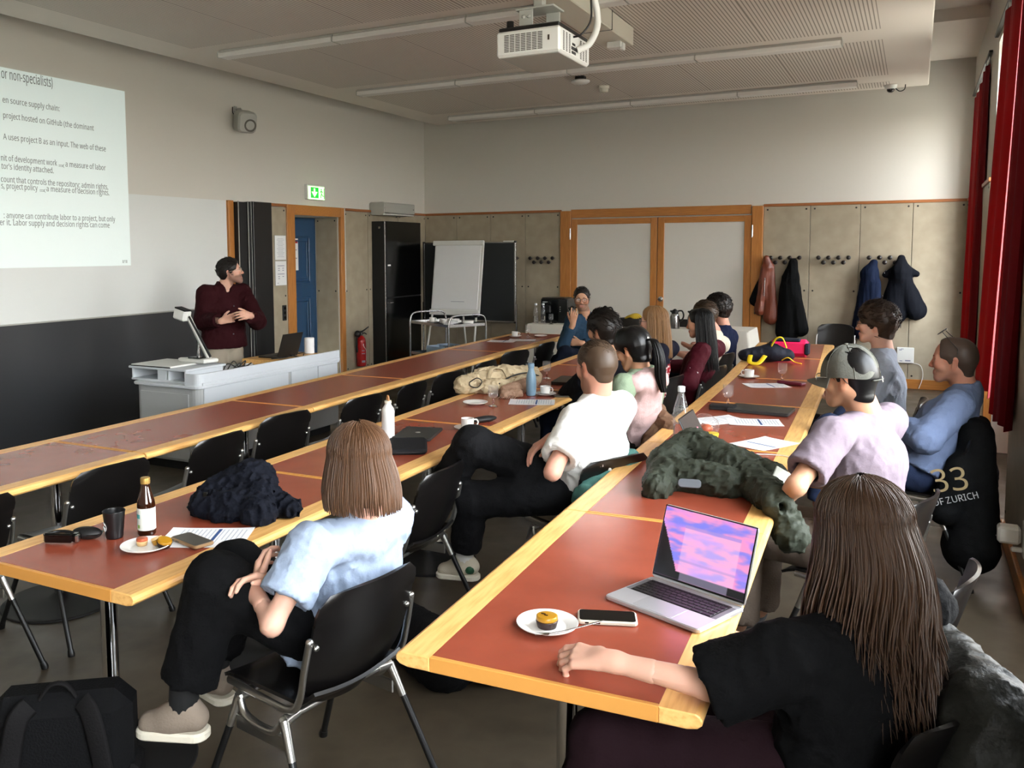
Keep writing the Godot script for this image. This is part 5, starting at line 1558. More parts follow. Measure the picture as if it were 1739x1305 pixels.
func plate(label: String, c: Vector3, r := 0.083) -> Node3D:
	var t := thing("plate", label, "plate", Vector3(c.x, TT, c.z))
	part("dish", MB.new().lathe([Vector2(0, 0.003), Vector2(r * 0.55, 0.0), Vector2(r * 0.62, 0.002), Vector2(r * 0.97, 0.014), Vector2(r, 0.017), Vector2(r * 0.985, 0.019), Vector2(r * 0.70, 0.010), Vector2(r * 0.64, 0.0065), Vector2(r * 0.58, 0.0055), Vector2(0, 0.0055)], 40), "porcelain", t)
	return t

func tart(label: String, at: Vector3, top: String, side: String, r := 0.027, h := 0.026, tilt := 0.0) -> Node3D:
	var t := thing("pastry", label, "pastry", at)
	t.rotation.z = tilt
	part("crust", MB.new().lathe([Vector2(0, 0), Vector2(r * 0.85, 0), Vector2(r, h * 0.5), Vector2(r * 1.02, h * 0.6), Vector2(r * 0.9, h * 0.62), Vector2(0, h * 0.6)], 24), side, t)
	part("topping", MB.new().lathe([Vector2(0, h * 0.55), Vector2(r * 0.95, h * 0.58), Vector2(r * 1.0, h * 0.7), Vector2(r * 0.97, h * 0.95), Vector2(r * 0.85, h), Vector2(0, h * 1.02)], 24), top, t)
	return t

func build_tabletop() -> void:
	mat("ink_faint", Color(0.70, 0.72, 0.76), 0.8)
	mat("amber_glass", Color(0.16, 0.065, 0.02), 0.08, 0.0, 0.6)
	mat("gold_cap", Color(0.72, 0.58, 0.32), 0.35, 0.6)
	mat("label_white", Color(0.86, 0.87, 0.84), 0.6)
	mat("label_teal", Color(0.30, 0.62, 0.62), 0.6)
	mat("label_green", Color(0.50, 0.66, 0.30), 0.6)
	mat("case_grey", Color(0.27, 0.26, 0.235), 0.4)
	mat("case_gold", Color(0.62, 0.50, 0.36), 0.4, 0.3)
	mat("case_cream", Color(0.82, 0.79, 0.72), 0.5)
	mat("custard", Color(0.66, 0.47, 0.09), 0.3)
	mat("chocolate", Color(0.17, 0.07, 0.05), 0.4)
	mat("berry_orange", Color(0.66, 0.30, 0.16), 0.4)
	mat("pastry_pale", Color(0.82, 0.68, 0.48), 0.6)
	mat("bottle_white", Color(0.86, 0.86, 0.85), 0.35)
	mat("bottle_blue", Color(0.45, 0.56, 0.64), 0.35)
	mat("bamboo", Color(0.60, 0.42, 0.26), 0.5)
	mat("magenta", Color(0.38, 0.06, 0.16), 0.4)
	mat("yellow_strap", Color(0.92, 0.80, 0.06), 0.6)
	mat("pink_cloth", Color(0.86, 0.06, 0.33), 0.6)
	mat("sticker_pink", Color(0.90, 0.45, 0.52), 0.6)
	cloth("canvas", Color(0.72, 0.65, 0.53), 0.9, 0.0, 40.0)
	cloth("scarf_beige", Color(0.60, 0.48, 0.40), 0.9, 0.0, 40.0)
	cloth("navy_cloth", Color(0.055, 0.065, 0.10), 0.85)
	cloth("sleeve_grey", Color(0.115, 0.115, 0.125), 0.75)
	cloth("olive", Color(0.20, 0.215, 0.18), 0.6, 0.0, 30.0, 0.6)
	cloth("bag_slate", Color(0.13, 0.14, 0.18), 0.65)
	# ---- middle row, nearest table
	var c1 := thing("glasses_case", "black hard glasses case beside the black keyring on the nearest middle table", "case", Vector3(-2.53, TT, -2.06), deg_to_rad(20))
	part("shell", MB.new().ball(Vector3(0, 0.021, 0), Vector3(0.055, 0.022, 0.03), 22, 12).box(Vector3(0, 0.02, 0), Vector3(0.07, 0.036, 0.05), 0.015), "black_matt", c1)
	part("seam", MB.new().box(Vector3(0, 0.021, 0), Vector3(0.105, 0.002, 0.058), 0.0009), "black_gloss", c1)
	var c2 := thing("sunglasses", "folded black sunglasses lying left of the glasses case", "glasses", Vector3(-2.575, TT, -1.985), deg_to_rad(25))
	part("frame", MB.new().box(Vector3(0, 0.022, 0.012), Vector3(0.10, 0.034, 0.014), 0.006).box(Vector3(0.055, 0.02, -0.005), Vector3(0.03, 0.03, 0.035), 0.008), "black_gloss", c2)
	part("temple", MB.new().tube(curve([Vector3(-0.05, 0.03, 0.01), Vector3(-0.02, 0.034, -0.02), Vector3(0.03, 0.03, -0.025), Vector3(0.06, 0.012, -0.02)], 4), 0.006, 8), "black_plastic", c2)
	part("temple", MB.new().tube(curve([Vector3(0.05, 0.014, 0.0), Vector3(0.0, 0.012, -0.012), Vector3(-0.055, 0.008, -0.008)], 4), 0.005, 8), "black_plastic", c2)
	part("silver_tip", MB.new().box(Vector3(0.066, 0.02, 0.008), Vector3(0.014, 0.026, 0.02), 0.003), "steel", c2)
	var cu := thing("paper_cup", "black paper cup with a round white emblem beside the juice bottle", "cup", Vector3(-2.455, TT, -2.114), deg_to_rad(-30))
	part("cup_wall", MB.new().lathe([Vector2(0, 0.004), Vector2(0.027, 0.0), Vector2(0.029, 0.004), Vector2(0.0375, 0.092), Vector2(0.039, 0.095), Vector2(0.0375, 0.098), Vector2(0.036, 0.094), Vector2(0.027, 0.006), Vector2(0, 0.006)], 30), "black_satin", cu)
	# emblem: a ring with horns and lettering, wrapped on the wall facing the viewer
	var em := MB.new()
	var pts := []
	for k in 33:
		var a := TAU * k / 32
		var yy := 0.042 + 0.0165 * sin(a)
		var th := 0.0165 * cos(a) / 0.034
		var r := 0.029 + 0.0085 * yy / 0.092 + 0.0006
		pts.append(Vector3(sin(th) * r, yy, cos(th) * r))
	em.tube(pts, 0.0016, 6, 0.4)
	for s in [-1.0, 1.0]: em.tube([Vector3(s * 0.003, 0.052, 0.0345), Vector3(s * 0.008, 0.055, 0.0338), Vector3(s * 0.009, 0.050, 0.0335)], 0.0016, 6, 0.5)
	part("emblem", em, "paper", cu)
	words("lettering", "ALCAFE", 0.009, "paper", cu, Transform3D(Basis(), Vector3(0, 0.038, 0.0336)), 0.0012)
	var jb := thing("juice_bottle", "brown glass bottle with gold cap and white teal label", "bottle", Vector3(-2.378, TT, -2.189), deg_to_rad(-30))
	part("glass", MB.new().lathe([Vector2(0, 0.003), Vector2(0.027, 0.0), Vector2(0.031, 0.006), Vector2(0.031, 0.108), Vector2(0.029, 0.125), Vector2(0.018, 0.160), Vector2(0.0145, 0.178), Vector2(0.0145, 0.19)], 28), "amber_glass", jb)
	part("cap", MB.new().lathe([Vector2(0.016, 0.184), Vector2(0.0165, 0.188), Vector2(0.0165, 0.203), Vector2(0.015, 0.206), Vector2(0, 0.206)], 22), "gold_cap", jb)
	part("label", MB.new().lathe([Vector2(0.0314, 0.022), Vector2(0.0316, 0.023), Vector2(0.0316, 0.099), Vector2(0.0314, 0.10)], 28), "label_white", jb)
	var band := MB.new()
	for q in [[0.064, 0.079, -0.75, 0.6, 0]]: band.sheet(func(u: float, v: float) -> Vector3: return Vector3(sin(lerpf(q[2], q[3], u)) * 0.0321, lerpf(q[0], q[1], v), cos(lerpf(q[2], q[3], u)) * 0.0321), 10, 1)
	part("teal_band", band, "label_teal", jb)
	var gb := MB.new().sheet(func(u: float, v: float) -> Vector3: return Vector3(sin(lerpf(0.2, 0.55, u)) * 0.0321, lerpf(0.03, 0.042, v), cos(lerpf(0.2, 0.55, u)) * 0.0321), 6, 1)
	part("green_mark", gb, "label_green", jb)
	var bc := MB.new()
	for k in 9: bc.box(Vector3(sin(-0.75 + k * 0.07) * 0.032, 0.036, cos(-0.75 + k * 0.07) * 0.032), Vector3(0.0008 + 0.0005 * (k % 3), 0.014, 0.0008))
	for k in 3: bc.box(Vector3(sin(-0.35) * 0.031, 0.086 - k * 0.004, cos(-0.35) * 0.0318), Vector3(0.016, 0.0012, 0.001))
	part("print", bc, "ink_pale", jb)
	plate("white plate with three small pastries in front of the brown bottle", Vector3(-2.262, 0, -2.075))
	tart("orange berry tartlet at the back of the nearest middle table's plate", Vector3(-2.29, TT + 0.006, -2.085), "berry_orange", "pastry_pale", 0.019, 0.026)
	tart("pale round tartlet beside the orange one on the plate", Vector3(-2.245, TT + 0.007, -2.115), "pastry_pale", "custard", 0.019, 0.026, 0.4)
	tart("halved yellow tart with dark crust leaning on the plate's rim", Vector3(-2.212, TT + 0.010, -2.105), "custard", "chocolate", 0.025, 0.024, -0.35)
	sheet_of_paper("printed sheet with a blue bar under the grey phone", Vector3(-2.165, 0, -2.255), -63)
	phone("phone in a grey case lying face down on the printed sheet", Vector3(-2.165, 0, -2.19), 76, "case_gold", "case_grey", 0.0035)
	var jk := Blob.new()
	jk.cell = 0.008; jk.amp = 0.030; jk.freq = 16.0; jk.ridged = true; jk.seed_n = 8
	jk.add(Vector3(-2.36, TT + 0.055, -2.52), Vector3(-2.26, TT + 0.10, -2.62), 0.055, 0.07, 0.03)
	jk.add(Vector3(-2.26, TT + 0.09, -2.60), Vector3(-2.17, TT + 0.06, -2.56), 0.065, 0.055, 0.03)
	jk.add(Vector3(-2.35, TT + 0.04, -2.45), Vector3(-2.22, TT + 0.04, -2.47), 0.04, 0.05, 0.02)
	jk.add(Vector3(-2.17, TT + 0.045, -2.53), Vector3(-2.11, TT + 0.035, -2.47), 0.05, 0.045, 0.015)
	jk.add(Vector3(-2.16, TT + 0.04, -2.58), Vector3(-2.055, TT + 0.032, -2.585), 0.04, 0.026, 0.015)
	jk.add(Vector3(-2.30, TT + 0.05, -2.46), Vector3(-2.25, TT + 0.02, -2.43), 0.03, 0.025, 0.012)
	jk.cut(Vector3(0, TT + 0.001, 0), Vector3.DOWN)
	var jm := MB.new()
	jk.into(jm)
	var jt := thing("navy_jacket", "dark navy jacket crumpled in a heap on the nearest middle table", "jacket")
	part("cloth", jm, "navy_cloth", jt)
	part("label_tag", MB.new().at(Transform3D(Basis(Vector3.UP, 0.6), Vector3(-2.235, TT + 0.158, -2.555))).box(Vector3.ZERO, Vector3(0.012, 0.004, 0.012), 0.001), "paper", jt)
	part("buckle", MB.new().at(Transform3D(Basis(Vector3.UP, 0.5) * Basis(Vector3.RIGHT, 0.9), Vector3(-2.325, TT + 0.085, -2.425))).box(Vector3.ZERO, Vector3(0.022, 0.012, 0.03), 0.004), "black_gloss", jt)
	# ---- middle row, second table
	var wb := thing("metal_bottle", "white metal drinking bottle with a wooden loop cap", "bottle", Vector3(-2.456, TT, -3.93), deg_to_rad(-40))
	part("flask", MB.new().lathe([Vector2(0, 0.003), Vector2(0.030, 0.0), Vector2(0.0345, 0.006), Vector2(0.0345, 0.145), Vector2(0.031, 0.163), Vector2(0.02, 0.178), Vector2(0.0165, 0.185), Vector2(0.0165, 0.192)], 28), "bottle_white", wb)
	part("cap", MB.new().lathe([Vector2(0.017, 0.19), Vector2(0.019, 0.192), Vector2(0.019, 0.205), Vector2(0, 0.205)], 20), "case_cream", wb)
	var lp := []
	for k in 15: lp.append(Vector3(0.014 * cos(PI * k / 14), 0.204 + 0.026 * sin(PI * k / 14), 0))
	part("loop", MB.new().tube(lp, 0.0055, 8), "bamboo", wb)
	closed_laptop("closed dark laptop with a pale emblem right of the white bottle", Vector3(-2.355, 0, -4.07), 105, "space_grey", 0.30, 0.21, 0.015, "grey_plastic")
	var sl := thing("laptop_sleeve", "charcoal zipped laptop sleeve in front of the dark laptop", "sleeve", Vector3(-2.245, TT, -3.77), deg_to_rad(120))
	part("pouch", MB.new().prism(rrect(0.30, 0.20, 0.03), 0.026, 0.009), "sleeve_grey", sl)
	part("zip", MB.new().at(Transform3D(Basis(), Vector3(0, 0.0115, 0))).prism(rrect(0.302, 0.202, 0.03), 0.003), "black_plastic", sl)
	cup_set("coffee_cup", "white cup and saucer by the second middle table's edge, knee in front", Vector3(-2.185, TT, -4.33), 20)
	var gc := thing("spectacle_case", "long black soft spectacle case behind the white cup", "case", Vector3(-2.19, TT, -4.56), deg_to_rad(62))
	part("pouch", MB.new().ball(Vector3(0, 0.018, 0), Vector3(0.088, 0.019, 0.032), 22, 10), "black_matt", gc)
	plate("empty white plate beside the tote bag on the third middle table", Vector3(-2.50, 0, -5.07), 0.082)
	goblet("empty stemmed glass in front of the scarf on the middle row", Vector3(-2.368, TT, -5.06), "stemmed glasses on the tables")
	sheet_of_paper("printed sheet in front of the pale blue bottle", Vector3(-2.20, 0, -5.30), -70)
	var tb := Blob.new()
	tb.cell = 0.011; tb.amp = 0.032; tb.freq = 15.0; tb.ridged = true; tb.seed_n = 15
	tb.add(Vector3(-2.77, TT + 0.05, -5.45), Vector3(-2.60, TT + 0.07, -5.75), 0.055, 0.075, 0.03)
	tb.add(Vector3(-2.60, TT + 0.07, -5.75), Vector3(-2.50, TT + 0.06, -6.0), 0.075, 0.06, 0.03)
	tb.add(Vector3(-2.72, TT + 0.09, -5.62), Vector3(-2.68, TT + 0.08, -5.82), 0.05, 0.05, 0.02)
	tb.add(Vector3(-2.62, TT + 0.035, -5.50), Vector3(-2.45, TT + 0.035, -5.72), 0.04, 0.045, 0.02)
	tb.cut(Vector3(0, TT + 0.001, 0), Vector3.DOWN)
	var tm := MB.new()
	tb.into(tm)
	var tt := thing("tote_bag", "cream canvas tote bag with dark print crumpled on the middle row", "bag")
	part("canvas", tm, "canvas", tt)
	part("handle", MB.new().tube(curve([Vector3(-2.74, TT + 0.08, -5.42), Vector3(-2.80, TT + 0.06, -5.40), Vector3(-2.79, TT + 0.02, -5.46), Vector3(-2.68, TT + 0.03, -5.40), Vector3(-2.60, TT + 0.09, -5.50)], 6), 0.016, 8, 0.25), "canvas", tt)
	part("handle", MB.new().tube(curve([Vector3(-2.62, TT + 0.10, -5.52), Vector3(-2.62, TT + 0.165, -5.58), Vector3(-2.58, TT + 0.15, -5.66), Vector3(-2.52, TT + 0.06, -5.64)], 6), 0.016, 8, 0.25), "canvas", tt)
	part("printed_letter", MB.new().tube(curve([Vector3(-2.71, TT + 0.085, -5.405), Vector3(-2.665, TT + 0.115, -5.43), Vector3(-2.635, TT + 0.09, -5.445), Vector3(-2.655, TT + 0.05, -5.42), Vector3(-2.70, TT + 0.06, -5.40), Vector3(-2.71, TT + 0.085, -5.405)], 4), 0.009, 6, 0.4), "black_matt", tt)
	part("printed_stripe", MB.new().tube(curve([Vector3(-2.56, TT + 0.06, -5.56), Vector3(-2.51, TT + 0.105, -5.66), Vector3(-2.46, TT + 0.115, -5.82), Vector3(-2.42, TT + 0.08, -5.95)], 5), 0.011, 6, 0.4), "slate", tt)
	var sb := Blob.new()
	sb.cell = 0.008; sb.amp = 0.016; sb.freq = 22.0; sb.ridged = true; sb.seed_n = 19
	sb.add(Vector3(-2.46, TT + 0.03, -5.45), Vector3(-2.40, TT + 0.045, -5.75), 0.035, 0.045, 0.02)
	sb.add(Vector3(-2.44, TT + 0.02, -5.40), Vector3(-2.37, TT + 0.02, -5.46), 0.026, 0.026, 0.02)
	sb.cut(Vector3(0, TT + 0.001, 0), Vector3.DOWN)
	var sm := MB.new()
	sb.into(sm)
	var sc := thing("woven_scarf", "beige fringed scarf heaped beside the tote bag", "scarf")
	part("cloth", sm, "scarf_beige", sc)
	var fr := MB.new()
	for k in 9: fr.tube([Vector3(-2.46 + k * 0.012, TT + 0.012, -5.39 - 0.004 * k), Vector3(-2.455 + k * 0.013, TT + 0.004, -5.33 - 0.003 * k)], 0.0035, 5)
	part("fringe", fr, "scarf_beige", sc).set_meta("kind", "stuff")
	var bb := thing("steel_bottle", "pale blue insulated bottle on the third middle table", "bottle", Vector3(-2.31, TT, -5.55))
	part("flask", MB.new().lathe([Vector2(0, 0.002), Vector2(0.030, 0.0), Vector2(0.034, 0.006), Vector2(0.035, 0.10), Vector2(0.032, 0.14), Vector2(0.021, 0.175), Vector2(0.0185, 0.195)], 26), "bottle_blue", bb)
	part("cap", MB.new().lathe([Vector2(0.020, 0.192), Vector2(0.0225, 0.195), Vector2(0.0225, 0.218), Vector2(0.019, 0.224), Vector2(0, 0.224)], 20), "bottle_blue", bb)
	cup_set("coffee_cup", "white cup and saucer right of the pale blue bottle", Vector3(-2.225, TT, -5.60), -10, true)
	phone("dark phone at the table edge beside the man in the white t-shirt", Vector3(-2.085, 0, -5.61), -62, "case_grey", "black_gloss")
	goblet("stemmed glass behind the pale blue bottle", Vector3(-2.511, TT, -6.35), "stemmed glasses on the tables")
	closed_laptop("closed dark laptop in front of the dark-haired man", Vector3(-2.27, 0, -6.24), 97, "dark_alu", 0.34, 0.235, 0.022)
	closed_laptop("thin dark notebook under the dark-haired man's laptop side", Vector3(-2.58, 0, -7.55), 97, "dark_alu", 0.21, 0.15, 0.012)
	# ---- left row, far end
	sheet_of_paper("left of two printed sheets at the left row's far end", Vector3(-4.0, 0, -8.77), -78)
	sheet_of_paper("right of two printed sheets at the left row's far end", Vector3(-3.84, 0, -8.96), -74, false, 2)
	cup_set("coffee_cup", "white cup and saucer at the left row's far end", Vector3(-4.06, TT, -9.27), 10)
	goblet("stemmed glass beside the elbow of the man in denim", Vector3(-3.92, TT, -9.33), "stemmed glasses on the tables")
	plate("small white plate at the elbow of the man in denim", Vector3(-3.80, 0, -9.42), 0.075)
	# ---- right row, nearest table
	var im := Image.create_empty(96, 64, false, Image.FORMAT_RGB8)
	var ns := FastNoiseLite.new()
	ns.seed = 4; ns.frequency = 0.035; ns.fractal_octaves = 3
	for y in 64:
		for x in 96:
			var a := ns.get_noise_2d(x * 0.7 + y * 0.4, y * 2.4) * 0.5 + 0.5
			var b := ns.get_noise_2d(x * 0.5 + 200, y * 1.6) * 0.5 + 0.5
			var col := Color(0.52, 0.52, 0.92).lerp(Color(0.98, 0.60, 0.80), smoothstep(0.30, 0.62, a)).lerp(Color(0.75, 0.55, 0.95), smoothstep(0.5, 0.8, b) * 0.6)
			if x > 24 and x < 84 and y > 12 and y < 58: col = col.lerp(Color(0.97, 0.78, 0.92), 0.45)
			if y in [13, 14, 15] and x > 24 and x < 84: col = col.lerp(Color(0.55, 0.5, 0.85), 0.6)
			if y > 44 and y < 47 and x > 24 and x < 84: col = col.lerp(Color(0.6, 0.55, 0.8), 0.4)
			# the dark foreground of the wallpaper rises at the left and fills the bottom corners
			if x < 24 - (58 - y) * 0.55 and y > 14 or y > 56 and (x < 28 or x > 78): col = Color(0.10, 0.10, 0.12)
			elif y > 56: col = Color(0.42, 0.40, 0.48)
			im.set_pixel(x, y, col)
	var sm2 := mat("screen_sky", Color(0.02, 0.02, 0.02), 0.15)
	sm2.emission_enabled = true
	sm2.emission = Color.WHITE
	sm2.emission_operator = BaseMaterial3D.EMISSION_OP_MULTIPLY
	sm2.emission_texture = ImageTexture.create_from_image(im)
	sm2.emission_energy_multiplier = 0.95
	laptop("laptop", "open silver laptop with a pink and purple sky on its screen", Vector3(-0.569, TT, -2.403), -22, 108, "alu_silver", "screen_sky")
	var sl2 := AreaLight3D.new()
	sl2.name = "laptop_screen_light"
	sl2.light_color = Color(0.95, 0.72, 0.9); sl2.light_energy = 0.012; sl2.area_size = Vector2(0.28, 0.18); sl2.shadow_enabled = true; sl2.area_range = 20.0
	add_child(sl2)
	sl2.transform = Transform3D(Basis(Vector3.UP, deg_to_rad(-22)) * Basis(Vector3.RIGHT, deg_to_rad(180.0 - 18.0)), Vector3(-0.569, TT + 0.12, -2.403) + Basis(Vector3.UP, deg_to_rad(-22)) * Vector3(0, 0, -0.135))
	phone("phone in a cream case left of the silver laptop", Vector3(-0.704, 0, -2.226), 110, "case_cream", "screen_off")
	plate("white plate with one yellow tart beside the long-haired woman's hand", Vector3(-0.829, 0, -2.105), 0.082)
	var tr := tart("yellow custard tart with chocolate crust on the nearest plate", Vector3(-0.828, TT + 0.006, -2.10), "custard", "chocolate", 0.029, 0.032)
	part("sprinkles", MB.new().box(Vector3(-0.01, 0.0335, 0.0), Vector3(0.012, 0.002, 0.003)).box(Vector3(0.0, 0.0335, 0.006), Vector3(0.009, 0.002, 0.003)), "chocolate", tr)
	solo("fork", "small steel fork held over the nearest plate", "fork", MB.new().tube([Vector3(0.10, 0.050, -0.045), Vector3(0.02, 0.028, 0.005), Vector3(-0.02, 0.02, 0.028)], [0.0035, 0.0028, 0.003], 8, 0.6).tube([Vector3(-0.02, 0.02, 0.028), Vector3(-0.055, 0.013, 0.03)], 0.0018, 6).tube([Vector3(-0.02, 0.02, 0.032), Vector3(-0.055, 0.013, 0.036)], 0.0018, 6).tube([Vector3(-0.02, 0.02, 0.024), Vector3(-0.055, 0.013, 0.024)], 0.0018, 6), "steel", Vector3(-0.775, TT, -2.06))
	# ---- right row, olive jacket and beyond
	var oj := Blob.new()
	oj.cell = 0.0095; oj.amp = 0.030; oj.freq = 14.0; oj.ridged = true; oj.seed_n = 25
	oj.add(Vector3(-0.90, TT + 0.03, -3.48), Vector3(-0.93, TT + 0.05, -3.80), 0.04, 0.055, 0.03)
	oj.add(Vector3(-0.93, TT + 0.05, -3.80), Vector3(-0.88, TT + 0.08, -4.08), 0.07, 0.07, 0.03)
	oj.add(Vector3(-0.86, TT + 0.05, -3.66), Vector3(-0.66, TT + 0.045, -3.62), 0.055, 0.055, 0.03)
	oj.add(Vector3(-0.84, TT + 0.08, -3.95), Vector3(-0.65, TT + 0.06, -3.78), 0.085, 0.075, 0.03)
	oj.add(Vector3(-0.68, TT + 0.06, -3.90), Vector3(-0.44, TT + 0.045, -3.46), 0.06, 0.045, 0.015)
	oj.add(Vector3(-0.62, TT + 0.05, -3.90), Vector3(-0.50, TT + 0.05, -3.74), 0.05, 0.055, 0.02)
	oj.add(Vector3(-0.46, TT + 0.03, -3.55), Vector3(-0.37, TT - 0.06, -3.38), 0.04, 0.045, 0.02)
	oj.add(Vector3(-0.44, TT + 0.047, -3.46), Vector3(-0.425, TT + 0.042, -3.42), 0.043, 0.042, 0.01)
	oj.dig(Vector3(-0.437, TT + 0.046, -3.44), Vector3(-0.40, TT + 0.04, -3.36), 0.034, 0.036, 0.006)
	var om := MB.new()
	oj.into(om)
	var ot := thing("olive_jacket", "olive green jacket spread in folds over the second right-hand table", "jacket")
	part("cloth", om, "olive", ot)
	part("collar_patch", MB.new().at(Transform3D(Basis(Vector3.UP, 0.2) * Basis(Vector3.RIGHT, 0.75), Vector3(-0.775, TT + 0.055, -3.515))).prism(rrect(0.09, 0.04, 0.015), 0.006, 0.002), "ink", ot)
	part("woven_tags", MB.new().at(Transform3D(Basis(Vector3.UP, 0.9) * Basis(Vector3.FORWARD, 0.5), Vector3(-0.44, TT + 0.10, -3.63))).box(Vector3.ZERO, Vector3(0.09, 0.05, 0.006), 0.002), "label_white", ot)
	mat("screen_grey", Color(0.22, 0.20, 0.19), 0.3)
	var l2 := laptop("laptop", "open dark laptop with a pink picture on screen, half behind the olive jacket", Vector3(-0.765, TT, -4.255), 90, 117, "space_grey", "screen_grey", false, 0.30, 0.21)
	var lid := Transform3D(Basis(Vector3.RIGHT, deg_to_rad(90.0 - 117.0)), Vector3(0, 0.014, -0.21 / 2 + 0.004))
	part("screen_picture", MB.new().at(lid).box(Vector3(0.03, 0.115, 0.002), Vector3(0.10, 0.022, 0.001)).box(Vector3(0.04, 0.09, 0.002), Vector3(0.06, 0.018, 0.001)), "sticker_pink", l2)
	water_bottle("half-full clear glass water bottle behind the dark laptop on the right row", Vector3(-1.03, TT, -4.45))
	var pw := Blob.new()
	pw.cell = 0.006; pw.amp = 0.012; pw.freq = 30.0; pw.ridged = true; pw.seed_n = 31
	pw.add(Vector3(-0.985, TT + 0.05, -4.80), Vector3(-0.96, TT + 0.045, -4.78), 0.052, 0.05, 0.02)
	pw.cut(Vector3(0, TT + 0.002, 0), Vector3.DOWN)
	var pm := MB.new()
	pw.into(pm)
	var pt := thing("wrapped_snack", "snack wrapped in crinkled clear plastic behind the dark laptop", "snack")
	part("wrapper", pm, "drink_glass", pt)
	part("bun", MB.new().ball(Vector3(-0.97, TT + 0.03, -4.79), Vector3(0.034, 0.024, 0.034), 14, 8), "berry_orange", pt)
	solo("pastry_tub", "small yellow pastry in front of the plastic-wrapped snack", "pastry", MB.new().lathe([Vector2(0, 0), Vector2(0.026, 0), Vector2(0.031, 0.026), Vector2(0.03, 0.032), Vector2(0, 0.03)], 20), "banana_yellow", Vector3(-0.915, TT, -4.68))
	sheet_of_paper("left of the two overlapping sheets on the right row", Vector3(-0.98, 0, -5.21), -40, false)
	sheet_of_paper("right of the two overlapping sheets, with a blue bar", Vector3(-0.79, 0, -5.23), -74, true, 2)
	sheet_of_paper("printed sheet alone at the third right-hand table's near edge", Vector3(-0.655, 0, -4.67), 152)
	closed_laptop("closed dark laptop behind the overlapping sheets on the right row", Vector3(-0.808, 0, -5.60), -2, "space_grey", 0.235, 0.36, 0.02, "case_grey").rotation.y = deg_to_rad(86)
	closed_laptop("slim black case left of the closed dark laptop", Vector3(-1.03, 0, -5.57), 0, "black_matt", 0.16, 0.08, 0.03)
	goblet("stemmed glass behind the slim black case", Vector3(-1.027, TT, -5.72), "stemmed glasses on the tables")
	goblet("stemmed glass half full of water beside the magenta pouch", Vector3(-0.862, TT, -6.99), "stemmed glasses on the tables")
	cup_set("coffee_cup", "white cup and saucer on the fifth right-hand table", Vector3(-1.112, TT, -7.05), 190)
	sheet_of_paper("printed sheet in front of the cup on the fifth right-hand table", Vector3(-0.933, 0, -6.70), -62, true)
	solo("pencil_pouch", "slim dark magenta pouch beside the stemmed glass", "pouch", MB.new().box(Vector3(0, 0.012, 0), Vector3(0.20, 0.022, 0.07), 0.008), "magenta", Vector3(-0.78, TT, -6.83), deg_to_rad(-22))
	solo("charging_cable", "thin white cable running over the right table's edge", "cable", MB.new().tube(curve([Vector3(-0.75, 0.004, -4.35), Vector3(-0.60, 0.003, -4.42), Vector3(-0.50, 0.004, -4.40), Vector3(-0.44, 0.0, -4.30), Vector3(-0.40, -0.06, -4.22)], 6), 0.0025, 6), "white_plastic", Vector3(0, TT, 0))
	# backpack and pink bag at the far end
	var bp := Blob.new()
	bp.cell = 0.011; bp.amp = 0.012; bp.freq = 10.0; bp.ridged = true; bp.seed_n = 41
	bp.add(Vector3(-1.30, TT + 0.06, -8.05), Vector3(-1.10, TT + 0.085, -8.15), 0.06, 0.085, 0.04, Vector3.UP, 0.8)
	bp.add(Vector3(-1.10, TT + 0.08, -8.15), Vector3(-0.98, TT + 0.06, -8.20), 0.085, 0.06, 0.04, Vector3.UP, 0.8)
	bp.cut(Vector3(0, TT + 0.002, 0), Vector3.DOWN)
	var bm := MB.new()
	bp.into(bm)
	var bt := thing("yellow_strap_bag", "slate backpack with bright yellow straps on the right row's far end", "backpack")
	part("body", bm, "bag_slate", bt)
	part("strap", MB.new().tube(curve([Vector3(-1.10, TT + 0.14, -8.10), Vector3(-1.06, TT + 0.21, -8.12), Vector3(-1.01, TT + 0.215, -8.13), Vector3(-0.975, TT + 0.13, -8.14)], 6), 0.019, 8, 0.3), "yellow_strap", bt)
	part("strap", MB.new().tube(curve([Vector3(-1.25, TT + 0.07, -7.97), Vector3(-1.24, TT + 0.02, -7.88), Vector3(-1.17, TT + 0.015, -7.88), Vector3(-1.13, TT + 0.07, -7.98)], 6), 0.02, 8, 0.3), "yellow_strap", bt)
	part("strap", MB.new().tube(curve([Vector3(-1.0, TT + 0.03, -8.05), Vector3(-0.95, TT + 0.055, -8.05), Vector3(-0.90, TT + 0.02, -8.06), Vector3(-0.84, TT + 0.008, -8.05)], 6), 0.015, 8, 0.3), "yellow_strap", bt)
	var pk := thing("pink_bag", "bright pink bag with dark lid behind the slate backpack", "bag", Vector3(-1.02, TT, -8.72), 0.05)
	part("body", MB.new().box(Vector3(0, 0.075, 0), Vector3(0.34, 0.15, 0.16), 0.03), "pink_cloth", pk)
	part("lid", MB.new().box(Vector3(-0.02, 0.145, 0.0), Vector3(0.24, 0.03, 0.15), 0.012), "bag_slate", pk)
	part("side_pocket", MB.new().box(Vector3(0.155, 0.07, 0.02), Vector3(0.05, 0.11, 0.14), 0.015), "bag_slate", pk)
	part("side_pocket", MB.new().box(Vector3(-0.155, 0.07, 0.03), Vector3(0.05, 0.12, 0.13), 0.015), "bag_slate", pk)

# ------------------------------------------------------------------ people
# Every person is one continuous body (trunk, limbs, head and hands in one mesh) with clothes and hair as parts.
func lin(c: Color) -> Color:
	return c.srgb_to_linear()

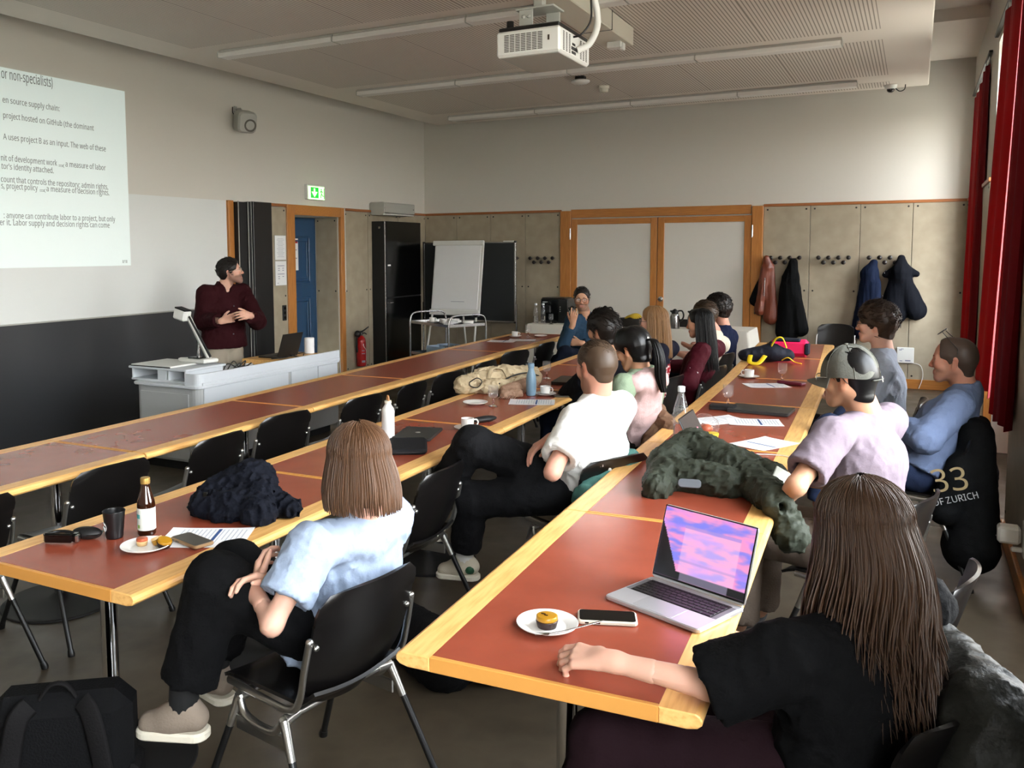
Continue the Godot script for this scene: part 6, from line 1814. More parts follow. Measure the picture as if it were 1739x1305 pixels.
func make_people_materials() -> void:
	var sk := mat("skin", Color.WHITE, 0.5, 0.0, 0.4)
	sk.vertex_color_use_as_albedo = true
	sk.subsurf_scatter_enabled = true
	sk.subsurf_scatter_strength = 0.08
	mat("eye_white", Color(0.82, 0.80, 0.77), 0.2)
	mat("iris", Color(0.10, 0.07, 0.05), 0.15)
	mat("spectacle_black", Color(0.03, 0.03, 0.03), 0.3)
	mat("spectacle_brown", Color(0.13, 0.08, 0.06), 0.3)
	mat("spectacle_clear", Color(0.62, 0.55, 0.50), 0.25)

class Pose:
	var d := {}
	var f := Vector3.FORWARD      # facing of the trunk
	func g(k: String) -> Vector3: return d[k]

func hand_into(b: Blob, w: Vector3, dir: Vector3, palm: Vector3, s: float, curl: Array, left: bool, spread := 0.16, thumb_in := 0.5) -> void:
	# w wrist, dir towards the fingertips, palm the way the palm faces
	dir = dir.normalized()
	palm = (palm - dir * palm.dot(dir)).normalized()
	var side := dir.cross(palm) * (-1.0 if left else 1.0)      # towards the thumb
	var k := 0.007 * s
	var base := w + dir * 0.085 * s
	b.add(w - dir * 0.02 * s, w + dir * 0.02 * s, 0.026 * s, 0.025 * s, 0.02, palm, 0.80)
	for i in 4:
		b.add(w + dir * 0.02 * s + side * (0.014 - 0.010 * i) * s, base + side * (0.029 - 0.0195 * i) * s - dir * [0.004, 0.0, 0.003, 0.010][i] * s, 0.0145 * s, 0.0118 * s, 0.012 * s)
	var lens := [[0.042, 0.026, 0.020], [0.046, 0.030, 0.021], [0.042, 0.028, 0.020], [0.033, 0.021, 0.018]]
	for i in 4:
		var p: Vector3 = base + side * (0.029 - 0.0195 * i) * s - dir * [0.004, 0.0, 0.003, 0.010][i] * s
		var dd := (dir + side * (0.5 - 0.33 * i) * spread).normalized()
		var c: float = curl[i]
		for j in 3:
			var a: float = c * [0.75, 1.0, 0.7][j]
			var ax := dd.cross(palm).normalized()
			dd = dd.rotated(ax, a)
			var q: Vector3 = p + dd * lens[i][j] * s
			b.add(p, q, [0.0100, 0.0090, 0.0082][j] * s * (0.9 if i == 3 else 1.0), [0.0092, 0.0083, 0.0068][j] * s * (0.9 if i == 3 else 1.0), 0.004 * s)
			p = q
	var tp := w + dir * 0.025 * s + side * 0.024 * s + palm * 0.006 * s
	var td := (dir * 0.70 + side * (0.85 - thumb_in * 0.5) + palm * thumb_in * 0.55).normalized()
	var tq := tp + td * 0.040 * s
	b.add(tp, tq, 0.0165 * s, 0.0115 * s, 0.014 * s)
	td = (td + dir * 0.35 - side * 0.25 * thumb_in).normalized()
	var tr := tq + td * 0.032 * s
	b.add(tq, tr, 0.0112 * s, 0.0098 * s, 0.004 * s)
	td = (td - side * 0.3 * thumb_in + dir * 0.1).normalized()
	b.add(tr, tr + td * 0.024 * s, 0.0098 * s, 0.0074 * s, 0.004 * s)

func head_xf(c: Vector3, look: Vector3, roll := 0.0) -> Transform3D:
	var z := -look.normalized()
	var x := Vector3.UP.cross(z).normalized()
	var y := z.cross(x)
	return Transform3D(Basis(x, y, z).rotated(z, roll), c)

func head_into(mb: MB, h: Transform3D, s: float, cell: float, tone: Color, beard: Color, beard_amt: float, neck: Vector3, nr: float, female: bool, mouth_open := 0.0) -> void:
	var keep := mb.xf
	var b := Blob.new()
	b.cell = cell
	var q := 1.0 if not female else 0.93
	b.add(Vector3(0, 0.036, 0.035), Vector3(0, 0.034, -0.022), 0.074, 0.071, 0.03)
	b.add(Vector3(0, 0.052, 0.02), Vector3(0, 0.052, -0.01), 0.064, 0.063, 0.03)
	b.add(Vector3(0, -0.01, -0.028), Vector3(0, -0.062, -0.048), 0.064 * q, 0.044 * q, 0.03)
	for e in [-1.0, 1.0]:
		b.add(Vector3(e * 0.050 * q, -0.035, 0.000), Vector3(e * 0.020, -0.094, -0.062), 0.022, 0.019, 0.025)
		b.add(Vector3(e * 0.038, -0.014, -0.066), Vector3(e * 0.042, -0.028, -0.055), 0.026, 0.026, 0.02)
	b.add(Vector3(0, -0.098, -0.070), Vector3(0, -0.094, -0.066), 0.019, 0.019, 0.02)
	for e in [-1.0, 1.0]:
		b.add(Vector3(e * 0.044, 0.022, -0.074), Vector3(e * 0.010, 0.021, -0.088), 0.009, 0.010, 0.014)
	for e in [-1.0, 1.0]:
		b.dig(Vector3(e * 0.031, 0.003, -0.097), Vector3(e * 0.033, 0.003, -0.090), 0.0115, 0.0115, 0.012)
	b.add(Vector3(0, 0.012, -0.090), Vector3(0, -0.030, -0.109 * (1.0 if not female else 0.975)), 0.0085, 0.0120, 0.010)
	for e in [-1.0, 1.0]: b.add(Vector3(e * 0.011, -0.034, -0.098), Vector3(e * 0.010, -0.034, -0.094), 0.0085, 0.0085, 0.007)
	b.add(Vector3(-0.018, -0.0585, -0.089), Vector3(0.018, -0.0585, -0.089), 0.0065, 0.0065, 0.007)
	b.add(Vector3(-0.015, -0.069 - 0.008 * mouth_open, -0.088), Vector3(0.015, -0.069 - 0.008 * mouth_open, -0.088), 0.0075, 0.0075, 0.007)
	if mouth_open > 0.0: b.dig(Vector3(-0.012, -0.065, -0.098), Vector3(0.012, -0.065, -0.098), 0.006 + 0.004 * mouth_open, 0.006 + 0.004 * mouth_open, 0.004)
	else: b.dig(Vector3(-0.017, -0.0635, -0.099), Vector3(0.017, -0.0635, -0.099), 0.0035, 0.0035, 0.003)
	for e in [-1.0, 1.0]:
		b.add(Vector3(e * 0.076, 0.016, 0.020), Vector3(e * 0.072, -0.026, 0.008), 0.0185, 0.012, 0.006, Vector3(e, 0, 0.45).normalized(), 0.42)
		b.dig(Vector3(e * 0.086, 0.008, 0.012), Vector3(e * 0.084, -0.010, 0.010), 0.007, 0.006, 0.005)
	# neck reaches down into the trunk
	var n: Vector3 = (h.affine_inverse() * neck) / s
	b.add(Vector3(0, -0.045, 0.026), n, nr / s, nr * 1.12 / s, 0.03)
	var lip := Color(0.62, 0.36, 0.34)
	var lt := lin(tone)
	var lb := lin(beard)
	var warm := lin(Color(tone.r, tone.g * 0.88, tone.b * 0.84))
	b.colorize = func(p: Vector3) -> Color:
		var c := lt
		var cheek := clampf(1.0 - Vector2(absf(p.x) - 0.045, p.y + 0.022).length() / 0.03, 0, 1) * (1.0 if p.z < -0.04 else 0.0)
		if absf(p.x) > 0.07 and p.y < 0.03: cheek = 0.6
		if p.z < -0.098 and p.y < 0.0 and p.y > -0.04: cheek = 0.6
		c = c.lerp(warm, cheek)
		if p.z < -0.084 and absf(p.x) < 0.026 and p.y < -0.052 and p.y > -0.079: c = c.lerp(lin(lip), 0.55)
		if beard_amt > 0.0:
			var m := smoothstep(-0.030, -0.048, p.y) * smoothstep(-0.135, -0.112, p.y)
			m *= smoothstep(0.035, 0.015, p.z)
			if absf(p.x) > 0.055: m = maxf(m, smoothstep(0.02, -0.01, p.y) * smoothstep(0.02, 0.0, absf(p.z + 0.008) - 0.014) * smoothstep(-0.13, -0.11, p.y))
			if absf(p.x) < 0.022 and p.z < -0.082 and p.y < -0.053 and p.y > -0.078: m *= 0.2
			c = c.lerp(lb, m * beard_amt)
		return c
	mb.xf = Transform3D(h.basis * s, h.origin)
	b.into(mb)
	mb.tint = lt
	mb.xf = keep

func face_parts(t: Node3D, h: Transform3D, s: float, brow: Color) -> void:
	var x := Transform3D(h.basis * s, h.origin)
	var w := MB.new().at(x)
	var i := MB.new().at(x)
	var br := MB.new().at(x)
	for e in [-1.0, 1.0]:
		w.ball(Vector3(e * 0.0315, 0.003, -0.0765), Vector3(0.0125, 0.0085, 0.0125), 12, 8)
		i.ball(Vector3(e * 0.0315, 0.003, -0.0852), Vector3(0.0052, 0.0052, 0.0042), 10, 6)
		br.tube(curve([Vector3(e * 0.013, 0.0215, -0.0965), Vector3(e * 0.030, 0.027, -0.0905), Vector3(e * 0.047, 0.022, -0.0765)], 3), [0.003, 0.0042, 0.0045, 0.0042, 0.0038, 0.003, 0.002], 6, 0.8)
	part("eyes", w, "eye_white", t)
	part("irises", i, "iris", t)
	var bm := "brow_%s" % brow.to_html(false)
	if not M.has(bm): mat(bm, brow, 0.8)
	part("eyebrows", br, bm, t)

func spectacles(called: String, label: String, h: Transform3D, s: float, m: String, round_r := 0.0) -> void:
	var x := Transform3D(h.basis * s, h.origin)
	var t := thing(called, label, "glasses")
	var f := MB.new().at(x)
	for e in [-1.0, 1.0]:
		var c := Vector3(e * 0.033, -0.001, -0.104)
		var p := []
		for k in 17:
			var a := TAU * k / 16
			var rx := 0.025
			var ry := 0.020 if round_r == 0.0 else 0.024
			var q := pow(absf(cos(a)), 0.7) * signf(cos(a))
			var u := pow(absf(sin(a)), 0.7) * signf(sin(a))
			p.append(c + Vector3(q * rx, u * ry, absf(q * rx + e * 0.0) * 0.0 + 0.10 * pow(absf(c.x + q * rx), 1.5) * 1.2 - 0.002))
		f.tube(p, 0.0019, 6)
	f.tube([Vector3(-0.009, 0.003, -0.104), Vector3(0, 0.006, -0.107), Vector3(0.009, 0.003, -0.104)], 0.0018, 6)
	part("frame", f, m, t)
	for e in [-1.0, 1.0]:
		part("temple", MB.new().at(x).tube([Vector3(e * 0.058, 0.006, -0.099), Vector3(e * 0.076, 0.008, -0.06), Vector3(e * 0.081, 0.010, 0.010), Vector3(e * 0.078, -0.012, 0.030)], 0.002, 6), m, t)
		part("lens", MB.new().at(x).ball(Vector3(e * 0.033, -0.001, -0.1015), Vector3(0.024, 0.019, 0.0012), 14, 6), "clear_glass", t)

# person: joints in world space; see the calls below
func person(label: String, o: Dictionary) -> Node3D:
	var t := thing("person", label, "person")
	var s: float = o.get("s", 1.0)
	var fem: bool = o.get("female", false)
	var tone: Color = o.tone
	var cell: float = o.get("cell", 0.016)
	var hip: Vector3 = o.hip
	var chest: Vector3 = o.chest
	var neck: Vector3 = o.neck
	var sl: Vector3 = o.sl
	var sr: Vector3 = o.sr
	var head: Transform3D = head_xf(o.head, o.look, o.get("roll", 0.0))
	var side := (sr - sl).normalized()
	var fwd := Vector3.UP.cross(side).normalized()      # side points to the person's right
	var wide := 0.86 if fem else 1.0
	var hw := 0.085 * wide
	var hl: Vector3 = o.get("hl", hip - (o.get("hside", side) as Vector3) * hw)
	var hr: Vector3 = o.get("hr", hip + (o.get("hside", side) as Vector3) * hw)
	var mb := MB.new()
	mb.tint = lin(tone)
	var b := Blob.new()
	b.cell = cell
	b.add(hip, hip.lerp(chest, 0.45), 0.095 * wide, 0.085 * wide, 0.06, side, 1.35)
	b.add(hip.lerp(chest, 0.5), chest, 0.088 * wide, 0.095 * wide, 0.06, side, 1.4)
	b.add(chest, neck - Vector3(0, 0.05, 0), 0.095 * wide, 0.06, 0.05, side, 1.35)
	for q in [[sl, "el", "wl"], [sr, "er", "wr"]]:
		b.add(neck - Vector3(0, 0.045, 0), q[0], 0.048, 0.046 * wide, 0.04)
		b.add(q[0], o[q[1]], 0.046 * wide, 0.036 * wide, 0.03)
		b.add(o[q[1]], o[q[2]], 0.037 * wide, 0.0245 * wide, 0.02)
	for q in [[hl, "kl", "al", "tl"], [hr, "kr", "ar", "tr"]]:
		if not o.has(q[1]): continue
		b.add(q[0], o[q[1]], 0.075, 0.050, 0.04)
		b.add(o[q[1]], o[q[1]].lerp(o[q[2]], 0.35), 0.048, 0.049, 0.03)
		b.add(o[q[1]].lerp(o[q[2]], 0.3), o[q[2]], 0.048, 0.032, 0.03)
		if o.has(q[3]): b.add(o[q[2]] - Vector3(0, 0.02, 0), o[q[3]], 0.032, 0.026, 0.03)
	b.into(mb)
	head_into(mb, head, s, o.get("hcell", 0.0055), tone, o.get("beard", tone), o.get("beard_amt", 0.0), neck, 0.050 if fem else 0.058, fem, o.get("mouth", 0.0))
	for q in [["handl", "wl", true], ["handr", "wr", false]]:
		if not o.has(q[0]): continue
		var hd: Array = o[q[0]]
		var hb := Blob.new()
		hb.cell = o.get("handcell", 0.005)
		var e: Vector3 = o["el" if q[2] else "er"]
		hb.add(e.lerp(o[q[1]], 0.55), o[q[1]], 0.031 * wide, 0.0245 * wide, 0.02)
		hand_into(hb, o[q[1]], hd[0], hd[1], o.get("hand_s", 0.92 if fem else 1.0), hd[2], q[2], hd[3] if hd.size() > 3 else 0.16, hd[4] if hd.size() > 4 else 0.5)
		hb.into(mb)
	part("body", mb, "skin", t)
	if o.get("face", true): face_parts(t, head, s, o.get("brow", Color(0.12, 0.09, 0.07)))
	# ---- clothes
	if o.has("top"):
		var c := Blob.new()
		c.cell = o.get("ccell", 0.013)
		c.amp = o.get("fold", 0.015); c.freq = o.get("fold_f", 11.0); c.seed_n = hash(label) % 1000; c.ridged = o.get("ridged", true)
		c.stretch = o.get("stretch", Vector3(1, 0.8, 1))
		var lo: float = o.get("loose", 0.014)
		var hem: Vector3 = o.get("hem", hip)
		c.add(chest.lerp(hip, 0.35), hem, 0.098 * wide + lo, 0.112 * wide + lo * 1.6, 0.05, side, 1.38)
		c.flat_end()
		c.add(hip.lerp(chest, 0.5), chest, 0.092 * wide + lo, 0.100 * wide + lo, 0.05, side, 1.42)
		c.add(chest, neck - Vector3(0, 0.055, 0), 0.098 * wide + lo, 0.062 + lo * 0.5, 0.05, side, 1.38)
		var sv: float = o.get("sleeve", 0.55)    # share of the arm that is covered: below 1 the upper arm, above the forearm too
		for q in [[sl, "el", "wl"], [sr, "er", "wr"]]:
			c.add(neck - Vector3(0, 0.042, 0), q[0], 0.050, 0.050 * wide + lo * 0.6, 0.04)
			var el: Vector3 = o[q[1]]
			var wr: Vector3 = o[q[2]]
			if sv <= 1.0:
				c.add(q[0], q[0].lerp(el, sv), 0.050 * wide + lo * 0.8, 0.052 * wide + lo, 0.03)
				c.flat_end()
				var cdir := (el - (q[0] as Vector3)).normalized()
				c.dig(q[0].lerp(el, sv) - cdir * 0.012, q[0].lerp(el, sv) + cdir * 0.03, 0.044 * wide + lo * 0.55, 0.044 * wide + lo * 0.6, 0.004)
			else:
				c.add(q[0], el, 0.050 * wide + lo * 0.8, 0.042 * wide + lo, 0.03)
				c.add(el, el.lerp(wr, sv - 1.0), 0.042 * wide + lo, 0.031 * wide + lo * 0.8, 0.025)
				c.flat_end()
		if o.get("collar", false):
			var up := (o.head - neck as Vector3).normalized()
			c.add(neck - Vector3(0, 0.01, 0) - fwd * 0.01, neck + up * 0.030 - fwd * 0.015, 0.066, 0.064, 0.02)
			c.flat_end()
			c.dig(neck + up * 0.05 + fwd * 0.03, neck + fwd * 0.075 - Vector3(0, 0.035, 0), 0.054, 0.03, 0.008)
		if o.has("tint"): c.colorize = o.tint
		var cm := MB.new()
		c.into(cm)
		part(o.get("top_name", "shirt"), cm, o.top, t)
	if o.has("legs"):
		var c := Blob.new()
		c.cell = o.get("lcell", 0.014)
		c.amp = o.get("lfold", 0.013); c.freq = 10.0; c.seed_n = 77; c.ridged = true
		var lg: float = o.get("leg_loose", 0.012)
		c.add(hip, hip + Vector3(0, 0.10, 0) + (chest - hip) * 0.12, 0.098 * wide + 0.006, 0.092 * wide + 0.004, 0.05, side, 1.3)
		c.flat_end()
		var cr: float = o.get("crop", 0.93)
		for q in [[hl, "kl", "al"], [hr, "kr", "ar"]]:
			if not o.has(q[1]): continue
			c.add(q[0], o[q[1]], 0.080 + lg * 0.5, 0.055 + lg, 0.04)
			c.add(o[q[1]], o[q[1]].lerp(o[q[2]], cr), 0.054 + lg, o.get("cuff", 0.042) + lg, 0.03)
			c.flat_end()
		var cm := MB.new()
		c.into(cm)
		part(o.get("legs_name", "trousers"), cm, o.legs, t)
	if o.has("shoes"):
		for q in [["al", "tl"], ["ar", "tr"]]:
			if o.has(q[1]): shoe(t, o[q[0]], o[q[1]], o.shoes, o.get("sole", "case_cream"), o.get("sock", ""))
	return t

func shoe(t: Node3D, a: Vector3, toe: Vector3, m: String, sole: String, sock: String) -> void:
	var d := (toe - a)
	var heel := a - Vector3(d.x, 0, d.z).normalized() * 0.035
	heel.y = minf(a.y - 0.05, toe.y + 0.03)
	var ss := MB.new()
	var c := Blob.new()
	c.cell = 0.007
	c.add(heel, heel.lerp(toe, 0.55) + Vector3(0, 0.012, 0), 0.040, 0.042, 0.02)
	c.add(heel.lerp(toe, 0.5), toe, 0.044, 0.036, 0.02)
	c.add(a - Vector3(0, 0.01, 0), heel.lerp(toe, 0.3) + Vector3(0, 0.02, 0), 0.042, 0.04, 0.03)
	c.cut(Vector3(0, minf(heel.y, toe.y) - 0.024, 0), Vector3.DOWN)
	c.dig(a + Vector3(0, 0.015, 0), a + Vector3(0, 0.09, 0), 0.034, 0.05, 0.006)
	var sm := MB.new()
	c.into(sm)
	var sh := part("shoe", sm, m, t)
	var fl := minf(heel.y, toe.y) - 0.036
	var along := Vector3(d.x, 0, d.z).normalized()
	var L := Vector2(toe.x - heel.x, toe.z - heel.z).length() + 0.085
	ss.at(Transform3D(Basis(along, Vector3.UP, along.cross(Vector3.UP)), Vector3((heel.x + toe.x) / 2, fl, (heel.z + toe.z) / 2))).prism(rrect(L, 0.088, 0.042, 6), 0.028, 0.006)
	part("sole", ss, sole, sh)
	part("laces", MB.new().tube([heel.lerp(toe, 0.45) + Vector3(0.02, 0.055, 0.02), heel.lerp(toe, 0.5) + Vector3(-0.02, 0.052, -0.02)], 0.004, 6).tube([heel.lerp(toe, 0.55) + Vector3(0.02, 0.048, 0.02), heel.lerp(toe, 0.6) + Vector3(-0.02, 0.046, -0.02)], 0.004, 6), sole, sh)
	if sock: part("sock", MB.new().tube([a + Vector3(0, 0.10, 0) - (toe - a) * 0.04, a - Vector3(0, 0.02, 0)], [0.041, 0.045], 14), sock, t)

# short hair: a cap over the skull with the face, ears and nape cut away
func hair_cap(t: Node3D, head: Vector3, look: Vector3, s: float, m: String, thick: float, front_y: float, nape_y: float, fold: float, roll := 0.0, cell := 0.005, freq := 30.0) -> void:
	var h := head_xf(head, look, roll)
	var b := Blob.new()
	b.cell = cell
	b.amp = fold; b.freq = freq; b.ridged = true; b.seed_n = 5; b.stretch = Vector3(1.0, 0.5, 0.5)
	b.add(Vector3(0, 0.036, 0.036), Vector3(0, 0.036, -0.018), 0.073 + thick, 0.072 + thick, 0.03)
	b.add(Vector3(0, 0.056, 0.02), Vector3(0, 0.058, -0.016), 0.065 + thick, 0.064 + thick, 0.03)
	b.add(Vector3(0, 0.0, 0.04), Vector3(0, nape_y, 0.045), 0.062 + thick, 0.048 + thick * 0.6, 0.03)
	for e in [-1.0, 1.0]: b.add(Vector3(e * 0.066, 0.03, -0.012), Vector3(e * 0.068, -0.004, -0.010), 0.011 + thick * 0.3, 0.006, 0.01)
	b.dig(Vector3(0, front_y - 0.075, -0.115), Vector3(0, front_y - 0.14, -0.115), 0.078, 0.085, 0.012)
	for e in [-1.0, 1.0]:
		b.dig(Vector3(e * 0.105, -0.005, 0.012), Vector3(e * 0.098, -0.05, 0.004), 0.032, 0.045, 0.008)
		b.dig(Vector3(e * 0.075, -0.03, -0.06), Vector3(e * 0.07, -0.10, -0.04), 0.045, 0.06, 0.008)
	b.cut(Vector3(0, nape_y - 0.01, 0), Vector3(0, -1, -0.25))
	var mb := MB.new()
	mb.xf = Transform3D(h.basis * s, h.origin)
	b.into(mb)
	part("hair", mb, m, t)

# long hair: locks that start on the scalp, run over it and fall
func hair_locks(t: Node3D, head: Vector3, look: Vector3, s: float, m: String, n: int, length: float, flare: float, wave: float, rad: float, seed_n: int, part_side := 0.0, gap := 55.0, drift := Vector3.ZERO, even := true) -> void:
	var h := head_xf(head, look)
	var r := RandomNumberGenerator.new()
	r.seed = seed_n
	var mb := MB.new()
	for i in n:
		var az := deg_to_rad(r.randf_range(gap, 360.0 - gap))       # 0 is the face
		var top := r.randf()
		var v := Vector3(-sin(az), 0, -cos(az))
		var el := lerpf(0.25, 1.45, sqrt(top))
		var c := Vector3(0, 0.036, 0.008)
		var radii := Vector3(0.079, 0.084, 0.097)
		var p0 := c + Vector3(v.x * cos(el), sin(el), v.z * cos(el)) * radii
		p0.x += part_side * (1.0 - absf(v.x)) * 0.2
		var pts := []
		var steps := 4
		for k in steps + 1:
			var e2 := lerpf(el, -0.12, float(k) / steps)
			var lift := 1.0 + 0.05 * r.randf() + 0.02
			pts.append(c + Vector3(v.x * cos(e2), sin(e2), v.z * cos(e2)) * radii * lift)
		var last: Vector3 = pts[-1]
		var ln := length * (r.randf_range(0.94, 1.0) if even else r.randf_range(0.62, 1.05))
		var ph := r.randf() * TAU
		var seg := 7
		for k in range(1, seg + 1):
			var f := float(k) / seg
			var o := last + Vector3(0, -ln * f, 0)
			o += v * flare * sin(f * PI * 0.6) + Vector3(0, 0, 0.012 * f)
			o += Vector3(cos(ph), 0, sin(ph)) * wave * sin(f * 5.0 + ph) * f
			o += drift * f * f
			pts.append(o)
		var full := []
		var cp := curve(pts, 2)
		for k in cp.size():
			var f := float(k) / (cp.size() - 1)
			full.append(rad * (0.75 + 0.4 * sin(f * PI)) * (1.0 if f < 0.75 else lerpf(1.0, 0.25, (f - 0.75) / 0.25)))
		var wp := []
		for p in cp: wp.append(h.origin + h.basis * (p * s))
		mb.tint = Color.WHITE * r.randf_range(0.72, 1.12)
		mb.tube(wp, full, 5, 0.5, v, false)
	mb.tint = Color.WHITE
	var o := part("hair", mb, m, t)
	if n > 1: o.set_meta("kind", "stuff")

# cropped hair: short tufts combed over a thin cap
func hair_tufts(t: Node3D, head: Vector3, look: Vector3, s: float, m: String, n: int, len_m: float, comb: Vector3, front_y: float, nape_y: float, lift: float, rad: float, seed_n: int) -> void:
	var h := head_xf(head, look)
	var r := RandomNumberGenerator.new()
	r.seed = seed_n
	var mb := MB.new()
	var c := Vector3(0, 0.036, 0.008)
	var k := 0
	while k < n:
		var d := Vector3(r.randfn(), r.randfn() * 0.9 + 0.25, r.randfn()).normalized()
		var p := c + d * Vector3(0.077, 0.094, 0.098)
		if p.y > 0.125: p.y = 0.125
		# leave face, ears and neck free
		if p.z < -0.035 and p.y < front_y - 0.02 * absf(p.x) / 0.06: continue
		if p.z < 0.0 and absf(p.x) > 0.055 and p.y < 0.0: continue
		if absf(p.z - 0.012) < 0.032 and p.y < 0.024 and absf(p.x) > 0.05: continue
		if p.y < nape_y: continue
		k += 1
		var flow := (comb + Vector3(d.x * 0.5, -0.35 if p.y < 0.06 else 0.0, 0) + Vector3(r.randfn(), r.randfn(), r.randfn()) * 0.22)
		flow = (flow - d * flow.dot(d)).normalized()
		var L := len_m * r.randf_range(0.6, 1.15)
		var a := p * 1.0
		var b := p + flow * L * 0.5 + d * lift
		var e := p + flow * L + d * lift * r.randf_range(0.2, 1.0)
		mb.tint = Color.WHITE * r.randf_range(0.7, 1.2)
		mb.tube([h.origin + h.basis * (a * s), h.origin + h.basis * (b * s), h.origin + h.basis * (e * s)], [rad, rad, rad * 0.3], 4, 0.5, d, false)
	mb.tint = Color.WHITE
	part("hair_tufts", mb, m, t).set_meta("kind", "stuff")

func hair_mat(called: String, c: Color, rough := 0.45) -> void:
	var m := mat(called, c, rough, 0.0, 0.4)
	m.vertex_color_use_as_albedo = true

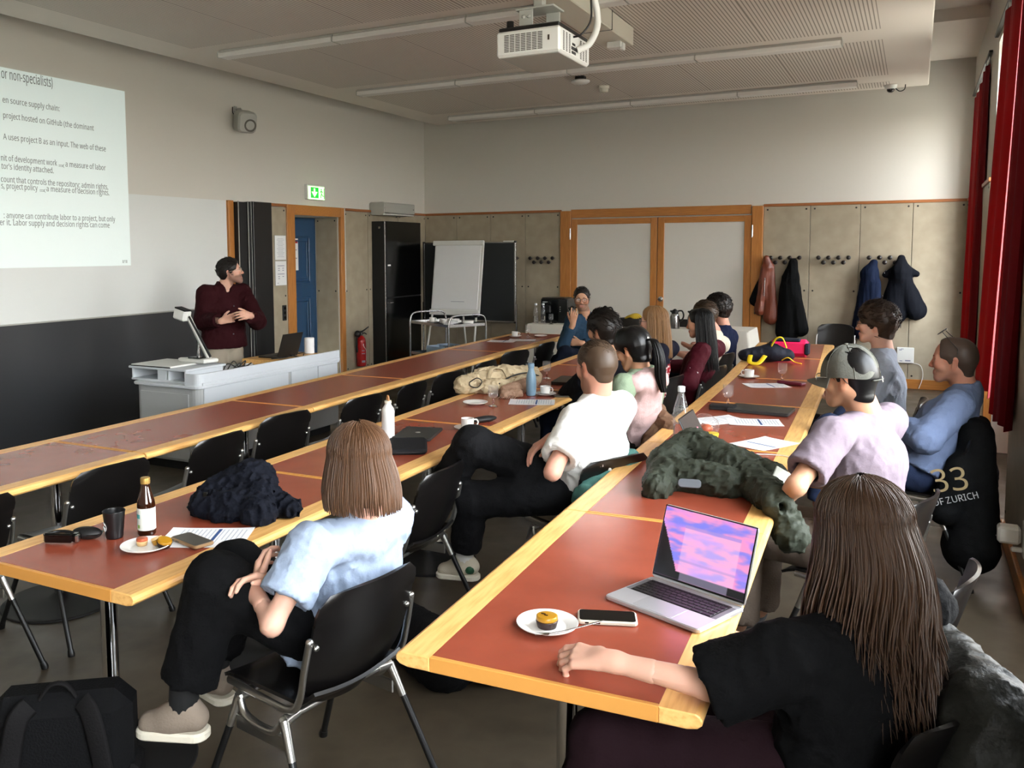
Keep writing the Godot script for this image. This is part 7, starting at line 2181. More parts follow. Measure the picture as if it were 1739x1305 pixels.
# joints in metres
var J := {
	"presenter": {"hip": Vector3(-5.720, 0.900, -6.270), "chest": Vector3(-5.708, 1.219, -6.270), "neck": Vector3(-5.700, 1.415, -6.270), "sl": Vector3(-5.643, 1.355, -6.451), "sr": Vector3(-5.757, 1.355, -6.089), "head": Vector3(-5.639, 1.547, -6.292), "look": Vector3(0.720, 0.220, -0.550), "er": Vector3(-5.790, 1.107, -6.080), "wr": Vector3(-5.450, 1.126, -5.966), "el": Vector3(-5.381, 1.100, -6.351), "wl": Vector3(-5.258, 1.170, -6.105), "kl": Vector3(-5.670, 0.480, -6.365), "kr": Vector3(-5.730, 0.480, -6.175), "al": Vector3(-5.687, 0.080, -6.375), "ar": Vector3(-5.753, 0.080, -6.165), "tl": Vector3(-5.544, 0.030, -6.330), "tr": Vector3(-5.610, 0.030, -6.120)},
	"denim": {"hip": Vector3(-3.094, 0.550, -8.862), "chest": Vector3(-3.111, 0.837, -8.948), "neck": Vector3(-3.122, 1.029, -9.006), "sl": Vector3(-2.970, 0.981, -9.025), "sr": Vector3(-3.209, 0.987, -8.843), "head": Vector3(-3.138, 1.209, -8.936), "look": Vector3(0.300, -0.020, 0.950), "er": Vector3(-3.213, 0.741, -8.591), "wr": Vector3(-3.117, 0.977, -8.607), "el": Vector3(-2.909, 0.752, -8.808), "wl": Vector3(-3.038, 0.778, -8.607), "kl": Vector3(-3.141, 0.685, -8.453), "kr": Vector3(-3.238, 0.583, -8.506), "al": Vector3(-3.281, 0.401, -8.239), "ar": Vector3(-3.190, 0.279, -8.502)},
	"navyman": {"hip": Vector3(-1.900, 0.530, -5.900), "chest": Vector3(-1.840, 0.807, -5.797), "neck": Vector3(-1.800, 0.992, -5.729), "sl": Vector3(-1.870, 0.932, -5.552), "sr": Vector3(-1.730, 0.932, -5.906), "head": Vector3(-1.841, 1.191, -5.670), "look": Vector3(-0.900, -0.050, -0.420), "el": Vector3(-2.104, 0.730, -5.712), "er": Vector3(-1.919, 0.730, -6.177), "wl": Vector3(-1.872, 0.910, -5.457), "wr": Vector3(-2.198, 0.770, -6.126), "kl": Vector3(-2.327, 0.500, -5.962), "kr": Vector3(-2.253, 0.500, -6.148), "al": Vector3(-2.355, 0.110, -5.973), "ar": Vector3(-2.281, 0.110, -6.159)},
	"whitetee": {"hip": Vector3(-1.350, 0.572, -3.964), "chest": Vector3(-1.310, 0.793, -3.927), "neck": Vector3(-1.297, 1.056, -3.925), "sl": Vector3(-1.332, 0.965, -3.739), "sr": Vector3(-1.240, 0.979, -4.084), "head": Vector3(-1.300, 1.188, -3.913), "look": Vector3(-0.800, -0.040, -0.600), "el": Vector3(-1.351, 0.783, -3.485), "wl": Vector3(-1.418, 0.848, -3.728), "er": Vector3(-1.345, 0.759, -4.076), "wr": Vector3(-1.462, 0.869, -3.752), "hl": Vector3(-1.343, 0.608, -3.858), "hr": Vector3(-1.384, 0.582, -4.061), "kl": Vector3(-1.841, 0.547, -3.681), "al": Vector3(-1.916, 0.237, -3.759), "tl": Vector3(-2.015, 0.160, -3.734), "kr": Vector3(-1.807, 0.831, -3.635), "ar": Vector3(-2.033, 0.537, -3.670), "tr": Vector3(-2.060, 0.376, -3.686)},
	"pony": {"hip": Vector3(-1.550, 0.520, -5.020), "chest": Vector3(-1.426, 0.834, -4.913), "neck": Vector3(-1.343, 1.043, -4.841), "sl": Vector3(-1.394, 0.993, -4.673), "sr": Vector3(-1.313, 0.975, -5.009), "head": Vector3(-1.391, 1.175, -4.828), "look": Vector3(-0.880, -0.300, -0.360), "el": Vector3(-1.400, 0.799, -4.560), "wl": Vector3(-1.507, 0.764, -4.614), "er": Vector3(-1.356, 0.719, -5.029), "wr": Vector3(-1.540, 0.757, -4.823), "kl": Vector3(-1.978, 0.500, -5.078), "kr": Vector3(-1.906, 0.500, -5.265), "al": Vector3(-1.987, 0.110, -5.082), "ar": Vector3(-1.915, 0.110, -5.268)},
	"blonde": {"hip": Vector3(-1.800, 0.520, -6.620), "chest": Vector3(-1.735, 0.833, -6.613), "neck": Vector3(-1.691, 1.042, -6.608), "sl": Vector3(-1.653, 0.982, -6.463), "sr": Vector3(-1.662, 0.968, -6.820), "head": Vector3(-1.734, 1.190, -6.576), "look": Vector3(-0.970, -0.030, -0.120), "el": Vector3(-1.633, 0.689, -6.333), "wl": Vector3(-1.764, 0.700, -6.287), "er": Vector3(-1.850, 0.720, -6.875), "wr": Vector3(-2.133, 0.740, -6.790), "kl": Vector3(-2.232, 0.500, -6.606), "kr": Vector3(-2.192, 0.500, -6.802), "al": Vector3(-2.241, 0.110, -6.608), "ar": Vector3(-2.201, 0.110, -6.804)},
	"maroon": {"hip": Vector3(-1.620, 0.520, -7.350), "chest": Vector3(-1.523, 0.807, -7.213), "neck": Vector3(-1.459, 0.998, -7.122), "sl": Vector3(-1.468, 0.933, -6.975), "sr": Vector3(-1.422, 0.926, -7.339), "head": Vector3(-1.501, 1.146, -7.091), "look": Vector3(-0.970, -0.060, -0.050), "el": Vector3(-1.520, 0.709, -6.814), "wl": Vector3(-1.647, 0.656, -6.969), "er": Vector3(-1.649, 0.720, -7.608), "wr": Vector3(-1.938, 0.740, -7.547), "kl": Vector3(-2.051, 0.500, -7.372), "kr": Vector3(-1.995, 0.500, -7.564), "al": Vector3(-2.061, 0.110, -7.374), "ar": Vector3(-2.005, 0.110, -7.566)},
	"cream": {"hip": Vector3(-1.720, 0.520, -8.280), "chest": Vector3(-1.645, 0.810, -8.162), "neck": Vector3(-1.595, 1.003, -8.083), "sl": Vector3(-1.569, 0.880, -7.938), "sr": Vector3(-1.553, 0.863, -8.285), "head": Vector3(-1.664, 1.138, -8.026), "look": Vector3(-0.960, -0.020, -0.200), "el": Vector3(-1.693, 0.762, -7.805), "wl": Vector3(-1.892, 0.796, -7.987), "er": Vector3(-1.756, 0.720, -8.537), "wr": Vector3(-2.043, 0.740, -8.467), "kl": Vector3(-2.152, 0.500, -8.289), "kr": Vector3(-2.101, 0.500, -8.483), "al": Vector3(-2.161, 0.110, -8.292), "ar": Vector3(-2.111, 0.110, -8.485)},
	"curly": {"hip": Vector3(-1.700, 0.540, -9.020), "chest": Vector3(-1.659, 0.815, -8.854), "neck": Vector3(-1.632, 0.998, -8.744), "sl": Vector3(-1.633, 0.892, -8.586), "sr": Vector3(-1.599, 0.873, -8.942), "head": Vector3(-1.677, 1.154, -8.701), "look": Vector3(-0.960, 0.000, -0.250), "el": Vector3(-1.860, 0.720, -8.803), "wl": Vector3(-2.079, 0.780, -8.995), "er": Vector3(-1.734, 0.740, -9.287), "wr": Vector3(-2.023, 0.760, -9.207), "kl": Vector3(-2.132, 0.520, -9.029), "kr": Vector3(-2.081, 0.520, -9.223), "al": Vector3(-2.141, 0.130, -9.032), "ar": Vector3(-2.091, 0.130, -9.225)},
	"greytee": {"hip": Vector3(-0.160, 0.540, -6.220), "chest": Vector3(-0.165, 0.870, -6.222), "neck": Vector3(-0.168, 1.090, -6.223), "sl": Vector3(-0.155, 0.978, -6.026), "sr": Vector3(-0.167, 0.974, -6.439), "head": Vector3(-0.209, 1.249, -6.194), "look": Vector3(-0.980, 0.040, -0.120), "el": Vector3(-0.279, 0.710, -5.989), "wl": Vector3(-0.501, 0.640, -6.097), "er": Vector3(-0.240, 0.710, -6.477), "wr": Vector3(-0.509, 0.740, -6.368), "kl": Vector3(-0.607, 0.540, -6.155), "kr": Vector3(-0.591, 0.540, -6.355), "al": Vector3(-0.617, 0.120, -6.156), "ar": Vector3(-0.601, 0.120, -6.356)},
	"bluesh": {"hip": Vector3(0.052, 0.536, -5.299), "chest": Vector3(0.179, 0.788, -5.390), "neck": Vector3(0.257, 0.978, -5.449), "sl": Vector3(0.215, 0.914, -5.228), "sr": Vector3(0.240, 0.880, -5.658), "head": Vector3(0.201, 1.124, -5.434), "look": Vector3(-0.970, 0.020, -0.140), "el": Vector3(0.076, 0.764, -5.050), "wl": Vector3(-0.063, 0.806, -5.208), "er": Vector3(0.140, 0.572, -5.633), "wr": Vector3(-0.023, 0.657, -5.385), "kl": Vector3(-0.381, 0.750, -5.148), "kr": Vector3(-0.313, 0.749, -5.468), "al": Vector3(-0.431, 0.330, -5.148), "ar": Vector3(-0.363, 0.329, -5.468)},
	"cap": {"hip": Vector3(-0.171, 0.536, -3.810), "chest": Vector3(-0.141, 0.890, -3.859), "neck": Vector3(-0.162, 1.074, -3.866), "sl": Vector3(-0.262, 1.019, -3.604), "sr": Vector3(-0.081, 1.008, -4.106), "head": Vector3(-0.220, 1.217, -3.826), "look": Vector3(-0.930, -0.060, -0.360), "el": Vector3(-0.362, 0.864, -3.401), "wl": Vector3(-0.457, 0.726, -3.519), "er": Vector3(-0.197, 0.716, -4.078), "wr": Vector3(-0.483, 0.736, -4.026), "kl": Vector3(-0.621, 0.536, -3.837), "kr": Vector3(-0.565, 0.536, -4.029), "al": Vector3(-0.621, 0.116, -3.837), "ar": Vector3(-0.565, 0.116, -4.029)},
	"bob": {"hip": Vector3(-1.633, 0.471, -2.241), "chest": Vector3(-1.552, 0.740, -2.264), "neck": Vector3(-1.480, 0.913, -2.227), "sl": Vector3(-1.533, 0.874, -2.026), "sr": Vector3(-1.485, 0.867, -2.379), "head": Vector3(-1.472, 1.095, -2.181), "look": Vector3(-0.900, -0.040, -0.420), "el": Vector3(-1.559, 0.695, -1.870), "wl": Vector3(-1.694, 0.738, -1.962), "er": Vector3(-1.645, 0.647, -2.263), "wr": Vector3(-1.656, 0.762, -2.007), "hl": Vector3(-1.617, 0.552, -2.144), "hr": Vector3(-1.683, 0.485, -2.329), "kl": Vector3(-1.811, 0.754, -1.925), "al": Vector3(-1.886, 0.405, -1.853), "tl": Vector3(-1.985, 0.329, -1.815), "kr": Vector3(-1.964, 0.690, -2.179), "ar": Vector3(-2.099, 0.329, -2.221), "tr": Vector3(-2.187, 0.224, -2.244)},
	"longhair": {"hip": Vector3(-0.098, 0.564, -2.105), "chest": Vector3(-0.091, 0.784, -2.084), "neck": Vector3(-0.050, 0.929, -2.131), "sl": Vector3(-0.222, 0.861, -1.932), "sr": Vector3(0.035, 0.866, -2.362), "head": Vector3(-0.089, 1.097, -2.138), "look": Vector3(-0.860, -0.100, -0.500), "el": Vector3(-0.367, 0.785, -1.895), "wl": Vector3(-0.598, 0.795, -1.888), "er": Vector3(-0.173, 0.613, -2.388), "wr": Vector3(-0.378, 0.674, -2.399), "kl": Vector3(-0.620, 0.560, -1.950), "kr": Vector3(-0.580, 0.550, -2.220), "al": Vector3(-0.700, 0.100, -1.780), "ar": Vector3(-0.660, 0.120, -2.200), "tl": Vector3(-0.860, 0.060, -1.800), "tr": Vector3(-0.820, 0.060, -2.300)},
}

func who(key: String, more: Dictionary) -> Dictionary:
	var o: Dictionary = J[key].duplicate()
	o.merge(more, true)
	return o

func build_people() -> void:
	make_people_materials()
	cloth("shirt_burgundy", Color(0.165, 0.035, 0.055), 0.85, 0.0, 30.0, 0.8)
	cloth("trousers_beige", Color(0.62, 0.58, 0.52), 0.85)
	cloth("denim_shirt", Color(0.16, 0.245, 0.32), 0.85)
	cloth("jeans_navy", Color(0.055, 0.075, 0.13), 0.85)
	cloth("navy_knit", Color(0.045, 0.05, 0.075), 0.9)
	cloth("white_tee", Color(0.84, 0.83, 0.81), 0.9, 0.0, 30.0, 0.6)
	cloth("jeans_black", Color(0.065, 0.065, 0.072), 0.85)
	cloth("sage_shirt", Color(0.50, 0.56, 0.47), 0.85)
	cloth("pink_vest", Color(0.72, 0.61, 0.60), 0.95)
	cloth("maroon_jacket", Color(0.27, 0.06, 0.105), 0.7)
	cloth("cream_top", Color(0.78, 0.75, 0.68), 0.9)
	cloth("navy_tee", Color(0.075, 0.10, 0.19), 0.9)
	cloth("heather_grey", Color(0.56, 0.58, 0.62), 0.9)
	cloth("oxford_blue", Color(0.37, 0.42, 0.53), 0.85)
	cloth("jeans_blue", Color(0.15, 0.19, 0.29), 0.85)
	cloth("lilac_tee", Color(0.44, 0.395, 0.43), 0.9, 0.0, 30.0, 0.6)
	cloth("cap_grey", Color(0.36, 0.36, 0.335), 0.9)
	cloth("trousers_stone", Color(0.42, 0.37, 0.33), 0.85)
	cloth("blouse_blue", Color(0.58, 0.635, 0.72), 0.85, 0.0, 30.0, 0.8)
	cloth("trousers_black", Color(0.03, 0.03, 0.035), 0.9)
	cloth("tee_black", Color(0.022, 0.022, 0.026), 0.92)
	cloth("trousers_plum", Color(0.10, 0.04, 0.06), 0.9)
	cloth("shoe_sand", Color(0.50, 0.45, 0.40), 0.85)
	cloth("shoe_cream", Color(0.74, 0.70, 0.62), 0.7)
	mat("sock_black", Color(0.02, 0.02, 0.022), 0.9)
	mat("sock_white", Color(0.80, 0.79, 0.77), 0.9)
	mat("shoe_green", Color(0.05, 0.28, 0.16), 0.6)
	var st := cloth("stripes", Color.WHITE, 0.9)
	st.vertex_color_use_as_albedo = true
	hair_mat("hair_dark", Color(0.09, 0.065, 0.05))
	hair_mat("hair_black", Color(0.035, 0.032, 0.035), 0.35)
	hair_mat("hair_brown", Color(0.20, 0.14, 0.10))
	hair_mat("hair_light_brown", Color(0.27, 0.21, 0.16))
	hair_mat("hair_bob", Color(0.36, 0.25, 0.17), 0.4)
	hair_mat("hair_long_brown", Color(0.27, 0.19, 0.135), 0.38)
	hair_mat("hair_blonde", Color(0.52, 0.38, 0.24), 0.4)
	hair_mat("hair_grey_brown", Color(0.25, 0.20, 0.17))
	var fair := Color(0.80, 0.62, 0.54)
	var rosy := Color(0.78, 0.57, 0.49)
	var tan := Color(0.72, 0.54, 0.43)
	var o: Dictionary
	var t: Node3D
	# ---- presenter
	o = who("presenter", {"tone": fair, "beard": Color(0.27, 0.19, 0.15), "beard_amt": 0.62, "mouth": 0.8, "brow": Color(0.12, 0.08, 0.06), "hcell": 0.0045,
		"top": "shirt_burgundy", "sleeve": 1.78, "collar": true, "loose": 0.030, "fold": 0.014, "hem": J.presenter.hip - Vector3(0, 0.04, 0), "legs": "trousers_beige", "lcell": 0.02, "leg_loose": 0.025,
		"handr": [Vector3(0.35, 0.22, -0.9), Vector3(-0.8, -0.3, 0.1), [0.25, 0.4, 0.5, 0.55]], "handl": [Vector3(0.15, 0.10, 0.95), Vector3(-0.8, -0.25, 0.0), [0.55, 0.6, 0.65, 0.7]]})
	t = person("man standing at the lectern in a burgundy shirt and round glasses, talking with his hands", o)
	hair_cap(t, o.head, o.look, 1.0, "hair_dark", 0.009, 0.075, -0.045, 0.0)
	hair_tufts(t, o.head, o.look, 1.06, "hair_dark", 420, 0.045, Vector3(0.3, 0.4, 1.0), 0.062, -0.05, 0.006, 0.0045, 3)
	part("buttons", MB.new().ball(o.chest + Vector3(0.148, 0.02, 0.03), Vector3(0.006, 0.007, 0.007), 8, 5).ball(o.hip + Vector3(0.15, 0.19, 0.035), Vector3(0.006, 0.007, 0.007), 8, 5).ball(o.hip + Vector3(0.152, 0.08, 0.035), Vector3(0.006, 0.007, 0.007), 8, 5), "ink", t)
	spectacles("spectacles", "thin clear-framed glasses on the standing presenter's face", head_xf(o.head, o.look), 1.0, "spectacle_clear")
	var wd: Vector3 = (o.wr - o.er).normalized()
	var wt := thing("wristwatch", "steel wristwatch on the presenter's wrist", "watch")
	part("strap", MB.new().tube([o.wr - wd * 0.035, o.wr - wd * 0.017], 0.032, 14), "steel", wt)
	part("dial", MB.new().ball(o.wr - wd * 0.026 + Vector3(0.025, 0.018, 0.0), Vector3(0.016, 0.014, 0.016), 12, 6), "black_gloss", wt)
	# ---- man in denim
	o = who("denim", {"tone": tan, "beard": Color(0.16, 0.11, 0.09), "beard_amt": 0.6, "brow": Color(0.06, 0.045, 0.04), "top": "denim_shirt", "sleeve": 1.75, "collar": true, "loose": 0.016, "legs": "jeans_navy", "cell": 0.018, "hem": J.denim.hip,
		"handr": [Vector3(0.12, 0.95, 0.05), Vector3(-0.2, 0.1, -0.9), [0.35, 0.9, 1.0, 1.05]], "handl": [Vector3(-0.9, 0.1, 0.2), Vector3(0, -0.2, -1), [0.4, 0.4, 0.45, 0.5]]})
	t = person("man in a denim shirt and dark glasses facing the camera, hand at his chin", o)
	hair_cap(t, o.head, o.look, 1.0, "hair_dark", 0.007, 0.078, -0.03, 0.0)
	hair_tufts(t, o.head, o.look, 1.04, "hair_dark", 300, 0.035, Vector3(0.2, 0.6, 1.0), 0.068, -0.04, 0.007, 0.0045, 4)
	spectacles("spectacles", "dark rectangular glasses on the man in the denim shirt", head_xf(o.head, o.look), 1.0, "spectacle_black")
	# ---- dark-haired man in navy
	o = who("navyman", {"tone": tan, "beard": Color(0.12, 0.09, 0.075), "beard_amt": 0.7, "brow": Color(0.05, 0.04, 0.035), "top": "navy_knit", "sleeve": 1.8, "legs": "jeans_navy", "cell": 0.02, "ccell": 0.016, "lcell": 0.02,
		"handl": [Vector3(-0.5, 0.8, 0.0), Vector3(0.3, 0, -0.9), [0.5, 0.6, 0.7, 0.8]]})
	t = person("dark-haired bearded man in navy, mostly hidden behind the man in the white t-shirt", o)
	hair_cap(t, o.head, o.look, 1.02, "hair_dark", 0.014, 0.065, -0.055, 0.0)
	hair_tufts(t, o.head, o.look, 1.12, "hair_dark", 420, 0.055, Vector3(0.3, 0.1, 1.0), 0.055, -0.05, 0.006, 0.005, 5)
	# ---- man in the white t-shirt
	o = who("whitetee", {"tone": rosy, "beard": Color(0.34, 0.24, 0.19), "beard_amt": 0.5, "brow": Color(0.24, 0.17, 0.12), "hcell": 0.0045, "top": "white_tee", "sleeve": 0.72, "loose": 0.024, "fold": 0.012, "ccell": 0.010, "hem": J.whitetee.hip - Vector3(0, 0.01, 0),
		"legs": "jeans_black", "crop": 0.80, "leg_loose": 0.024, "cuff": 0.045, "lcell": 0.012, "shoes": "shoe_cream", "sock": "sock_white", "cell": 0.016,
		"handl": [Vector3(0.3, 0.1, -0.9), Vector3(-0.3, -0.6, 0.1), [0.5, 0.55, 0.6, 0.6]], "handr": [Vector3(-0.55, -0.35, 0.6), Vector3(0.5, -0.4, -0.4), [0.4, 0.45, 0.5, 0.5]]})
	t = person("man in a white t-shirt and black jeans seen from behind, legs crossed", o)
	hair_cap(t, o.head, o.look, 1.0, "hair_light_brown", 0.0035, 0.08, -0.035, 0.0, 0.0, 0.004)
	hair_tufts(t, o.head, o.look, 1.015, "hair_light_brown", 1100, 0.020, Vector3(0.2, 0.2, 0.8), 0.07, -0.05, 0.003, 0.0026, 6)
	part("heel_patch", MB.new().ball(o.al + Vector3(0.035, -0.055, 0.0), Vector3(0.03, 0.028, 0.046), 12, 8), "shoe_green", t)
	# ---- ponytail
	o = who("pony", {"tone": tan, "female": true, "s": 0.96, "brow": Color(0.05, 0.04, 0.035), "top": "sage_shirt", "sleeve": 1.7, "collar": true, "loose": 0.018, "fold": 0.012, "legs": "trousers_black", "cell": 0.018, "lcell": 0.02, "hcell": 0.0048})
	t = person("woman with a black ponytail in a sage shirt and pink vest, looking down", o)
	hair_cap(t, o.head, o.look, 0.97, "hair_black", 0.013, 0.082, -0.06, 0.003, 0.0, 0.0045, 18.0)
	var hx := head_xf(o.head, o.look)
	var tie: Vector3 = hx * Vector3(0, 0.03, 0.105)
	part("hair_tie", MB.new().ball(tie, Vector3(0.020, 0.024, 0.020), 12, 8), "case_cream", t)
	var tail := MB.new()
	for k in 60:
		var a := k * 2.4
		var rr := 0.019 * sqrt(k / 60.0)
		var off := Vector3(cos(a) * rr, 0, sin(a) * rr)
		tail.tint = Color.WHITE * (0.7 + 0.5 * absf(sin(k * 1.9)))
		tail.tube(curve([tie + off * 0.5, tie + Vector3(0.05, 0.005, 0.03) + off, tie + Vector3(0.085, -0.08, 0.04) + off * 1.5, tie + Vector3(0.09, -0.19, 0.035) + off * 1.5, tie + Vector3(0.105, -0.28, 0.02) + off * 0.7], 3), 0.0055, 5, 0.6, Vector3.UP, false)
	part("ponytail", tail, "hair_black", t).set_meta("kind", "stuff")
	var vs := Blob.new()
	vs.cell = 0.011; vs.amp = 0.012; vs.freq = 10.0; vs.seed_n = 12; vs.ridged = true
	var side: Vector3 = (o.sr - o.sl).normalized()
	vs.add(o.chest + Vector3(0.045, 0.02, 0.02), o.neck + Vector3(0.055, -0.035, 0.02), 0.105, 0.07, 0.04, side, 1.35)
	vs.add(o.sl + Vector3(0.055, 0.012, -0.02), o.sr + Vector3(0.03, 0.012, 0), 0.045, 0.045, 0.04)
	vs.add(o.hip + Vector3(0.05, 0.1, 0.02), o.chest + Vector3(0.05, 0, 0.02), 0.115, 0.11, 0.04, side, 1.3)
	var vm := MB.new()
	vs.into(vm)
	part("vest", vm, "pink_vest", t)
	spectacles("spectacles", "dark thin glasses on the ponytailed woman", hx, 0.96, "spectacle_black")
	# ---- blonde
	var c1 := lin(Color(0.085, 0.095, 0.14))
	var c2 := lin(Color(0.55, 0.09, 0.14))
	var c3 := lin(Color(0.80, 0.74, 0.72))
	o = who("blonde", {"tone": fair, "female": true, "s": 0.97, "brow": Color(0.36, 0.26, 0.18), "top": "stripes", "sleeve": 1.7, "fold": 0.006, "legs": "trousers_black", "cell": 0.02, "ccell": 0.011, "lcell": 0.022})
	o.tint = func(p: Vector3) -> Color: return c1 if p.y > 0.875 else (c3 if fposmod(p.y - 0.08 * p.z, 0.026) < 0.006 else c2)
	t = person("blonde woman in glasses and a navy top with red stripes, in profile", o)
	hair_cap(t, o.head, o.look, 0.98, "hair_blonde", 0.003, 0.085, -0.08, 0.0, 0.0, 0.005)
	hair_locks(t, o.head, o.look, 1.0, "hair_blonde", 230, 0.30, 0.012, 0.004, 0.0052, 3, 0.01, 72.0)
	spectacles("spectacles", "brown glasses on the blonde woman", head_xf(o.head, o.look), 0.97, "spectacle_brown")
	# ---- maroon jacket
	o = who("maroon", {"tone": tan, "female": true, "s": 0.95, "brow": Color(0.04, 0.035, 0.03), "top": "maroon_jacket", "sleeve": 1.8, "loose": 0.024, "fold": 0.012, "legs": "trousers_black", "cell": 0.02, "lcell": 0.022})
	t = person("woman with long straight black hair in a maroon jacket, in profile", o)
	hair_cap(t, o.head, o.look, 0.96, "hair_black", 0.003, 0.085, -0.08, 0.0, 0.0, 0.005)
	hair_locks(t, o.head, o.look, 0.97, "hair_black", 240, 0.42, 0.012, 0.004, 0.0055, 5, 0.01, 76.0)
	var ml: Vector3 = o.sl.lerp(o.el, 0.55) + Vector3(0.01, -0.01, 0.072)
	part("sleeve_print", MB.new().at(Transform3D(Basis(Vector3.FORWARD, 0.5), ml)).box(Vector3.ZERO, Vector3(0.075, 0.022, 0.006), 0.002), "paper", t)
	# ---- man in cream behind
	o = who("cream", {"tone": rosy, "brow": Color(0.2, 0.14, 0.1), "beard": Color(0.3, 0.2, 0.15), "beard_amt": 0.4, "top": "cream_top", "sleeve": 1.1, "legs": "jeans_navy", "cell": 0.022, "ccell": 0.016, "lcell": 0.024, "face": false})
	t = person("brown-haired person in a cream top half hidden behind the woman in maroon", o)
	hair_cap(t, o.head, o.look, 1.0, "hair_light_brown", 0.010, 0.07, -0.05, 0.0)
	hair_tufts(t, o.head, o.look, 1.06, "hair_light_brown", 300, 0.05, Vector3(0.4, 0.1, 1.0), 0.06, -0.05, 0.006, 0.005, 7)
	# ---- curly
	o = who("curly", {"tone": rosy, "brow": Color(0.1, 0.07, 0.05), "top": "navy_tee", "sleeve": 0.6, "legs": "jeans_navy", "cell": 0.022, "ccell": 0.016, "lcell": 0.024, "face": false})
	t = person("man with dark curly hair in a navy t-shirt, farthest in the middle row", o)
	hair_cap(t, o.head, o.look, 1.02, "hair_dark", 0.016, 0.06, -0.04, 0.016, 0.0, 0.006, 26.0)
	hair_tufts(t, o.head, o.look, 1.16, "hair_dark", 360, 0.04, Vector3(0.2, 0.3, 0.3), 0.05, -0.04, 0.016, 0.0055, 8)
	# ---- grey t-shirt
	o = who("greytee", {"tone": fair, "brow": Color(0.12, 0.09, 0.07), "top": "heather_grey", "sleeve": 0.6, "loose": 0.02, "legs": "jeans_black", "cell": 0.018, "hcell": 0.005})
	t = person("young man with tousled brown hair in a grey t-shirt, profile against the coats", o)
	hair_cap(t, o.head, o.look, 1.04, "hair_brown", 0.014, 0.062, -0.05, 0.006, 0.0, 0.005, 20.0)
	hair_tufts(t, o.head, o.look, 1.13, "hair_brown", 520, 0.055, Vector3(0.2, 0.5, 0.7), 0.05, -0.045, 0.013, 0.0048, 9)
	spectacles("spectacles", "dark-rimmed glasses on the young man in the grey t-shirt", head_xf(o.head, o.look), 1.0, "spectacle_black")
	# ---- blue shirt, glasses on the head
	o = who("bluesh", {"tone": Color(0.70, 0.50, 0.42), "brow": Color(0.25, 0.19, 0.15), "beard": Color(0.5, 0.38, 0.32), "beard_amt": 0.35, "hcell": 0.0045, "top": "oxford_blue", "sleeve": 1.8, "collar": true, "loose": 0.026, "fold": 0.016, "legs": "jeans_blue", "lcell": 0.02, "leg_loose": 0.02, "cell": 0.016, "ccell": 0.012})
	t = person("older man in a blue shirt with glasses pushed up on his cropped head", o)
	hair_cap(t, o.head, o.look, 1.03, "hair_grey_brown", 0.003, 0.115, -0.055, 0.0, 0.0, 0.0045)
	hair_tufts(t, o.head, o.look, 1.0, "hair_grey_brown", 700, 0.016, Vector3(0.0, 0.0, 1.0), 0.095, -0.06, 0.002, 0.0022, 10)
	var gx := head_xf(o.head, o.look)
	gx = gx * Transform3D(Basis(Vector3.RIGHT, 0.85), Vector3(0, 0.075, 0.01))
	spectacles("pushed_up_glasses", "black glasses pushed up on the older man's head", gx, 1.06, "spectacle_black")
	# ---- cap
	o = who("cap", {"tone": tan, "beard": Color(0.1, 0.08, 0.07), "beard_amt": 0.12, "brow": Color(0.05, 0.04, 0.035), "hcell": 0.0042, "top": "lilac_tee", "sleeve": 0.72, "loose": 0.020, "fold": 0.010, "ccell": 0.011, "legs": "trousers_stone", "lcell": 0.02, "leg_loose": 0.03, "cell": 0.013,
		"handl": [Vector3(-0.8, -0.3, -0.3), Vector3(0, -1, 0), [0.4, 0.4, 0.45, 0.5]]})
	t = person("man in a grey baseball cap and lilac t-shirt seen from behind", o)
	hair_cap(t, o.head, o.look, 1.02, "hair_black", 0.002, 0.07, -0.062, 0.0, 0.0, 0.0045)
	hair_tufts(t, o.head, o.look, 0.99, "hair_black", 500, 0.025, Vector3(0.0, -0.6, 0.8), 0.02, -0.075, 0.004, 0.0035, 12)
	baseball_cap(o.head, o.look)
	spectacles("spectacles", "steel-rimmed glasses under the grey cap", head_xf(o.head, o.look), 1.02, "steel")
	# ---- bob
	o = who("bob", {"tone": fair, "female": true, "s": 0.97, "brow": Color(0.3, 0.2, 0.14), "top": "blouse_blue", "sleeve": 0.62, "loose": 0.024, "fold": 0.017, "fold_f": 12.0, "ccell": 0.011, "hem": J.bob.hip + Vector3(0.01, 0.0, 0), "legs": "trousers_black", "leg_loose": 0.026, "crop": 0.82, "cuff": 0.050, "lcell": 0.012,
		"shoes": "shoe_sand", "sock": "sock_black", "cell": 0.015, "handcell": 0.0038,
		"handl": [Vector3(-0.35, 0.62, -0.55), Vector3(0.5, 0.1, -0.75), [0.55, 0.6, 0.6, 0.6]], "handr": [Vector3(-0.45, 0.25, 0.75), Vector3(0.2, -0.6, 0.3), [0.5, 0.5, 0.55, 0.6]]})
	t = person("woman with a brown bob in a pale blue blouse seen from behind, nearest left", o)
	hair_cap(t, o.head, o.look, 1.0, "hair_bob", 0.003, 0.07, -0.09, 0.0, 0.0, 0.005)
	hair_locks(t, o.head, o.look, 1.06, "hair_bob", 520, 0.150, 0.022, 0.003, 0.0052, 11, 0.0, 50.0)
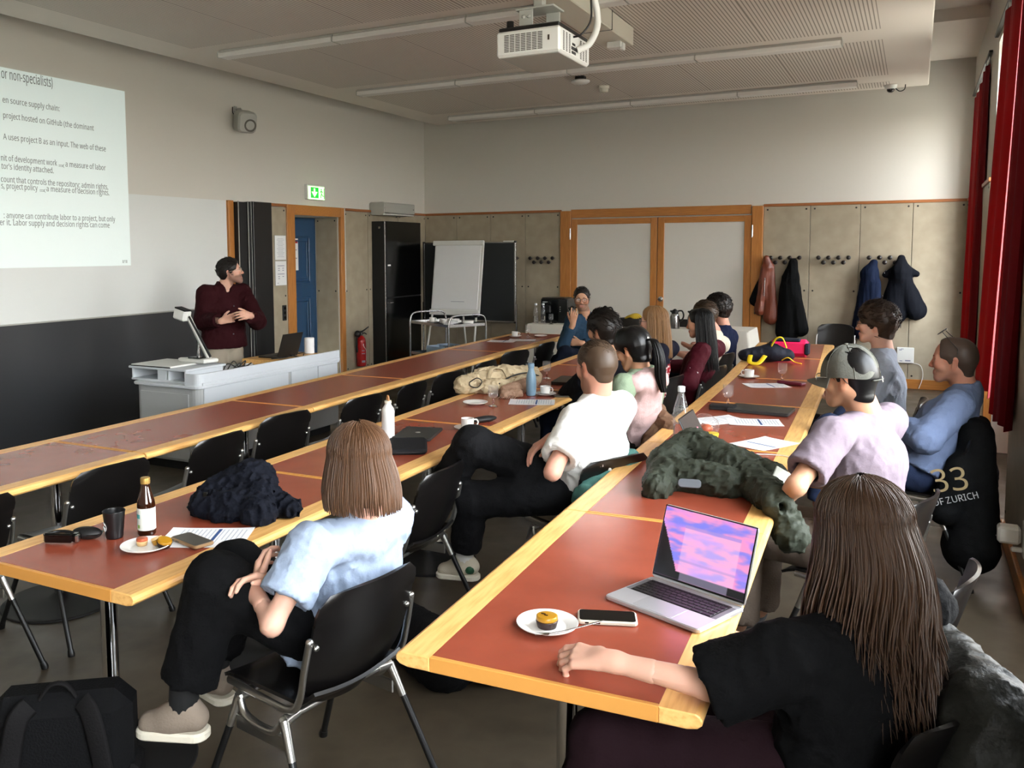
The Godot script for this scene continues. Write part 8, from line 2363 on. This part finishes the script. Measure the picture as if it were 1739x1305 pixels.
	# ---- long hair
	o = who("longhair", {"tone": fair, "female": true, "s": 0.98, "brow": Color(0.12, 0.08, 0.06), "top": "tee_black", "sleeve": 0.95, "loose": 0.03, "fold": 0.016, "ccell": 0.010, "legs": "trousers_plum", "leg_loose": 0.02, "lcell": 0.02, "cell": 0.013, "handcell": 0.0032, "hand_s": 0.95, "shoes": "shoe_cream",
		"handl": [Vector3(-0.98, -0.10, -0.08), Vector3(-0.05, -0.9, -0.35), [0.42, 0.62, 0.72, 0.80], 0.10, 0.9], "handr": [Vector3(-0.9, 0.1, -0.3), Vector3(0, -1, 0.2), [0.4, 0.4, 0.4, 0.4]]})
	t = person("woman with long brown hair in a black t-shirt seen from behind, nearest right", o)
	hair_cap(t, o.head, o.look, 1.0, "hair_long_brown", 0.003, 0.08, -0.10, 0.0, 0.0, 0.005)
	hair_locks(t, o.head, o.look, 1.06, "hair_long_brown", 760, 0.38, 0.030, 0.026, 0.0044, 21, 0.01, 42.0, Vector3(-0.02, 0, 0.01), false)

func baseball_cap(head: Vector3, look: Vector3) -> void:
	var h := head_xf(head, look)
	h.basis = h.basis * Basis(Vector3.RIGHT, -0.10)
	var t := thing("baseball_cap", "washed grey baseball cap with a strap opening at the back", "cap")
	var dome := func(u: float, v: float) -> Vector3:
		var a := u * TAU
		var e := v * PI * 0.5
		var r := cos(e)
		var y := 0.012 + 0.124 * sin(e)
		var k := 1.0 + 0.03 * pow(absf(cos(a * 3.0)), 8.0) * (1.0 - v)
		# arched opening over the strap
		var back := maxf(0.0, cos(a - PI * 0.5))
		var lift := 0.045 * pow(back, 14.0) * (1.0 - v)
		return Vector3(cos(a) * 0.092 * r * k, y + lift - 0.022 * back * (1.0 - v), 0.006 + sin(a) * 0.112 * r * k)
	var dm := MB.new().at(h)
	dm.sheet(func(u: float, v: float) -> Vector3: return dome.call(1.0 - u, v), 60, 14, 0.003)
	part("crown", dm, "cap_grey", t)
	for k in 3:
		var p := []
		for j in 13:
			var v := 1.0 - absf(j - 6.0) / 6.0
			p.append(h * ((dome.call(k / 6.0 + (0.5 if j > 6 else 0.0) + 0.083, v) as Vector3) * 1.006))
		part("seam", MB.new().tube(p, 0.0018, 5), "cap_grey", t)
	part("button", MB.new().at(h).ball(Vector3(0, 0.137, 0.006), Vector3(0.009, 0.005, 0.009), 10, 6), "cap_grey", t)
	part("peak", MB.new().at(h).sheet(func(u: float, v: float) -> Vector3:
		var a := lerpf(-1.15, 1.15, u)
		var r := lerpf(1.0, 1.72, v)
		var x := sin(a) * 0.090 * (1.0 + 0.02 * v)
		return Vector3(x, 0.016 - 0.010 * v - 5.0 * x * x * v, 0.006 - cos(a) * (0.108 + 0.070 * v * cos(a * 0.75))), 20, 8, 0.004), "cap_grey", t)
	var s := []
	for k in 11:
		var a := PI * 0.5 + (k - 5) * 0.085
		s.append(h * Vector3(cos(a) * 0.094, -0.012, 0.006 + sin(a) * 0.113))
	part("strap", MB.new().tube(s, 0.010, 6, 0.25, h.basis.y), "cap_grey", t)
	part("buckle", MB.new().at(h).box(Vector3(0.03, -0.012, 0.117), Vector3(0.005, 0.024, 0.004), 0.001), "steel", t)

# ------------------------------------------------------------------ bags on the floor, coats over chair backs
func heap(called: String, label: String, cat: String, b: Blob, m: String, cell := 0.011, amp := 0.016, freq := 10.0, floor_y := 0.002) -> Node3D:
	b.cell = cell; b.amp = amp; b.freq = freq; b.ridged = true; b.seed_n = 9
	b.cut(Vector3(0, floor_y, 0), Vector3.DOWN)
	var mb := MB.new()
	b.into(mb)
	var t := thing(called, label, cat)
	part("cloth", mb, m, t)
	return t

func build_floor_things() -> void:
	cloth("bag_black", Color(0.04, 0.04, 0.045), 0.85)
	cloth("strap_black", Color(0.065, 0.06, 0.062), 0.8)
	cloth("coat_grey", Color(0.12, 0.12, 0.11), 0.5)
	cloth("coat_beige", Color(0.42, 0.32, 0.25), 0.7)
	cloth("jacket_teal", Color(0.28, 0.44, 0.41), 0.6)
	mat("print_tan", Color(0.50, 0.43, 0.30), 0.8)
	mat("print_grey", Color(0.55, 0.55, 0.55), 0.8)
	var bp := thing("backpack", "black backpack standing on the floor at the bottom left corner", "backpack", Vector3(-2.17, 0, -1.66), deg_to_rad(38))
	part("body", MB.new().box(Vector3(0, 0.235, 0), Vector3(0.40, 0.47, 0.17), 0.05), "bag_black", bp)
	part("side_pocket", MB.new().box(Vector3(0.195, 0.13, 0.0), Vector3(0.04, 0.22, 0.13), 0.015), "strap_black", bp)
	for s in [-1.0, 1.0]:
		part("strap", MB.new().tube(curve([Vector3(s * 0.07, 0.46, 0.08), Vector3(s * 0.10, 0.42, 0.105), Vector3(s * 0.13, 0.25, 0.11), Vector3(s * 0.15, 0.06, 0.09)], 5), 0.030, 8, 0.25, Vector3.BACK), "strap_black", bp)
	part("handle", MB.new().tube(curve([Vector3(-0.05, 0.46, 0.05), Vector3(-0.02, 0.50, 0.05), Vector3(0.02, 0.50, 0.05), Vector3(0.05, 0.46, 0.05)], 4), 0.011, 8, 0.5), "strap_black", bp)
	var b := Blob.new()
	b.add(Vector3(-1.92, 0.09, -3.18), Vector3(-1.62, 0.10, -3.00), 0.11, 0.12, 0.04)
	b.add(Vector3(-1.70, 0.09, -3.12), Vector3(-1.45, 0.08, -3.10), 0.09, 0.08, 0.04)
	heap("floor_bag", "black backpack lying on the floor left of the nearest right-hand table", "backpack", b, "bag_black")
	b = Blob.new()
	b.add(Vector3(0.38, 0.10, -6.30), Vector3(0.40, 0.34, -6.32), 0.11, 0.09, 0.04)
	b.add(Vector3(0.36, 0.36, -6.28), Vector3(0.40, 0.42, -6.36), 0.07, 0.05, 0.03)
	var fb := heap("floor_bag", "black bag stuffed with silver wrap by the window pier", "bag", b, "bag_black")
	part("silver_wrap", MB.new().ball(Vector3(0.36, 0.45, -6.25), Vector3(0.05, 0.03, 0.04), 10, 6), "steel", fb)
	b = Blob.new()
	b.add(Vector3(0.16, 0.80, -2.05), Vector3(0.08, 0.78, -2.30), 0.06, 0.06, 0.04)
	b.add(Vector3(0.16, 0.76, -2.02), Vector3(0.20, 0.30, -1.88), 0.075, 0.13, 0.05)
	b.add(Vector3(0.12, 0.74, -2.20), Vector3(0.20, 0.32, -2.20), 0.06, 0.10, 0.04)
	heap("grey_coat", "dark grey coat over the long-haired woman's chair back", "coat", b, "coat_grey", 0.011, 0.022, 9.0)
	b = Blob.new()
	b.add(Vector3(0.30, 0.80, -5.22), Vector3(0.33, 0.78, -5.45), 0.05, 0.05, 0.04)
	b.add(Vector3(0.31, 0.76, -5.20), Vector3(0.30, 0.20, -5.14), 0.075, 0.13, 0.05)
	b.add(Vector3(0.24, 0.62, -5.14), Vector3(0.17, 0.40, -5.06), 0.06, 0.07, 0.04)
	var hd := heap("black_hoodie", "black hooded jacket printed 33 OF ZURICH hanging on a chair back", "jacket", b, "coat_black", 0.011, 0.010, 8.0)
	words("number", "33", 0.115, "print_tan", hd, facing(Vector3(0.185, 0.575, -4.975), Vector3(0.95, 0.22, 0.0), Vector3(-0.22, 0.95, -0.1)), 0.004)
	words("lettering", "OF ZURICH", 0.032, "print_grey", hd, facing(Vector3(0.215, 0.485, -4.97), Vector3(0.93, 0.32, 0.0), Vector3(-0.32, 0.93, -0.1)), 0.004)
	b = Blob.new()
	b.add(Vector3(-1.29, 0.80, -4.98), Vector3(-1.26, 0.62, -4.90), 0.04, 0.075, 0.03)
	b.add(Vector3(-1.24, 0.78, -4.92), Vector3(-1.16, 0.72, -4.86), 0.03, 0.035, 0.02)
	b.add(Vector3(-1.27, 0.62, -4.92), Vector3(-1.26, 0.40, -4.90), 0.07, 0.09, 0.03)
	heap("beige_coat", "shiny beige coat knotted on the ponytailed woman's chair", "coat", b, "coat_beige", 0.009, 0.022, 14.0)
	b = Blob.new()
	b.add(Vector3(-1.17, 0.74, -4.02), Vector3(-1.27, 0.62, -3.72), 0.045, 0.06, 0.04)
	b.add(Vector3(-1.25, 0.58, -3.74), Vector3(-1.33, 0.38, -3.70), 0.06, 0.075, 0.04)
	heap("teal_jacket", "pale teal jacket hanging behind the man in the white t-shirt", "jacket", b, "jacket_teal", 0.010, 0.018, 12.0)

func _ready() -> void:
	rng.seed = 7
	# camera
	var cam := Camera3D.new()
	cam.name = "camera"
	add_child(cam)
	var f := 1494.0
	cam.projection = Camera3D.PROJECTION_FRUSTUM
	cam.near = 0.05
	cam.far = 100.0
	cam.size = 1305.0 / f * cam.near
	cam.frustum_offset = Vector2((869.5 - 768.0) / f, -(652.5 - 552.0) / f) * cam.near
	cam.transform = Transform3D(Basis(Vector3(0.88524786, -0.00601754, -0.46508065), Vector3(-0.0336909, 0.99646007, -0.07702111), Vector3(0.46389778, 0.08385176, 0.88191141)), Vector3(0, 1.735, 0))
	cam.current = true
	# sky and exposure
	var we := WorldEnvironment.new()
	we.name = "environment"
	var e := Environment.new()
	e.background_mode = Environment.BG_SKY
	var sky := Sky.new()
	var sm := ProceduralSkyMaterial.new()
	sm.sky_top_color = Color(0.87, 0.90, 0.93)
	sm.sky_horizon_color = Color(0.96, 0.95, 0.92)
	sm.ground_bottom_color = Color(0.50, 0.50, 0.47)
	sm.ground_horizon_color = Color(0.62, 0.62, 0.60)
	sm.sky_energy_multiplier = 4.0
	sm.ground_energy_multiplier = 4.0
	sky.sky_material = sm
	e.sky = sky
	e.tonemap_mode = Environment.TONE_MAPPER_LINEAR
	e.tonemap_exposure = 1.22
	e.sdfgi_enabled = true
	e.ssao_enabled = true
	e.ssil_enabled = true
	we.environment = e
	add_child(we)
	make_materials()
	make_more_materials()
	build_room()
	build_wall_things()
	build_ceiling_things()
	build_curtains()
	build_lectern()
	build_back()
	build_tables()
	build_tabletop()
	build_chairs()
	build_people()
	build_floor_things()
